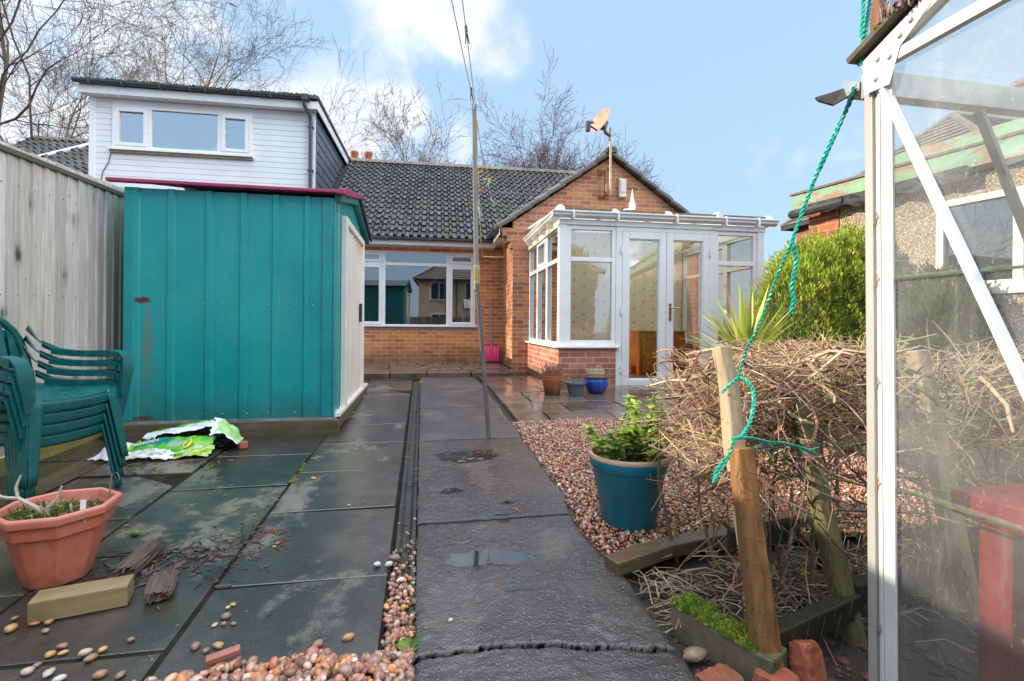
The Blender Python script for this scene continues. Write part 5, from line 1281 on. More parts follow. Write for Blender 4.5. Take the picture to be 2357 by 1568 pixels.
for i,(x,y,s,ci) in enumerate(stones):
    key=(i%6,ci)
    if key not in meshes:
        vs,fs=protos[i%6];me=bpy.data.meshes.new('pebble');me.from_pydata(vs,[],fs);me.polygons.foreach_set('use_smooth',[True]*len(fs));me.materials.append(stone_mat(STC[ci]));meshes[key]=me
    o=bpy.data.objects.new('pebble',meshes[key]);COL.objects.link(o);o.location=(x,y,gz(y)+s*.42);s*=.82;o.scale=(s,s,s);o.rotation_euler=(0,0,R.uniform(0,6))
    tag(o,'small rounded pebble lying loose on the wet flags',"pebble",'loose pebbles on the flags')
solid_block('brick_fragment','flat orange brick sliver lying on the pebble heap at the front','brick',(-.545,1.505,gz(1.5)+.024),(.085,.022,.018),.28,plain('orange_sliver',(.33,.13,.085),.6,.15,30,bump=.4),.003,rot=(.25,-.12,.28))

# ================================================================== timber edging, bed and debris
EDG=wood('wet_edging_timber',(.085,.055,.036),(.19,.135,.085),axis=0,rough=.35,streak=20)
for i,(a,b,lab) in enumerate((((.735,1.80),(1.04,1.905),'short wet timber edging board nearest the path, holding back the gravel'),((1.046,1.907),(1.86,2.06),'long wet timber edging board behind the stakes, further from the path'))):
    mb=MB();z=gz(a[1]);mb.bar((a[0],a[1],z+.022),(b[0],b[1],z+.03),.082,.055);tag(mb.build('edging_board',EDG,bevel=.006),lab,'timber edging','timber edging of the gravel')
STRAW=vcol('straw',.8,spec=.15)
mb=MB();rr=random.Random(44)
for k in range(520):
    x=rr.uniform(.82,2.3);y=rr.gauss(1.62,.13) if x>1.0 else rr.uniform(1.45,1.78)
    if y>1.86: continue
    a=rr.gauss(0,.7) if rr.random()<.7 else rr.uniform(0,PI);L=rr.uniform(.04,.24);dx,dy=math.cos(a)*L/2,math.sin(a)*L/2;z=gz(y)-.03+abs(rr.gauss(0,.022))
    q=rr.uniform(.5,1.25);col=tuple(c*q for c in rr.choice([(.42,.33,.22),(.36,.25,.17),(.48,.40,.29),(.25,.16,.11)]))
    mb.tube([(x-dx,y-dy,z),(x,y,z+rr.uniform(0,.03)),(x+dx*.6,y+dy*.6+rr.uniform(-.02,.02),z+rr.uniform(0,.025)),(x+dx,y+dy,z)],rr.uniform(.0012,.003),4,col,caps=False)
tag(mb.build('straw_debris',STRAW,smooth=True,fixn=False,off=(0,0,0)),'dead straw coloured stems lying on the dark soil of the bed','debris',kind='stuff')
def clod(mb,c,s,col,seed):
    v,f=ICO1;mb.add([(c[0]+p[0]*s*(1+.4*noise.noise((p[0]*2,p[1]*2,seed))),c[1]+p[1]*s*(1+.3*noise.noise((p[1]*2,p[2]*2,seed))),c[2]+p[2]*s*.6) for p in v],[tuple(q) for q in f],col)
mb=MB()
for k in range(900):
    x=rr.uniform(.80,2.2);y=rr.uniform(1.08,1.84);clod(mb,(x,y,gz(y)-.045),rr.uniform(.004,.022),rr.choice([(.03,.022,.018),(.045,.032,.025),(.022,.018,.017),(.06,.04,.03),(.14,.05,.035)]),k)
tag(mb.build('soil_clod',vcol('soil_crumb',.6,.6,60),fixn=False,off=(0,0,0)),'dark wet clods of soil and grit in the bed','soil',kind='stuff')
# mossy block, bricks, cobble
MBK=plain('damp_stone',(.16,.14,.095),.7,.3,12,bump=.7,bscale=45,stain=((.06,.075,.02),.48,8,.8))
mk=root('mossy_block','long stone block with bright green moss on top beside the leading stake','stone block',(.93,1.36,gz(1.36)-.03))
mb=MB();A=Vector((.855,1.50,gz(1.4)-.02));B=Vector((1.0,1.21,gz(1.25)-.02));mb.bar(A+Vector((0,0,.03)),B+Vector((0,0,.025)),.10,.11);mb.build('block',MBK,mk,bevel=.008)
mb=MB()
for k in range(2200):
    t_=rr.random()**.9;o_=rr.uniform(-.05,.05);p=A+(B-A)*t_*.85+Vector((.9*o_,.4*o_,.085-.005*t_))
    if noise.noise((p.x*16,p.y*16,2))<-.22 and t_>.25: continue
    g_=rr.uniform(.6,1.3);cushion(mb,p,rr.choice((.0025,.004,.006,.009)),rr.choice((.004,.007,.011,.016)),rr.choice([(.13*g_,.20*g_,.02),(.20*g_,.25*g_,.03),(.08*g_,.14*g_,.015)]),k,6,3)
mb.build('moss',MOSSM,mk,smooth=True)
def rough_block(name,label,cat,c,size,rot,mat,seed,amp=.004,group=None):
    mb=MB();n=9
    def pt(a,b,s_,ax):
        q=[0,0,0];q[ax]=s_;q[(ax+1)%3]=a;q[(ax+2)%3]=b
        p=[(q[i])*size[i]/2 for i in range(3)]
        corner=max(0,abs(q[0])+abs(q[1])+abs(q[2])-2.2)
        k=1-.16*corner*(1+noise.noise((q[0]*2+seed,q[1]*2,q[2]*2)))
        d=Vector((noise.noise((p[0]*45,p[1]*45,p[2]*45+seed)),noise.noise((p[0]*45+7,p[1]*45,p[2]*45+seed)),noise.noise((p[0]*45,p[1]*45+9,p[2]*45+seed))))*amp
        return (p[0]*k+d.x,p[1]*k+d.y,p[2]*k+size[2]/2+d.z)
    for ax in range(3):
        for s_ in (-1,1): mb.grid(lambda u,v,ax=ax,s_=s_:pt(u*2-1,v*2-1,s_,ax),n,n)
    o=mb.build(name,mat,None,off=(0,0,0),smooth=False);o.location=c;o.rotation_euler=rot;return tag(o,label,cat,group)
RBK=plain('wet_red_brick',(.36,.10,.055),.6,.25,14,bump=.5,bscale=60,stain=((.18,.06,.04),.55,8,.6))
rough_block('red_brick','broken orange red brick leaning upright at the foot of the greenhouse','brick',(1.10,1.20,gz(1.2)-.05),(.085,.055,.125),(-.35,.22,.35),RBK,3)
rough_block('red_brick','half buried red brick end under the mossy stone block','brick',(.975,1.19,gz(1.2)-.05),(.09,.10,.075),(0,0,.5),RBK,5)
rough_block('brick_fragment','mossy red brick fragment at the path edge by the cobble','brick',(.835,1.245,gz(1.25)-.045),(.12,.075,.04),(0,0,.3),plain('mossy_red_brick',(.28,.09,.05),.7,.3,16,bump=.6,stain=((.07,.09,.02),.5,9,.7)),7,.007)
rough_block('brick_fragment','small red brick shard lying in the straw debris','brick',(.965,1.60,gz(1.6)-.03),(.085,.04,.02),(.2,.1,-.5),RBK,9,.006)
cb_=MB();vs,fs=mkpeb(11);cb_.add([(p[0]*.036,p[1]*.030,p[2]*.030) for p in vs],fs);o=cb_.build('cobble',plain('brown_cobble',(.24,.17,.12),.28,.25,18,bump=.15),smooth=True,off=(0,0,0));o.location=(.822,1.345,gz(1.34)-.012);tag(o,'large smooth brown cobble on the soil at the edge of the path','cobble')
# solar light
s_=root('solar_light','small black stake light with silver cap in the bed behind the slanting stake','garden light',(1.60,1.72,gz(1.7)-.03))
mb=MB();mb.tube([(1.60,1.72,gz(1.7)-.04),(1.60,1.72,gz(1.7)+.13)],.012,8);mb.lathe([(.022,.12),(.035,.165),(.03,.17)],14,(1.60,1.72,gz(1.7)));mb.build('stake',BLACKP,s_,smooth=True)
mb=MB();mb.lathe([(.036,.171),(.038,.185),(.028,.195),(.001,.197)],16,(1.60,1.72,gz(1.7)));mb.build('cap',STEEL,s_,smooth=True)

# ================================================================== teal pot with chrysanthemum
TX,TY=.985,2.20;TZ=gz(2.2)-.0
tpot=root('teal_pot','large glazed teal flower pot with cream rim and leafy green plant on the gravel','plant pot',(TX,TY,TZ))
TEAL=plain('teal_glaze',(.015,.23,.33),.35,.14,7,stain=((.02,.20,.26),.58,26,.25))
mb=MB();mb.lathe([(.001,.004),(.118,.0),(.126,.008),(.172,.268),(.176,.272),(.181,.276),(.190,.312),(.1915,.322)],48,(TX,TY,TZ));mb.build('pot',TEAL,tpot,smooth=True)
mb=MB();mb.lathe([(.1915,.322),(.193,.332),(.188,.340),(.178,.341),(.171,.334),(.168,.30)],48,(TX,TY,TZ));mb.build('rim',plain('bare_clay_rim',(.55,.38,.25),.6,.15,9),tpot,smooth=True)
mb=MB();mb.grid(lambda u,v:(TX+.169*u*math.cos(2*PI*v),TY+.169*u*math.sin(2*PI*v),TZ+.298+.012*noise.noise((u*3*math.cos(2*PI*v),u*3*math.sin(2*PI*v),4))),6,24);mb.build('soil',SOIL,tpot,smooth=True)
mo=MB()
for k in range(130):
    a=rr.uniform(2.2,4.6);r_=rr.uniform(.06,.155);cushion(mo,(TX+r_*math.cos(a),TY+r_*math.sin(a),TZ+.305),rr.uniform(.006,.016),rr.uniform(.006,.018),rr.choice([(.12,.20,.02),(.18,.22,.03),(.30,.17,.04)]),k,6,3)
mo.build('moss',MOSSM,tpot,smooth=True)
def lobed_leaf(mb,p,d,up,s,col):
    d=Vector(d).normalized();sd=d.cross(Vector(up));
    if sd.length<.01: sd=d.orthogonal()
    sd.normalize();n=sd.cross(d)
    out=[(0,0),(.12,.16),(.30,.40),(.42,.30),(.55,.46),(.68,.30),(.78,.34),(1.0,0)]
    L=[p+d*(s*a)+sd*(s*b*.85)-n*(s*.10*abs(b)*2-s*.0)+n*(-.25*s*a*a) for a,b in out];Rr=[p+d*(s*a)-sd*(s*b*.85)-n*(s*.10*abs(b)*2)+n*(-.25*s*a*a) for a,b in out[1:-1]]
    C=[p+d*(s*a)+n*(-.25*s*a*a) for a in (.3,.6)]
    vs=L+Rr+C;nL=len(L);nR=len(Rr)
    c0_,c1_=nL+nR,nL+nR+1
    fs=[(0,c0_,2,1),(c0_,c1_,4,3,2),(c1_,7,6,5,4),(0,nL,nL+1,c0_),(c0_,nL+1,nL+2,nL+3,c1_),(c1_,nL+3,nL+4,nL+5,7)]
    mb.add(vs,fs,col)
rr=random.Random(77);lf=MB();sm_=MB()
for k in range(46):
    a=rr.uniform(0,2*PI);r_=.09*math.sqrt(rr.random());b=Vector((TX+.02+r_*math.cos(a)*1.2,TY+r_*math.sin(a),TZ+.30))
    H_=rr.uniform(.09,.21) if k>6 else rr.uniform(.24,.34)
    le=Vector((math.cos(a),math.sin(a)*.8,0))*(r_*1.1+rr.uniform(0,.05)) if k>4 else Vector((rr.uniform(.03,.10),rr.uniform(-.03,.05),0))
    pts=[b,b+le*.35+Vector((0,0,H_*.45)),b+le*.8+Vector((0,0,H_*.8)),b+le+Vector((0,0,H_))]
    sm_.tube(pts,[.0035,.003,.0025,.0015],5,rr.choice([(.12,.08,.04),(.14,.12,.05),(.10,.05,.04)]),caps=False)
    for j in range(int(24+H_*120)):
        t_=rr.random()**.6;i=min(2,int(t_*3));p=pts[i].lerp(pts[i+1],t_*3-i);an=rr.uniform(0,2*PI)
        d=(math.cos(an),math.sin(an),rr.uniform(-.3,.7));low=t_<.35
        g_=rr.uniform(.7,1.3)
        col=rr.choice([(.22,.36,.05),(.28,.40,.07),(.17,.31,.04),(.36,.44,.09),(.30,.36,.10)]) if not low or rr.random()<.55 else rr.choice([(.30,.20,.05),(.16,.07,.05),(.35,.15,.05),(.12,.08,.05)])
        lobed_leaf(lf,p,d,(0,0,1),rr.uniform(.020,.042),tuple(1.25*c*g_ for c in col))
for k in range(14):
    a=rr.uniform(0,2*PI);p=Vector((TX+.05+.1*math.cos(a)*rr.random(),TY-.06+.05*math.sin(a),TZ+.31));lobed_leaf(lf,p,(math.cos(a),-abs(math.sin(a)),.5),(0,0,1),rr.uniform(.035,.06),rr.choice([(.10,.30,.03),(.15,.34,.04),(.40,.38,.22),(.28,.25,.12)]))
sm_.build('stem',TWIG,tpot,fixn=False);lf.build('leaf_mass',LEAF,tpot,fixn=False)

# ================================================================== three pots by the conservatory
q0=(1.53,5.60);zt=gz(5.6)
t1=root('terracotta_pot','terracotta pot of dried heather at the left corner of the conservatory wall','plant pot',(q0[0],q0[1],zt))
OP=NT('glazed_orange_pot');zz=OP.sep(OP.obj)[2];base=OP.ramp(OP.noise(6,4),[(.3,(.34,.10,.035)),(.7,(.45,.155,.05))]);base=OP.mix(OP.mapr(OP.math('ADD',zz,OP.mapr(OP.noise(9,4),.3,.7,-.05,.05)),.03,.11,.85,0),base,(.055,.04,.025));OPM=OP.done(base,.4)
mb=MB();mb.lathe([(.001,.003),(.085,0),(.092,.01),(.118,.17),(.122,.18),(.118,.185),(.125,.20),(.121,.205),(.127,.22),(.123,.225),(.129,.24),(.130,.258),(.121,.258),(.115,.22),(.001,.215)],32,(q0[0],q0[1],zt));mb.build('pot',OPM,t1,smooth=True)
mb=MB();rr=random.Random(5)
for k in range(130):
    a=rr.uniform(0,2*PI);r_=.10*math.sqrt(rr.random());p=Vector((q0[0]+r_*math.cos(a),q0[1]+r_*math.sin(a),zt+.215));H_=rr.uniform(.05,.17);q=p+Vector((math.cos(a)*r_*.5+rr.uniform(-.03,.03),math.sin(a)*r_*.5,H_))
    mb.tube([p,(p+q)/2+Vector((rr.uniform(-.01,.01),0,.01)),q],.0016,4,rr.choice([(.22,.13,.10),(.30,.20,.16),(.40,.32,.28),(.28,.13,.13)]),caps=False)
    for j in range(5):
        t_=rr.uniform(.4,1);pp=p.lerp(q,t_);mb.tube([pp,pp+Vector((rr.uniform(-.014,.014),rr.uniform(-.01,.01),rr.uniform(0,.016)))],.0016,3,rr.choice([(.32,.18,.18),(.42,.34,.3),(.25,.15,.12)]),caps=False)
mb.build('dried_heather',TWIG,t1,fixn=False)
q1=(1.795,5.52);zt=gz(5.5)
t2=root('grey_pot','low ribbed grey plastic pot between the terracotta and the blue pots','plant pot',(q1[0],q1[1],zt))
GP=plain('blue_grey_plastic',(.10,.125,.15),.4,.12)
mb=MB();mb.lathe([(.001,.0),(.075,.0),(.105,.13),(.107,.135)],80,(q1[0],q1[1],zt),rmul=lambda k,n,z:1+(.035 if k%4<2 else 0));mb.lathe([(.112,.134),(.126,.138),(.127,.155),(.117,.157),(.11,.14),(.001,.135)],40,(q1[0],q1[1],zt));mb.build('pot',GP,t2,smooth=False)
mb=MB();blades(mb,(q1[0],q1[1],zt+.135),14,.05,.04,.13,rr,[(.10,.15,.04),(.2,.2,.08)],.003,.5);mb.build('seedling',LEAF,t2,fixn=False)
q2=(2.09,5.62);zt=gz(5.6)
t3=root('blue_pot','glazed cobalt blue round pot against the conservatory wall left of the doors','plant pot',(q2[0],q2[1],zt))
BG=NT('cobalt_glaze');zz=BG.sep(BG.obj)[2];base=BG.ramp(BG.noise(5,4),[(.3,(.012,.05,.33)),(.7,(.035,.13,.55))]);base=BG.mix(BG.mapr(BG.math('ADD',zz,BG.mapr(BG.noise(12,4),.3,.7,-.03,.03)),.02,.10,.8,0),base,(.012,.02,.05));BGM=BG.done(base,.18)
mb=MB();mb.lathe([(.001,.004),(.082,.0),(.10,.02),(.138,.09),(.146,.13),(.143,.165),(.134,.182)],40,(q2[0],q2[1],zt));mb.build('pot',BGM,t3,smooth=True)
mb=MB();mb.lathe([(.134,.182),(.148,.190),(.150,.206),(.140,.212),(.128,.205),(.12,.18),(.001,.178)],40,(q2[0],q2[1],zt));mb.build('rim',plain('brown_glaze_rim',(.13,.06,.035),.3,.2),t3,smooth=True)
wb=root('wicker_basket','small pale woven wicker basket lying in the blue pot','basket',(q2[0]-.02,q2[1]-.02,zt+.185))
mb=MB();WK=[(.60,.50,.38),(.48,.38,.27),(.68,.60,.48),(.40,.31,.22)]
for i in range(9):
    z=zt+.19+i*.0115;r_=.072+.018*math.sin(i/8*PI*.9)
    pts=[];
    for k in range(41):
        a=2*PI*k/40;w_=.005*math.sin(k*PI*.5+(i%2)*PI);pts.append((q2[0]-.02+(r_+w_)*1.15*math.cos(a),q2[1]-.02+(r_+w_)*.9*math.sin(a),z+.002*math.sin(a*3)))
    mb.tube(pts,.0058,5,WK[i%4],caps=False)
for k in range(20):
    a=2*PI*k/20;mb.tube([(q2[0]-.02+.078*1.15*math.cos(a),q2[1]-.02+.078*.9*math.sin(a),zt+.19),(q2[0]-.02+.088*1.15*math.cos(a),q2[1]-.02+.088*.9*math.sin(a),zt+.30)],.004,4,WK[k%4],caps=False)
mb.build('weave',TWIG,wb,smooth=True)
mb=MB();mb.tube([(q2[0]-.125+.02*math.sin(t_),q2[1]-.03,zt+.27+.03*math.cos(t_)) for t_ in np.linspace(-2.6,1.6,10)],.006,5,WK[0]);mb.tube([(q2[0]+.0+.02*math.sin(t_),q2[1]-.06,zt+.30+.04*math.cos(t_)) for t_ in np.linspace(-1.6,1.6,8)],.006,5,WK[2]);mb.build('handle',TWIG,wb,smooth=True)
mb=MB();blades(mb,(q2[0]+.085,q2[1]-.01,zt+.2),60,.045,.03,.09,rr,[(.30,.30,.16),(.42,.36,.20),(.2,.2,.1)],.0035,.7);mb.build('dry_plant',LEAF,t3,fixn=False)
# weeds growing in joints: each a small plant
def weed(name,label,x,y,dz,s,n,cols,seed,grp=None):
    rr=random.Random(seed);mb=MB();z=gz(y)+dz
    for k in range(int(n*1.8)):
        a=rr.uniform(0,2*PI);L=s*rr.uniform(.3,.65);d=Vector((math.cos(a),math.sin(a),rr.uniform(.15,.9))).normalized();q=rr.uniform(.7,1.3)
        lobed_leaf(mb,Vector((x+rr.uniform(-.2,.2)*s,y+rr.uniform(-.2,.2)*s,z+.002)),d,(0,0,1),L,tuple(c*q for c in rr.choice(cols)))
    o=mb.build(name,LEAF,fixn=False);tag(o,label,'weed',grp);return o
GR=[(.10,.19,.03),(.16,.25,.04),(.20,.24,.05),(.08,.15,.03)]
weed('weed','leafy green weed growing from the drain channel beside the path crack',-.03,1.50,-.01,.075,16,GR,1)
weed('weed','small green weed among pebbles at the near end of the drain channel',-.075,1.43,-.01,.055,12,GR,2)
weed('weed','low green weed beside the leaning orange brick under the greenhouse',1.055,1.235,-.03,.05,18,[(.12,.24,.08),(.16,.30,.10)],3)
weed('weed','green weed in the corner where the far path meets the back step',.0,6.9,-.005,.07,14,[(.25,.32,.03),(.3,.36,.05)],4)
weed('weed','small green rosette on the flags right of the octagonal planter',-1.24,2.42,0,.05,14,GR,5)
weed('weed','clump of green weed by the shed corner at the back step',-.72,6.95,0,.10,18,GR,6)
weed('weed','short weed at the foot of the conservatory terrace joint',1.30,4.85,0,.05,10,GR,7)
weed('weed','tiny weed on the terrace joint in front of the grey pot',1.75,5.05,0,.05,10,GR,8)
weed('weed','tuft of weed against the pink shovel on the back step',.62,8.6,.06,.09,14,GR,9)
weed('weed','large leaved green weed in the bed behind the slanting stake',1.52,1.68,-.03,.09,12,[(.16,.28,.05),(.24,.34,.06),(.30,.34,.05)],10)
weed('weed','pale leafed weed in the bed just left of the slanting stake',1.18,1.62,-.03,.07,7,[(.25,.36,.16),(.30,.40,.20)],12)
# moss in joints: uncountable
mb=MB();rr=random.Random(8)
for k in range(300):
    y=rr.uniform(1.3,5);cushion(mb,(-.004+rr.uniform(-.012,.004),y,gz(y)-.012),rr.uniform(.004,.012),rr.uniform(.004,.012),rr.choice([(.06,.08,.015),(.10,.12,.02),(.04,.05,.012)]),k,6,3) if noise.noise((0,y*4,3))>-.05 else None
for (jx,ya,yb) in ((-.735,3.2,3.35),(-.735,3.0,3.15)):
    for k in range(40):
        y=rr.uniform(ya,yb);cushion(mb,(jx+rr.uniform(-.012,.012),y,gz(y)-.004),rr.uniform(.004,.010),rr.uniform(.002,.006),(.14,.15,.02),k,6,3)
for k in range(40): cushion(mb,(.20+rr.uniform(-.06,.06),3.745+rr.uniform(-.005,.005),gz(3.75)-.004),rr.uniform(.004,.009),.006,(.12,.15,.02),k,6,3)
tag(mb.build('joint_moss',MOSSM,smooth=True,off=(0,0,0)),'dark green moss growing along the joints of the path and flags','moss',kind='stuff')
def at(u,v,y):                               # the point of the garden at depth y seen in direction (u,v) of the photograph
    a=u-U0;b=v-V0;du=a+ROLL*b;dv=b-ROLL*a
    rx=FW[0]*FPX+RT[0]*du;ry=FW[1]*FPX+RT[1]*du;t=y/ry
    return Vector((rx*t,y,CAMH-dv*t))
# ================================================================== stakes with wire netting
wf_=root('wire_fence','leaning wooden stakes with green wire netting and low rails overgrown by brambles','fence',(1.4,1.35,gz(1.35)-.04))
def stake(mb,a,b,w,d,seed,tw=.1):
    a=Vector(a);b=Vector(b);n=14;ax=(b-a).normalized();s0=ax.cross(Vector((0,1,0))).normalized();f0=s0.cross(ax)
    vs=[]
    for i in range(n+1):
        t=i/n;p=a.lerp(b,t)+s0*.012*noise.noise((t*2.2,seed,1))
        an=tw*t;s=s0*math.cos(an)+f0*math.sin(an);f=f0*math.cos(an)-s0*math.sin(an);k=1-.12*t
        for i2,(x,y) in enumerate(((-1,-1),(-.2,-1.08),(.7,-1),(1,-.6),(1,1),(-1,1))): 
            e=1+.10*noise.noise((t*5,i2*3,seed));vs.append(p+s*(x*w/2*e*k)+f*(y*d/2*e*k))
    fs=[(i*6+q,i*6+(q+1)%6,(i+1)*6+(q+1)%6,(i+1)*6+q) for i in range(n) for q in range(6)]+[tuple(range(6))[::-1],tuple(range(n*6,n*6+6))]
    mb.add(vs,fs)
SW=wood('split_stake',(.07,.03,.010),(.42,.21,.075),streak=55,rough=.5,gs=.05)
SW2=wood('mossy_stake',(.07,.06,.035),(.24,.19,.11),streak=26,green=(-.1,1.0,(.13,.14,.03),.5))
SW3=wood('pale_stake',(.24,.17,.10),(.54,.42,.27),streak=50,gs=.05)
mb=MB();stake(mb,(.985,1.215,-.06),(.968,1.345,.66),.068,.055,1);s1=mb.build('post',SW,wf_,smooth=False,bevel=.004);s1['label']='front split stake, wet orange brown at its lower part'
mb=MB();stake(mb,(.976,1.36,.58),(.978,1.46,.965),.054,.045,7,.0);s1=mb.build('post',SW3,wf_,bevel=.004);s1['label']='pale sunlit upper stake rising out of the brambles'  # upper part of the same stake; its sunlit paleness is put into the colour
mb=MB();stake(mb,(1.40,1.345,-.05),(1.315,1.53,.80),.060,.055,2);s1=mb.build('post',SW2,wf_,bevel=.004);s1['label']='mossy slanting stake'
mb=MB();stake(mb,(1.93,1.40,-.03),(1.83,1.52,.95),.065,.055,3);s1=mb.build('post',SW3,wf_,bevel=.004);s1['label']='stake seen through the greenhouse glass'
mb=MB();stake(mb,(1.64,1.9,.4),(1.64,1.95,.88),.06,.05,4);mb.build('post',SW2,wf_,bevel=.004)
DKW=wood('black_wet_rail',(.012,.012,.010),(.05,.045,.03),axis=0,rough=.5,green=(-.4,.3,(.025,.03,.01),.6))
mb=MB();mb.bar((1.04,1.50,.30),(1.36,1.56,.30),.03,.075);mb.build('rail',DKW,wf_,bevel=.006)
mb=MB();mb.bar((1.02,1.27,.105),(1.42,1.38,.12),.05,.075);mb.bar((1.42,1.40,.14),(2.3,1.50,.16),.05,.075);mb.build('rail',DKW,wf_,bevel=.006)
WIRE=plain('green_coated_wire',(.035,.065,.045),.45,.2)
mb=MB();cell=.062
def wp(s,z):                                  # netting sheet leaning with the stakes
    return Vector((1.005+s,1.225+.19*z+.15*s+.01*math.sin(s*9),.03+z))
nS=18;nZ=11
for i in range(nS):
    for sgn in (1,-1):
        pts=[]
        for j in range(nZ+1):
            k=j if True else 0
            pts.append(wp(i*cell+(cell/2 if (j%2)==(0 if sgn>0 else 1) else 0),j*cell*.9)+Vector((0,.0015*sgn,0)))
        mb.tube(pts,.0011,4,caps=False)
mb.tube([wp(s*.1,.62) for s in range(12)],.0014,4)
for j in range(9):                            # wire wrapped round the leading stake
    z=.10+j*.062;p=Vector((.975,1.215+.18*(z-.0),z));mb.tube([p+Vector((-.042,-.02,.012)),p+Vector((-.02,-.04,.006)),p+Vector((.012,-.042,-.004)),p+Vector((.022,-.036,-.008))],.0013,4)
    if j<8: mb.tube([p+Vector((-.042,-.02,.012)),p+Vector((-.043,-.0,.045)),p+Vector((-.042,-.01,.074))],.0013,4)
mb.build('netting',WIRE,wf_,fixn=False)

# ================================================================== brambles
def curve_pts(p,d,L,n,rr,droop=.6,wig=.35):
    pts=[p.copy()];d=d.normalized();st=L/n
    for i in range(n):
        d=(d+Vector((rr.gauss(0,wig),rr.gauss(0,wig),rr.gauss(0,wig)-droop*st*2))*.35).normalized()
        p=p+d*st;pts.append(p.copy())
    return pts
BC=[(.42,.38,.12),(.50,.24,.16),(.66,.52,.30),(.60,.46,.30),(.52,.36,.26),(.44,.24,.18),(.56,.36,.27),(.64,.52,.34),(.38,.20,.15),(.32,.23,.15),(.48,.31,.26)]
def bramble(name,label,n,region,seed,leafn,thick=1.0,cat='brambles'):
    rr=random.Random(seed);mb=MB();lf=MB();x0,x1,y0,y1=region
    for k in range(n):
        x=rr.uniform(x0,x1);t=(x-x0)/(x1-x0);y=rr.uniform(y0,y1)+.10*t;u=rr.random()
        top=.90+.06*noise.noise((x*4,y*4,seed))+.03*t-.10*max(0,1-(x-x0)/.12)
        z=top+.04*noise.noise((x*11,y*9,seed+1))-abs(rr.gauss(0,.20)) if u<.94 else rr.uniform(.12,.6)
        if z<.08 or noise.noise((x*5.5,y*5.5,z*6+seed))<-.28: continue
        a=rr.uniform(0,2*PI);el=rr.gauss(.15,.8) if u<.8 else rr.gauss(-.6,.6)
        d=Vector((math.cos(a)*1.4,math.sin(a)*.8,el))
        L=rr.uniform(.08,.36)*(.55+.45*min(1,(x-x0)/.35));pts=curve_pts(Vector((x,y,z)),d,L,5,rr,.5,.45)
        pts=[q if q.z<top+.05 else Vector((q.x,q.y,top+.05-(q.z-top-.05)*.4)) for q in pts]
        r0=rr.choice([.0011,.0013,.0016,.0016,.002,.0024,.0034,.0052,.0085 if rr.random()<.4 else .002])*thick;c=rr.choice(BC);g_=rr.uniform(.6,1.2)
        mb.tube(pts,[r0,r0,r0*.95,r0*.9,r0*.8,r0*.55],4,tuple(q*g_ for q in c),caps=False)
        if rr.random()<.6:                    # side shoot
            q=pts[rr.choice((2,3,4))];pp=curve_pts(q,Vector((rr.gauss(0,1),rr.gauss(0,1),rr.gauss(.3,.6))),rr.uniform(.03,.10),3,rr,.2,.5);mb.tube(pp,[r0*.7,r0*.6,r0*.5,r0*.35],3,tuple(q_*g_ for q_ in c),caps=False)
        if rr.random()<.3: clod(mb,pts[-1],rr.uniform(.003,.006),(.30,.20,.12),k)
    for k in range(leafn):
        x=rr.uniform(x0,x1);y=rr.uniform(y0,y1);z=.9-abs(rr.gauss(0,.22));a=rr.uniform(0,2*PI)
        lobed_leaf(lf,Vector((x,y,z)),(math.cos(a),math.sin(a),rr.uniform(-.2,.6)),(0,0,1),rr.uniform(.012,.034),tuple(c*rr.uniform(.7,1.3) for c in rr.choice([(.26,.34,.05),(.32,.40,.06),(.20,.22,.06),(.30,.20,.10)])))
    ro=root(name,label,cat,((x0+x1)/2,(y0+y1)/2,gz(y0)))
    for k in range(int(leafn*1.6)):            # curled dead leaves caught in the tangle
        x=rr.uniform(x0,x1);y=rr.uniform(y0,y1);z=.88-abs(rr.gauss(0,.24));a=rr.uniform(0,2*PI)
        if z>.1: lobed_leaf(lf,Vector((x,y,z)),(math.cos(a),math.sin(a),rr.uniform(-1,.2)),(rr.gauss(0,.5),rr.gauss(0,.5),1),rr.uniform(.010,.024),tuple(c*rr.uniform(.6,1.3) for c in rr.choice([(.14,.07,.04),(.20,.11,.06),(.09,.05,.035),(.26,.16,.09)])))
    for k in range(int((x1-x0)*70)):           # upright and arching shoots breaking the top
        x=rr.uniform(x0,x1);y=rr.uniform(y0,y1);p=Vector((x,y,rr.uniform(.70,.88)));pts=curve_pts(p,Vector((rr.gauss(0,.6),rr.gauss(0,.5),1)),rr.uniform(.10,.26),5,rr,1.1,.28);c=rr.choice(BC);r0=rr.choice((.0012,.0018,.0026))
        mb.tube(pts,[r0,r0,r0*.9,r0*.8,r0*.7,r0*.4],4,c,caps=False)
        for q in pts[2:]:
            if rr.random()<.5: clod(mb,q,rr.uniform(.002,.004),(.32,.20,.14),k)
    for k in range(int((x1-x0)*40)):           # thick forked main stems inside
        x=rr.uniform(x0,x1);y=rr.uniform(y0,y1);p=Vector((x,y,rr.uniform(.35,.75)));pts=curve_pts(p,Vector((rr.gauss(0,1),rr.gauss(0,.6),rr.gauss(.3,.4))),rr.uniform(.18,.42),6,rr,.3,.3);c=tuple(q*.7 for q in rr.choice(BC));r0=rr.uniform(.005,.011)*thick
        mb.tube(pts,[r0,r0*.95,r0*.85,r0*.75,r0*.6,r0*.5,r0*.3],6,c,caps=False)
        for j in (2,4): mb.tube(curve_pts(pts[j],Vector((rr.gauss(0,1),rr.gauss(0,1),rr.gauss(.5,.5))),rr.uniform(.08,.2),4,rr,.3,.3),[r0*.55,r0*.45,r0*.35,r0*.25,r0*.15],5,c,caps=False)
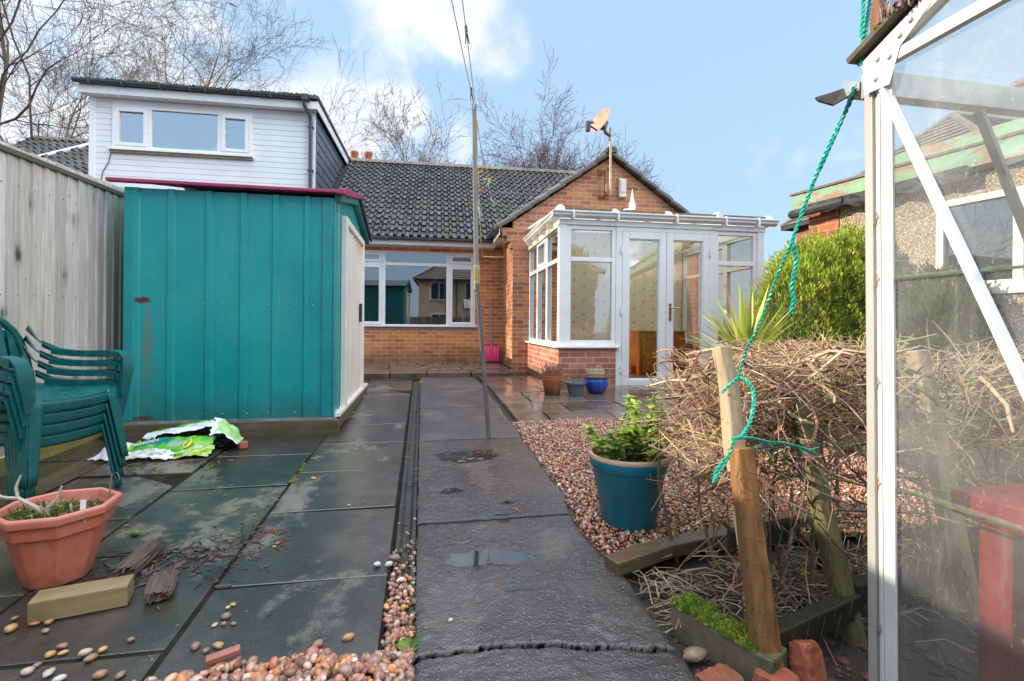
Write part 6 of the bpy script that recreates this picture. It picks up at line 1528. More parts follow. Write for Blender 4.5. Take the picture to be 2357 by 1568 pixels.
    # a few thick canes that root it in the soil
    for k in range(int((x1-x0)*9)):
        x=rr.uniform(x0+.05,x1);y=rr.uniform(y0+.1,y1);p=Vector((x,y,gz(y)-.05));q=Vector((x+rr.uniform(-.12,.12),y+rr.uniform(-.1,.1),rr.uniform(.5,.85)));m_=(p+q)/2+Vector((rr.uniform(-.05,.05),rr.uniform(-.05,.05),0))
        mb.tube([p,m_,q],[.009*thick,.007*thick,.004*thick],5,rr.choice([(.28,.20,.12),(.20,.17,.09),(.34,.25,.15)]),caps=False)
    mb.build('cane_mass',TWIG,ro,smooth=True,fixn=False)
    if leafn: lf.build('leaf_mass',LEAF,ro,fixn=False)
    return ro
bramble('bramble','tangled bare tan brambles with a few fresh green leaves around the pale stake',1600,(.98,1.72,1.42,1.92),5,150)
bramble('bramble','bare brambles behind the greenhouse glass in front of the pebbledash wall',1100,(1.74,3.6,1.30,2.1),6,130,.95)
# loose shoots reaching out over the gravel towards the conservatory
rr=random.Random(19);mb=MB();bs=root('bramble','thin pinkish shoots arching out over the gravel beside the teal pot','brambles',(1.25,1.7,gz(1.7)))
for k in range(60):
    p=Vector((rr.uniform(1.05,1.30),rr.uniform(1.55,1.9),rr.uniform(.45,.88)));d=Vector((-.7,rr.uniform(-.5,.6),rr.uniform(-.7,.5)))
    pts=curve_pts(p,d,rr.uniform(.10,.26),6,rr,.5,.55);r0=rr.choice([.0009,.0012,.0016]);c=rr.choice(BC);mb.tube(pts,[r0]*6+[r0*.5],4,c,caps=False)
    for j in (2,3,4,5):
        if rr.random()<.5: mb.tube(curve_pts(pts[j],Vector((rr.gauss(-.5,.7),rr.gauss(0,.7),rr.gauss(.2,.5))),rr.uniform(.02,.07),2,rr,.2,.3),[r0*.7,r0*.6,r0*.4],3,c,caps=False)
for k in range(34):
    p=Vector((rr.uniform(1.0,1.3),rr.uniform(1.3,1.6),rr.uniform(.2,.6)));pts=curve_pts(p,Vector((rr.uniform(-.6,.8),rr.uniform(-.3,.3),rr.uniform(-1,-.3))),rr.uniform(.15,.4),6,rr,.6,.3);r0=rr.choice([.0014,.002,.0028]);mb.tube(pts,[r0]*6+[r0*.5],4,rr.choice([(.22,.08,.06),(.36,.24,.16),(.28,.13,.10)]),caps=False)
mb.tube([at(1690,1235,1.52),at(1700,1330,1.5),at(1712,1420,1.45)],.0025,4,(.10,.05,.04));mb.tube([at(1755,1100,1.45),at(1690,1240,1.52),at(1660,1150,1.6)],.0018,4,(.20,.10,.08))
mb.build('shoot_mass',TWIG,bs,smooth=True,fixn=False)
# red stemmed runner
# ================================================================== spiky yucca
yu=root('yucca','spiky yellow green yucca rising behind the brambles in front of the hedge','yucca',(1.93,2.62,gz(2.6)))
mb=MB();mb.tube([(1.93,2.62,gz(2.6)-.02),(1.935,2.62,.45),(1.92,2.62,.80)],[.04,.035,.04],9);mb.build('trunk',plain('yucca_trunk',(.16,.11,.07),.85,.3,20,bump=.7),yu,smooth=True)
rr=random.Random(3);lm=MB()
for k in range(74):
    a=rr.uniform(0,2*PI);el=rr.uniform(-.1,1.35) if k>18 else rr.uniform(.8,1.4);L=rr.uniform(.30,.56);w=rr.uniform(.012,.019)
    d=Vector((math.cos(a)*math.cos(el),math.sin(a)*math.cos(el),math.sin(el)));sd=d.cross(Vector((0,0,1))).normalized();up=sd.cross(d);b=Vector((1.92,2.62,.78+rr.uniform(0,.06)));g_=rr.uniform(.7,1.3)
    c0_=(.32*g_,.40*g_,.07*g_) if rr.random()<.7 else (.50*g_,.47*g_,.13*g_)
    vs=[];n=7;dr=rr.uniform(.0,.22)*math.cos(el)
    for i in range(n+1):
        t_=i/n;p=b+d*(L*t_)-Vector((0,0,dr*L*t_*t_));ww=w*(.7+.6*math.sin(PI*min(1,t_*1.15+.1)))*(1-t_**4)+.0006
        vs+=[p-sd*ww+up*ww*.35,p,p+sd*ww+up*ww*.35]
    fs=[]
    for i in range(n): fs+=[(i*3,i*3+1,i*3+4,i*3+3),(i*3+1,i*3+2,i*3+5,i*3+4)]
    lm.add(vs,fs,c0_)
lm.build('leaf_mass',leafy('yucca_leaf',.35,.3,.5),yu,smooth=True,fixn=False)

# ================================================================== conifers
def conifer(name,label,lobes,n,seed,cols,s0=.05):
    """lobes: (centre, radii); feathery upright sprays all over the lobes with shade between flutes put into their colour"""
    g_=np.random.default_rng(seed);V=[];C=[];F=[];k=0
    tot=sum(l[1][0]*l[1][2] for l in lobes)
    for (c,r) in lobes:
        m=int(n*r[0]*r[2]/tot)
        th=g_.uniform(0,2*PI,m);ph=np.arcsin(g_.uniform(-.75,1,m))
        rad=1-np.abs(g_.normal(0,.10,m))
        for i in range(m):
            dx,dy,dz=math.cos(th[i])*math.cos(ph[i]),math.sin(th[i])*math.cos(ph[i]),math.sin(ph[i])
            fl=.16*noise.noise((dx*6+seed,dy*6,dz*1.2))+.08*noise.noise((dx*9,dy*9+seed,dz*4))
            q=rad[i]+fl*1.3;p=np.array((c[0]+r[0]*dx*q,c[1]+r[1]*dy*q,c[2]+r[2]*dz*q))
            L=s0*g_.uniform(.9,2.4)*(1.25 if dz>.6 else 1);w=L*g_.uniform(.07,.15)
            d=np.array((dx*.55+g_.normal(0,.22),dy*.55+g_.normal(0,.22),.9+g_.normal(0,.2)));d/=np.linalg.norm(d)
            sd=np.cross(d,g_.normal(size=3));sd/=np.linalg.norm(sd)+1e-6
            V+=[p-sd*w*.4,p+sd*w*.4,p+d*L*.6+sd*w,p+d*L,p+d*L*.6-sd*w]
            cc=np.array(cols[int(g_.integers(len(cols)))])*g_.uniform(.65,1.3)*(1.0+2.2*min(0,fl+.02)*2)*max(.35,1-2.5*(1-rad[i]));C+=[cc*.7,cc*.7,cc,cc*1.15,cc]  # sprays darkened in colour between flutes and deeper inside, as shade
            F.append((k,k+1,k+2,k+3,k+4));k+=5
    ro=root(name,label,'conifer',(lobes[0][0][0],lobes[0][0][1],gz(lobes[0][0][1])-.05))
    np_mesh('foliage',np.array(V),np.array(F),np.array(C),LEAF,ro,smooth=False)
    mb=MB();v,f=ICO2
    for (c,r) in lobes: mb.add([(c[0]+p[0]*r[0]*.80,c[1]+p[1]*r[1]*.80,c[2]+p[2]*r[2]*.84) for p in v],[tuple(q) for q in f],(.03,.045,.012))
    c,r=lobes[0];mb.build('dark_core',vcol('dark_core_fill',.95),ro,smooth=True)  # opaque core added to block see-through, coloured dark like the shaded inside
    mb=MB();mb.tube([(c[0],c[1],gz(c[1])-.05),(c[0],c[1],c[2])],.06,8);mb.build('trunk',plain('conifer_bark',(.10,.07,.05),.85),ro)
    return ro
CC=[(.42,.58,.05),(.32,.50,.04),(.52,.66,.08),(.24,.40,.03),(.60,.68,.12),(.42,.42,.06),(.34,.22,.08)]
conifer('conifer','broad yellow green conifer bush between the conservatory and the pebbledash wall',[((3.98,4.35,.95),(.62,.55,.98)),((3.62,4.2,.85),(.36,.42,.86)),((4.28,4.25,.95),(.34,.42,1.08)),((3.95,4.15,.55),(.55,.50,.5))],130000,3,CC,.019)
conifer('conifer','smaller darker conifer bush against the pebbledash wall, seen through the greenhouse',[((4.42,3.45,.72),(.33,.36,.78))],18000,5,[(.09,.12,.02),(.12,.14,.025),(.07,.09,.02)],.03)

conifer('conifer','tall dark evergreen across the garden to the right, mirrored in the conservatory glass',[((4.0,-1.6,1.6),(.75,.8,1.75))],7000,9,[(.05,.09,.02),(.08,.13,.03),(.04,.07,.02),(.14,.13,.06)],.07)
# ================================================================== greenhouse
GX=lambda z:1.082+.018*(1.68-z)
GY0,GY1=-.85,1.03;GE=1.675;GR=2.06;GM=(GY0+GY1)/2
gh=root('greenhouse','old aluminium framed greenhouse with dirty streaked glass and rusty edges','greenhouse',(2.1,.1,.02))
ALR=NT('white_oxidised_aluminium');base=ALR.ramp(ALR.noise(5,5),[(.3,(.58,.58,.56)),(.7,(.76,.76,.73))]);ed=ALR.mapr(ALR.noise(7,6,.7,stretch=(1,1,.25)),.60,.72,0,.75);base=ALR.mix(ed,base,(.36,.22,.09));ALR=ALR.done(base,.4,None,.5)
OXI=NT('dull_post_rust');base=OXI.ramp(OXI.noise(5,5,stretch=(1,1,.2)),[(.3,(.30,.29,.27)),(.7,(.45,.44,.41))]);base=OXI.mix(OXI.mapr(OXI.noise(9,6,.7,stretch=(1,1,.3)),.58,.70,0,.9),base,(.36,.17,.05));OXI=OXI.done(base,.5)
def vpost(mb,y0,y1,x0,x1,z0,z1):
    mb.add([(GX(z)+x,y,z) for z in (z0,z1) for x,y in ((x0,y0),(x1,y0),(x1,y1),(x0,y1))],[(3,2,1,0),(4,5,6,7),(0,1,5,4),(1,2,6,5),(2,3,7,6),(3,0,4,7)])
mb=MB();vpost(mb,1.012,1.034,-.004,.03,0,GE-.03);mb.build('corner_post',OXI,gh,bevel=.002)
mb=MB();vpost(mb,.999,1.011,.004,.03,0,GE-.04);vpost(mb,.963,.992,-.002,.006,0,GE+.02);vpost(mb,.993,.998,-.004,.02,0,GE-.02);mb.build('corner_bar',ALR,gh,bevel=.002)
mb=MB()
for (a,b) in (((1.02,GE),(GM,GR)),((GY0,GE),(GM,GR))): mb.bar((1.083,a[0],a[1]),(1.083,b[0],b[1]),.03,.034)
mb.bar((1.078,1.0,GE-.012),(1.078,GY0,GE-.012),.018,.026);mb.bar((1.090,1.0,GE+.004),(1.090,GY0,GE+.004),.012,.012)
# corner gusset plate and bolts
mb.add([(1.066,1.02,GE-.07),(1.066,.955,GE-.075),(1.066,.93,GE+.0),(1.066,.86,GE+.055),(1.066,.88,GE+.075),(1.066,1.025,GE+.01)],[(0,1,2,3,4,5)])
for (y,z) in ((.99,GE-.045),(.955,GE-.01),(.93,GE+.025),(.985,GE+.0),(.905,GE+.045)): mb.tube([(1.066,y,z),(1.058,y,z)],.0065,8)
mb.build('gable_frame',ALR,gh,bevel=.001)
mb=MB();mb.bar((1.079,.978,1.60),(1.079,.50,.45),.012,.025,up=(1,0,0));mb.build('brace',plain('bright_brace',(.80,.80,.79),.4,.06,6),gh,bevel=.002)
mb=MB();mb.bar((1.082,1.05,GE+.025),(1.082,GM,GR+.035),.075,.014);mb.build('verge_strip',plain('mossy_verge',(.09,.075,.05),.8,.4,20,bump=.8),gh)
XE=3.35
mb=MB();mb.bar((1.088,1.035,GE-.035),(XE,1.035,GE-.035),.03,.06);mb.bar((1.085,1.075,GE-.03),(XE,1.075,GE-.03),.045,.02);mb.bar((1.085,1.098,GE-.018),(XE,1.098,GE-.018),.005,.045)
mb.build('eaves_beam',STEEL,gh)
mb=MB();mb.add([(1.055,1.06,GE-.06),(1.03,1.075,GE-.075),(1.0,1.09,GE-.06),(.995,1.095,GE-.05),(1.03,1.085,GE-.04),(1.06,1.075,GE-.03)],[(0,1,2,3,4,5)]);mb.build('broken_gutter_end',plain('rotten_gutter',(.05,.04,.035),.8,.4,30),gh,solid=.006)
mb=MB()
for x in (1.69,2.30,2.91): mb.box(x-.01,x+.01,1.022,1.045,.05,GE-.06)
for x in (1.08,1.69,2.30,2.91,XE):
    mb.bar((x,1.03,GE),(x,GM,GR),.02,.03);mb.bar((x,GY0,GE),(x,GM,GR),.02,.03)
mb.bar((1.07,GM,GR),(XE,GM,GR),.03,.05);mb.box(1.09,XE,GY0-.01,GY0+.02,GE-.06,GE)
for x in (1.69,2.30,2.91,XE): mb.box(x-.01,x+.01,GY0,GY0+.02,.05,GE-.06)
mb.box(XE-.015,XE+.015,1.0,1.03,.05,GE-.06)
mb.build('glazing_bar',plain('grey_aluminium_bar',(.55,.56,.56),.4,.1,8,Metallic=.4),gh)
mb=MB();mb.bar((1.415,1.02,GE-.08),(1.75,1.02,.95),.012,.02,up=(0,1,0));mb.build('side_strut',plain('grey_strut',(.28,.29,.29),.5,.15),gh)
mb=MB();mb.box(1.10,XE,1.02,1.05,.02,.075);mb.box(1.10,1.13,GY0,1.02,.01,.05);mb.build('base_rail',plain('mossy_base',(.10,.11,.06),.8,.3,12,bump=.5),gh)
GG=glass('greenhouse_glass',(.92,.95,.94),boost=1.0,dirt=((.80,.82,.80),.06,.25,.14))
GG2=glass('greenhouse_side_glass',(.93,.96,.95),boost=.9,dirt=((.78,.80,.78),.03,.14,.08))
EDGE=plain('algae_glass_edge',(.10,.12,.07),.3,.4,30)
zs_=[.03,.66,1.155,GE-.02]
for k,(za,zb_) in enumerate(zip(zs_,zs_[1:])):
    for (ya,yb) in ((.985,.36),(.35,-.27)):
        p=MB();o_=.004*(k-1);p.quad((GX(za)+.010-o_,ya,za-(.012 if k else 0)),(GX(za)+.010-o_,yb,za-(.012 if k else 0)),(GX(zb_)+.012-o_,yb,zb_),(GX(zb_)+.012-o_,ya,zb_));p.build('gable_pane',GG,gh,fixn=False)
p=MB();p.add([(1.088,1.0,GE),(1.088,GM,GR-.01),(1.088,GY0,GE)],[(0,1,2)]);p.build('gable_pane',GG,gh,fixn=False)
for z in (.653,1.148):
    mb=MB();mb.box(GX(z)+.002,GX(z)+.008,.36,.99,z-.003,z+.002);mb.build('pane_edge',EDGE,gh)
mb=MB()
for z in (.655,1.15,1.3,.9,.3): mb.tube([(GX(z)-.004,1.005,z+.02),(GX(z)-.008,.995,z),(GX(z)-.004,1.004,z-.02),(GX(z)-.003,1.01,z-.01)],.0015,4)
mb.build('glazing_clip',plain('rusty_clip',(.30,.15,.07),.6),gh)
for (xa,xb) in ((1.11,1.68),(1.70,2.29),(2.31,2.90),(2.92,3.33)):
    p=MB();p.quad((xa,1.034,.075),(xb,1.034,.075),(xb,1.034,GE-.07),(xa,1.034,GE-.07));p.build('side_pane',GG2,gh,fixn=False)
    p=MB();p.quad((xa,1.05,GE+.012),(xb,1.05,GE+.012),(xb,GM+.01,GR+.015),(xa,GM+.01,GR+.015));p.build('roof_pane',GG,gh,fixn=False)
mo=MB();rr=random.Random(6)
for k in range(120):
    t_=rr.uniform(.06,.34);y=1.05+(GM-1.05)*t_;z=GE+.03+(GR-GE)*t_;cushion(mo,(1.082+rr.uniform(-.035,.03),y,z),rr.uniform(.006,.014),rr.uniform(.006,.02),rr.choice([(.12,.10,.03),(.20,.09,.06),(.10,.13,.03)]),k,6,3)
blades(mo,(1.075,.93,GE+.07),160,.05,.02,.05,rr,[(.42,.26,.36),(.35,.20,.22),(.22,.22,.08)],.002,.4);mo.build('roof_moss',MOSSM,gh,fixn=False)
# potting bench in the greenhouse
pb=root('potting_bench','dark red painted timber potting bench inside the greenhouse','bench',(1.75,.75,.02))
RED=wood('red_painted_timber',(.12,.012,.012),(.26,.032,.03),rough=.45,streak=16)
mb=MB();mb.box(1.30,2.4,.78,.995,.575,.635);mb.build('top_board',RED,pb,bevel=.005);mb=MB();mb.box(1.32,2.4,.50,.775,.565,.615);mb.build('top_board',wood('orange_board',(.35,.07,.035),(.52,.16,.08),axis=0,rough=.5),pb,bevel=.005)
for (x,y) in ((1.37,.915),(2.3,.915),(1.45,.55),(2.3,.55)): 
    mb=MB();mb.box(x-.045,x+.045,y-.035,y+.035,.0,.564 if y<.8 else .574);mb.build('leg',RED,pb,bevel=.005)
solid_block('timber_offcut','short orange timber offcut lying on the potting bench','wood block',(1.44,.70,.615),(.20,.10,.045),.1,wood('orange_offcut',(.40,.10,.05),(.58,.22,.12),axis=0,rough=.5),.004)
mo=MB()
for k in range(160): cushion(mo,(rr.uniform(1.25,1.55),rr.uniform(.9,1.0),.02),rr.uniform(.008,.02),rr.uniform(.01,.03),(.08*rr.uniform(.6,1.4),.16*rr.uniform(.6,1.3),.02),k,6,3)
tag(mo.build('moss_clump',MOSSM,smooth=True),'bright green moss on the soil inside the greenhouse corner','moss')
# post behind the greenhouse corner that holds the rope
lp_=root('rope_post','slim rusty brown post behind the greenhouse corner reaching above its roof','post',(1.21,1.135,.0))
mb=MB();mb.bar((1.235,1.125,-.02),(1.215,1.125,2.3),.026,.03);mb.build('shaft',wood('rust_brown_post',(.09,.035,.02),(.34,.17,.09),streak=20),lp_,bevel=.003)

# ================================================================== green twisted rope
def twisted(mb,pts,r=.0042,pitch=.03,ns=2,sub=6):
    pts=[Vector(p) for p in pts];P2=[]
    for i in range(len(pts)-1):
        p0=pts[max(i-1,0)];p1=pts[i];p2=pts[i+1];p3=pts[min(i+2,len(pts)-1)];L=(p2-p1).length;k=max(2,int(L/pitch*sub))
        for j in range(k):
            t_=j/k;P2.append(.5*((2*p1)+(p2-p0)*t_+(2*p0-5*p1+4*p2-p3)*t_*t_+(3*p1-p0-3*p2+p3)*t_**3))
    P2.append(pts[-1]);s=0
    ring=[[] for _ in range(ns)]
    for i,p in enumerate(P2):
        d=(P2[min(i+1,len(P2)-1)]-P2[max(i-1,0)]);
        if i: s+=(p-P2[i-1]).length
        d.normalize();a=d.orthogonal().normalized() if abs(d.x)<.9 else d.cross(Vector((0,0,1))).normalized();a=(Vector((1,0,0))-d*d.x).normalized();b=d.cross(a)
        for q in range(ns):
            an=2*PI*s/pitch+q*2*PI/ns;ring[q].append(p+(a*math.cos(an)+b*math.sin(an))*r*.72)
    for q in range(ns): mb.tube(ring[q],r*.8,5,caps=True)
ROPE=plain('teal_polypropylene',(.005,.34,.25),.4,.15,40)
rp=root('green_rope','teal green twisted rope tied from the greenhouse corner down to the leaning stakes','rope',(1.0,1.25,.5))
mb=MB()
twisted(mb,[at(1990,-60,1.06),at(1985,60,1.05),at(1978,150,1.04)]);twisted(mb,[at(2012,-60,1.06),at(1995,60,1.05),at(1983,148,1.03)]);twisted(mb,[at(1976,148,1.04),at(1992,105,1.03),at(2018,80,1.08)],.0035)
twisted(mb,[at(1975,195,1.06),at(1935,280,1.1),at(1880,400,1.15),at(1835,520,1.18),at(1822,560,1.19)])
twisted(mb,[at(1965,200,1.06),at(1928,300,1.1),at(1885,395,1.15)],.0028)
twisted(mb,[at(1822,560,1.19),at(1832,600,1.19),at(1822,660,1.19),at(1826,690,1.19),at(1820,722,1.19)],.0048)
twisted(mb,[at(1822,560,1.19),at(1790,630,1.24),at(1750,740,1.30),at(1715,810,1.36),at(1700,868,1.385)],.0032)
mb.build('main_strand',ROPE,rp,smooth=True)
mb=MB();twisted(mb,[at(1700,868,1.385),at(1722,880,1.36),at(1734,905,1.34),at(1732,950,1.31),at(1718,990,1.29),at(1700,1008,1.275),at(1683,1010,1.28)],.0046)
twisted(mb,[at(1700,868,1.385),at(1680,885,1.39),at(1660,905,1.40)],.0035)
twisted(mb,[at(1690,1008,1.275),at(1680,1040,1.285),at(1665,1060,1.29),at(1648,1085,1.295),at(1642,1110,1.295)],.0034);twisted(mb,[at(1690,1010,1.275),at(1672,1062,1.285),at(1650,1095,1.29),at(1640,1112,1.29)],.003)
twisted(mb,[at(1690,1008,1.275),at(1725,1008,1.27),at(1770,1018,1.285),at(1800,1020,1.30),at(1840,1030,1.32),at(1875,1045,1.33)],.0032)
for k in range(16):
    a=at(rr.uniform(1830,1868),rr.uniform(1028,1042),1.32);mb.tube([a,a+Vector((rr.uniform(.0,.025),rr.uniform(-.01,.01),rr.uniform(-.02,.008)))],.0007,3)
mb.build('tied_end',ROPE,rp,smooth=True)
mb=MB()
for k in range(28):
    a=at(rr.uniform(1735,1785),rr.uniform(1015,1030),1.28);mb.tube([a,a+Vector((rr.uniform(-.02,.02),rr.uniform(-.01,.01),rr.uniform(-.02,.01))),a+Vector((rr.uniform(-.03,.03),rr.uniform(-.01,.01),rr.uniform(-.025,.0)))],.0011,3)
mb.build('frayed_tangle',plain('faded_rope_fibre',(.05,.16,.10),.6,.4,60),rp,fixn=False)
TREES=[
 ('large bare tree with spreading limbs rising behind the fence on the far left',(-10.9,17.5,-.3),14.5,1.15,11,(.20,.155,.12),dict(trunks=4,div=.5,r0=.17,depth=6,tw=.0065,low=.1,dens=.95)),
 ('bare tree with many upright branches directly behind the dormer roof',(-9.0,20.5,-.3),9.6,1.1,22,(.20,.15,.12),dict(trunks=4,div=.32,r0=.12,depth=6,tw=.0065,dens=.95)),
 ('pale bare tree behind the bungalow ridge between the dormer and the clothes prop',(-1.2,30,-.3),10.6,1.2,33,(.24,.175,.145),dict(trunks=5,div=.36,r0=.21,depth=6,tw=.011,dens=1.08)),
 ('wide purple brown bare tree behind the brick gable and satellite dish',(8.9,30,-.3),11.6,1.3,44,(.18,.12,.12),dict(trunks=5,div=.42,r0=.24,depth=6,tw=.011,dens=1.12)),
]
# ================================================================== pebbledash outbuilding on the right
OB=(4.50,5.02,gz(5.0));OR=math.radians(10.7)
ob=root('pebbledash_outbuilding','flat roofed pebbledash outbuilding with a peeling green fascia and white window','outbuilding',OB,rz=OR,local=True)
def pdash():
    t=NT('pebbledash');v=t.n('ShaderNodeTexVoronoi',feature='F1',ins={'Vector':t.obj,'Scale':66.0})
    c=t.n('ShaderNodeSeparateColor',ins={0:v.outputs['Color']}).outputs
    base=t.ramp(c[0],[(0,(.26,.16,.11)),(.3,(.50,.36,.26)),(.7,(.66,.52,.40)),(1,(.78,.68,.58))])
    base=t.mix(t.mapr(v.outputs['Distance'],.35,.6,0,.7),base,(.20,.15,.12))
    base=t.mix(t.mapr(t.noise(2,5),.45,.7,0,.3),base,(.32,.25,.2))
    return t.done(base,.85,t.bump(t.mapr(v.outputs['Distance'],0,.6,1,0),.8,.012),.3)
PD=pdash();EZ=2.20
FAC=NT('peeling_green_fascia');base=FAC.mix(FAC.mapr(FAC.noise(6,6,.7,stretch=(1,.5,1.4)),.50,.56,0,1),(.20,.36,.22),(.33,.17,.12));base=FAC.mix(FAC.mapr(FAC.noise(14,5,.7),.58,.66,0,.8),base,(.42,.36,.30));FAC=FAC.done(base,.7,FAC.bump(FAC.noise(30,5),.4,.005))
wy0,wy1,wz0_,wz1_=-3.10,-1.28,1.20,2.02
mb=MB();mb.box(0,.2,-8,wy0,-.1,EZ);mb.box(0,.2,wy1,-.36,-.1,EZ);mb.box(0,.2,wy0,wy1,-.1,wz0_);mb.box(0,.2,wy0,wy1,wz1_,EZ);mb.build('dashed_wall',PD,ob)
mb=MB();mb.box(-.012,.22,-.36,.0,-.1,EZ+.02);mb.box(.22,4.5,-.2,.0,-.1,EZ);mb.build('brick_pier',brick2('pier_brick',(.26,.07,.04),(.40,.11,.06),(.45,.16,.08),(.5,.42,.34)),ob)
mb=MB();mb.box(-.14,-.11,-8,.12,EZ+.04,EZ+.21);mb.box(-.11,4.5,.09,.12,EZ+.04,EZ+.21);mb.box(-.11,.0,-8,.09,EZ+.03,EZ+.045);mb.build('fascia',FAC,ob)
mb=MB();mb.box(-.16,4.6,-8,.14,EZ+.212,EZ+.235);mb.build('felt_roof',plain('mineral_felt',(.16,.11,.09),.8,.3,10),ob)
mb=MB();mb.box(-.07,-.045,-4.2,-.75,EZ+.235,EZ+.36);mb.box(-.07,1.5,-.77,-.745,EZ+.236,EZ+.36);mb.build('upper_fascia',FAC,ob)
mb=MB();mb.grid(lambda u,v:(-.17+.03*noise.noise((u*14,v*3,1)),-.10-1.5*u,EZ+.06-.12*v*(.6+.6*noise.noise((u*9,1,v)))-.05*v),30,4);mb.tube([(-.14,.12,EZ-.01),(-.20,.0,EZ-.03),(-.14,-.5,EZ-.0)],.05,8);mb.build('torn_felt_gutter',plain('torn_black_felt',(.035,.033,.035),.7,.4,20,bump=.4),ob,fixn=False)
wn_=MB();casement_x(wn_,wy0,wy1,wz0_,wz1_,-.012,.07,.06)
for y in (-1.86,-2.45): wn_.box(-.010,.06,y-.035,y+.035,wz0_+.06,wz1_-.06)
wn_.box(-.005,.055,-2.415,-1.895,1.72,1.76);wn_.box(-.04,.07,wy0-.04,wy1+.04,wz0_-.06,wz0_-.001)
wno=wn_.build('window',plain('peeling_white_paint',(.68,.68,.64),.5,.12,10,stain=((.4,.36,.30),.6,14,.7)),ob,bevel=.004)
for (a,b) in ((wy0+.06,-2.485),(-2.415,-1.895),(-1.825,wy1-.06)):
    q=MB();q.quad((.03,a,wz0_+.06),(.03,b,wz0_+.06),(.03,b,wz1_-.06),(.03,a,wz1_-.06));q.build('pane',GLASS,wno,fixn=False)
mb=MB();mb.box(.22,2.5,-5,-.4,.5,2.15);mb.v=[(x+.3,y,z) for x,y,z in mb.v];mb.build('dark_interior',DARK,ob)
# ================================================================== hipped house beyond it
def hip_house(name,label,x0,x1,y0,y1,ze,zr,wallm,roofm,wins=None,rz=0,hip=None):
    cx,cy=(x0+x1)/2,(y0+y1)/2
    r_=root(name,label,'house',(cx,cy,-.05))
    mb=MB();mb.box(x0,x1,y0,y1,-.1,ze);mb.build('wall',wallm,r_)
    h=hip or (y1-y0)/2;o_=.35
    a,b,c,d=(x0-o_,y0-o_,ze-.1),(x1+o_,y0-o_,ze-.1),(x1+o_,y1+o_,ze-.1),(x0-o_,y1+o_,ze-.1);e_,f_=(x0+h,cy,zr),(x1-h,cy,zr)
    rf=MB()
    for q in ((a,b,f_,e_),(c,d,e_,f_)):
        tile_plane(rf,*q)
    tile_plane(rf,d,a,e_,e_);tile_plane(rf,b,c,f_,f_);rf.build('roof',roofm,r_,fixn=False)
    mb=MB();mb.tube([e_,f_],.11,6);
    for p,q in ((a,e_),(d,e_),(b,f_),(c,f_)): mb.tube([p,q],.10,6)
    mb.build('ridge',roofm,r_)
    mb=MB();mb.box(x0-o_,x1+o_,y0-o_,y0-o_+.04,ze-.22,ze-.09);mb.box(x0-o_,x1+o_,y1+o_-.04,y1+o_,ze-.22,ze-.09);mb.box(x0-o_,x0-o_+.04,y0-o_,y1+o_,ze-.22,ze-.09);mb.build('gutter',GREYP,r_)
    return r_
def tile_plane(mb,a,b,c,d,n=18):
    a,b,c,d=map(Vector,(a,b,c,d));N=(b-a).cross(c-a).normalized()
    if N.z<0:N=-N
    for i in range(n):
        t0,t1=i/n,(i+1.1)/n if i<n-1 else 1;p,q,r,s=a.lerp(d,t0),b.lerp(c,t0),b.lerp(c,t1),a.lerp(d,t1)
        m=max(2,int((q-p).length/.34));g=[]
        for j in range(m):
            k=R.uniform(.75,1.25);u0,u1=j/m,(j+1)/m;mb.add([p.lerp(q,u0)+N*.04,p.lerp(q,u1)+N*.04,s.lerp(r,u1),s.lerp(r,u0)],[(0,1,2,3)],(k,.6,0))
FART=rooftile('faded_brown_tile',(.13,.105,.085),.35,.7)
nh=hip_house('brick_house','brown hip roofed house with a brick chimney beyond the flat roofed outbuilding',13.6,22,9.0,15.8,4.9,7.7,brick2('house_brick',(.2,.09,.06),(.3,.13,.08),(.35,.17,.1),(.4,.35,.3)),FART,hip=2.6)
mb=MB();mb.box(17.2,18.2,10.6,11.4,6.0,8.2);mb.box(17.1,18.3,10.5,11.5,8.2,8.35);cs=mb.build('chimney',brick2('chimney_brick',(.2,.10,.07),(.3,.15,.1),(.35,.18,.12),(.4,.35,.3)),nh)
# ================================================================== the house across the gardens that the windows mirror
RND=plain('tan_render',(.72,.54,.34),.8,.12,3)
rh=hip_house('rendered_house','tan rendered two storey house across the gardens, mirrored in the back window',-1.55,9.0,-22.5,-14.5,4.3,6.9,RND,rooftile('slate_brown_tile',(.11,.085,.07),.3,.6),hip=3.4)
for (x,z) in ((-.75,2.75),(1.65,2.75),(5.6,2.75),(-.7,.55),(4.4,.55)):
    mb=MB()
    for (a,b,c,d) in ((x,x+.07,z,z+1.25),(x+1.13,x+1.2,z,z+1.25),(x+.07,x+1.13,z,z+.07),(x+.07,x+1.13,z+1.18,z+1.25),(x+.57,x+.63,z+.07,z+1.18)): mb.box(a,b,-14.5,-14.44,c,d)
    wi=mb.build('window',WHITE,rh);mb=MB();mb.quad((x+.07,-14.46,z+.07),(x+1.13,-14.46,z+.07),(x+1.13,-14.46,z+1.18),(x+.07,-14.46,z+1.18));mb.build('pane',plain('dark_pane',(.05,.06,.07),.08),wi,fixn=False)
mb=MB();mb.tube([(1.05,-14.42,0),(1.05,-14.42,4.2)],.05,6);mb.build('downpipe',GREYP,rh)
rfn=root('rear_fence','brown board fence across the far end of the garden, mirrored in the windows','fence',(0,-9.5,-.12))
mb=MB();x=-12.0;rr=random.Random(2)
while x<5.2:
    c=rr.uniform(.7,1.2);mb.box(x,x+.125,-9.52,-9.5,-.1,1.5+rr.uniform(-.01,.01),(c,c,c));x+=.14
mb.build('board_panel',wood('brown_fence_board',(.16,.11,.08),(.30,.22,.16),vc=True),rfn)
mb=MB()
for x in np.arange(-11.5,5,1.8): mb.box(x,x+.09,-9.62,-9.525,-.1,1.55)
mb.build('post_run',wood('brown_fence_post',(.14,.10,.07),(.26,.19,.14)),rfn)
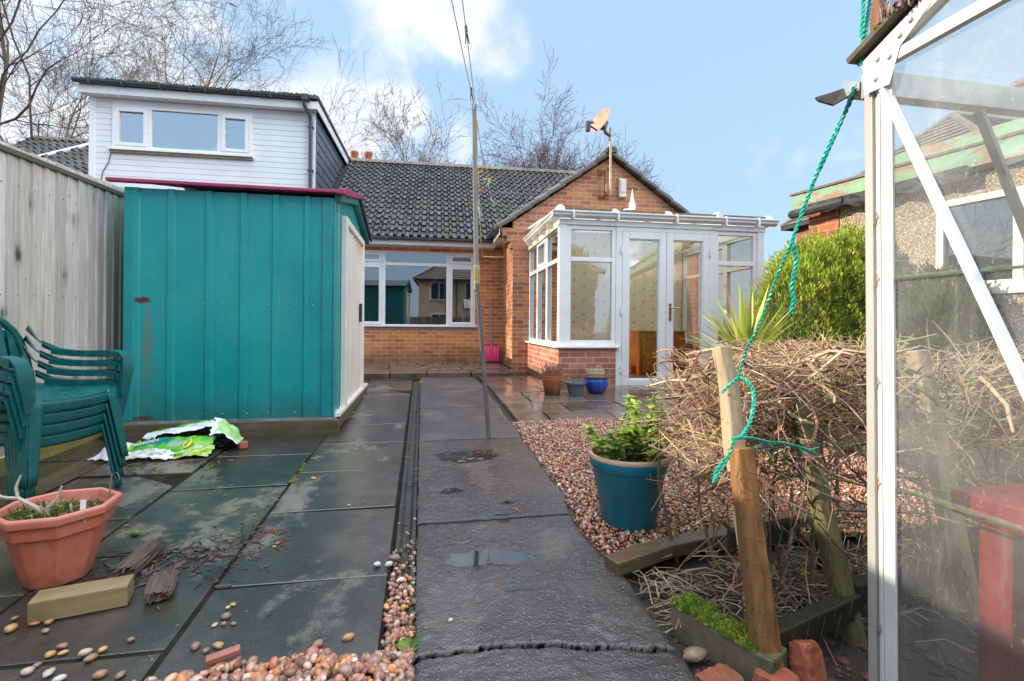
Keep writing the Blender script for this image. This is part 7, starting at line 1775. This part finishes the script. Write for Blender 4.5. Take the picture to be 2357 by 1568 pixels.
# ================================================================== bare winter trees
BARK=vcol('winter_bark',.85,0,var=.25,spec=.15)
def tree(name,label,base,H,spread,seed,col,trunks=1,lean=(0,0),r0=.22,depth=6,tw=.011,low=.22,dens=1.0,upw=.16,div=.22):
    rr=random.Random(seed);tr=MB();cr=MB();base=Vector(base)
    def branch(p,d,L,r,lev):
        n=5 if lev<3 else 4;pts=[p.copy()];rs=[r];st=L/n;dd=d.copy()
        for i in range(n):
            k=(.08,.10,.13,.17,.2,.22,.22)[lev]
            dd=(dd+Vector((rr.gauss(0,k),rr.gauss(0,k),rr.gauss(0,k)+.05*upw*lev))).normalized();pts.append(pts[-1]+dd*st);rs.append(max(tw*.7,r*(1-.5*(i+1)/n)))
        g_=rr.uniform(.85,1.15);(tr if lev<=1 else cr).tube(pts,rs,7 if lev<2 else (5 if lev<3 else 3),tuple(c*g_*(1 if lev<2 else .95) for c in col),caps=False)
        if lev>=depth: return
        nb={0:rr.randint(5,7),1:rr.randint(4,6),2:rr.randint(4,5),3:rr.randint(4,5),4:rr.randint(3,4),5:3}.get(lev,2)
        nb=max(2,int(round(nb*dens)))
        for j in range(nb):
            t_=rr.uniform(.30 if lev else low+.1,1.0) if j else 1.0
            i=min(n-1,int(t_*n));q=pts[i].lerp(pts[i+1],t_*n-i) if i<n else pts[-1]
            ax=(pts[i+1]-pts[i]).normalized();pe=ax.orthogonal().normalized();an=rr.uniform(0,2*PI);pe=Matrix.Rotation(an,3,ax)@pe
            sp=rr.uniform(.30,.78)*spread if j else rr.uniform(.03,.18)
            nd=(ax*math.cos(sp)+pe*math.sin(sp)+Vector((0,0,upw*.25))).normalized()
            branch(q,nd,L*rr.uniform(.46,.70)*(1.0 if j else 1.12),rs[i]*rr.uniform(.45,.68),lev+1)
    for k in range(trunks):
        a=2*PI*k/max(1,trunks)+.4;dv_=div*rr.uniform(.6,1.15);d=Vector((lean[0]+(dv_*math.cos(a) if trunks>1 else 0),lean[1]+(dv_*math.sin(a) if trunks>1 else 0),1)).normalized()
        branch(base+Vector((.15*math.cos(a),.15*math.sin(a),0))*(trunks>1),d,H*.50*rr.uniform(.85,1.1),r0,0)
    ro=root(name,label,'tree',base);tr.build('trunk',BARK,ro,smooth=True,fixn=False);cr.build('crown',BARK,ro,smooth=True,fixn=False);return ro
CW1=(.27,.205,.15);CW2=(.25,.17,.155)
for args in TREES: tree('bare_tree',*args[:-1],**args[-1])

# ================================================================== clothes prop, lines and pegs
cp=root('clothes_prop','tall grey weathered wooden clothes prop standing on the path and leaning','clothes prop',(.525,3.78,gz(3.78)))
b=Vector((.525,3.78,gz(3.78)));m1=at(1097,635,3.86);t1_=at(1091,250,3.92);GW=wood('grey_prop',(.13,.12,.11),(.33,.31,.28),streak=50)
mb=MB();mb.bar(b,b.lerp(m1,1.0),.034,.034,w2=.03,h2=.03);mb.build('lower_pole',wood('dark_grey_prop',(.05,.05,.05),(.17,.165,.155),streak=50),cp,bevel=.004)
mb=MB();mb.bar(m1+Vector((0,0,-.10)),t1_,.036,.030,w2=.034);mb.v=[(x+.002,y+.02,z) for x,y,z in mb.v];mb.bar(t1_+Vector((-.012,.02,-.03)),t1_+Vector((-.014,.02,.045)),.009,.03);mb.bar(t1_+Vector((.016,.02,-.03)),t1_+Vector((.018,.02,.045)),.009,.03);mb.build('upper_pole',GW,cp,bevel=.003)
mb=MB();mb.bar(m1+Vector((0,.01,-.12)),m1+Vector((0,.01,.08)),.044,.058);mb.build('tape_wrap',plain('peeling_tape',(.33,.26,.09),.4,.3,30,stain=((.6,.58,.5),.55,24,.8)),cp,bevel=.006)
hook=Vector(hw(-.415,2.32,2.03));top=t1_+Vector((.003,.02,.02))
cl=root('clothes_line','thin clothes line running overhead to the prop and down to the brick gable','clothes line',(.4,4,gz(4)))
CLM=plain('line_cord',(.42,.36,.26),.5,.2);YCM=plain('yellow_cord',(.62,.50,.14),.5,.15)
e1=at(1040,0,2.5);d1=(e1-top);e2=at(1058,-10,2.5);d2=(e2-top)
L1=[top+d1*(t_*2.4)+Vector((0,0,.05*t_*(t_-1)*4*.25)) for t_ in np.linspace(0,1,14)];mb=MB();mb.tube(L1,.0032,5);L2=[top+Vector((.01,0,0))+d2*(t_*2.4) for t_ in np.linspace(0,1,10)];mb.tube(L2,.0032,5);mb.build('overhead_strand',CLM,cl,smooth=True)
s_a=[top,at(1103,320,4.2),at(1118,390,5.3),at(1132,460,6.3),at(1155,530,7.6),hook]
s_b=[top+Vector((.012,0,-.03)),at(1101,400,4.2),at(1103,480,4.4),at(1107,560,4.6),at(1109,590,4.7),at(1135,592,6.3),hook]
mb=MB();mb.tube(s_a,.0035,5);mb.tube(s_b,.0035,5);mb.build('house_strand',YCM,cl,smooth=True)
def peg(label,p,dirv,L,col,mat):
    o=root('clothes_peg',label,'clothes peg',p,group='clothes pegs on the line');mb=MB();d=Vector(dirv).normalized();s=d.cross(Vector((0,1,0))).normalized()
    for sg in (-1,1):
        mb.bar(Vector(p)-d*L*.45+s*sg*.004,Vector(p)+s*sg*.004,.012,.009,up=s);mb.bar(Vector(p)+s*sg*.004,Vector(p)+d*L*.55+s*sg*.011,.012,.008,up=s,w2=.009,h2=.005)
    mb.build('jaw',mat,o,bevel=.002);mb=MB();mb.tube([Vector(p)+Vector((0,-.009,0)),Vector(p)+Vector((0,.009,0))],.006,8);mb.build('spring',STEEL,o)
PK=plain('black_peg',(.03,.02,.022),.5);PY_=plain('yellow_peg',(.65,.48,.02),.4);PO=plain('orange_peg',(.6,.30,.03),.4);PG=plain('green_peg',(.08,.45,.25),.4);PW=plain('faded_peg',(.6,.55,.5),.4);PBR=plain('brown_peg',(.4,.15,.08),.5)
k1=(at(1070,85,3.0)-L2[0]).length
def on(Ls,t_): 
    i=min(len(Ls)-2,int(t_*(len(Ls)-1)));f=t_*(len(Ls)-1)-i;return Ls[i].lerp(Ls[i+1],f)
def nearest(Ls,u,v):
    best=None
    for i in range(400):
        p=on(Ls,i/399);rr_=p-Vector((0,0,CAMH));d_=rr_.x*FW[0]+rr_.y*FW[1];x_=rr_.x*RT[0]+rr_.y*RT[1];du=x_/d_*FPX;dv=-rr_.z/d_*FPX;uu=U0+du-ROLL*dv;vv=V0+dv+ROLL*du;e=(uu-u)**2+(vv-v)**2
        if d_>.3 and (best is None or e<best[0]): best=(e,p)
    return best[1]
peg('black clothes peg on the upper line, higher of the two',nearest(L2,1069,80),(.10,0,-1),.105,0,PK)
peg('black clothes peg just above the tip of the prop',nearest(L1,1088,215),(.08,0,-1),.10,0,PK)
peg('bright yellow peg just below the tip of the prop',nearest(s_a,1101,288),(.1,0,-1),.10,0,PY_)
peg('orange yellow peg on the line right beside the prop',nearest(s_b,1104,398),(.8,0,.5),.10,0,PO)
peg('yellow peg on the slanting line in front of the tiled roof',nearest(s_a,1124,412),(1,0,.15),.11,0,PY_)
peg('pale blue peg hanging below the yellow one on the slanting line',nearest(s_a,1127,420),(-.3,0,-1),.10,0,plain('blue_peg',(.35,.6,.65),.4))
peg('faded pink peg low on the slanting line',nearest(s_a,1136,462),(.6,0,-.8),.10,0,plain('pink_peg',(.62,.40,.34),.4))
peg('green peg on the slack line beside the prop',nearest(s_b,1105,470),(.3,0,-1),.10,0,PG)
peg('whitish peg below the green peg on the slack line',nearest(s_b,1106,486),(.3,0,-1),.10,0,PW)
peg('brown peg on the slack line above the green peg',nearest(s_b,1104,440),(.9,0,.2),.09,0,PBR)
# ================================================================== pink snow shovel leaning in the corner
def hp(x,y,z): return Vector(hw(x,y,z))
ss=hroot('snow_shovel','bright pink ribbed plastic snow shovel leaning in the brick corner','shovel',(-.52,3.3,.07))
PINK=plain('pink_plastic',(.72,.03,.16),.35,.1)
mb=MB()
def blade(u,v):
    return (-.67+.30*u,3.30+.10*v*v+.0*u-(.012 if int(u*11.99)%2 else 0),.085+.33*v)
mb.grid(blade,48,8);mb.build('blade',PINK,ss,solid=.006,fixn=False)
mb=MB();mb.bar((-.68,3.39,.42),(-.36,3.39,.42),.05,.02);mb.bar((-.52,3.32,.26),(-.52,3.40,.46),.045,.04);mb.build('socket',PINK,ss,bevel=.006)
mb=MB();mb.tube([(-.52,3.345,.28),(-.51,3.475,1.30)],.014,8);mb.build('handle',plain('grey_metal_handle',(.28,.25,.24),.4,.1),ss,smooth=True)
# ================================================================== gull
gb=at(533,9,22.0);bd=root('gull','grey and white gull gliding high above the dormer','bird',gb)
mb=MB();pts=[gb+Vector((-.16,0,.03)),gb+Vector((-.08,0,.02)),gb+Vector((.02,0,0)),gb+Vector((.12,0,-.05)),gb+Vector((.22,0,-.10))]
mb.tube(pts,[.012,.05,.07,.05,.015],8)
for (tip,mid) in (((-.36,.05,.22),(-.2,.02,.20)),((.30,-.1,-.36),(.20,-.05,-.16))):
    a=gb+Vector((-.05,0,.01));b_=gb+Vector((.07,0,-.03));m_=gb+Vector(mid);t_=gb+Vector(tip);mb.add([a,b_,m_+Vector((.05,0,-.04)),m_+Vector((-.05,0,.03)),t_],[(0,1,2,3),(3,2,4)])
mb.build('body',plain('gull_feather',(.45,.47,.52),.7),bd,smooth=False,fixn=False)
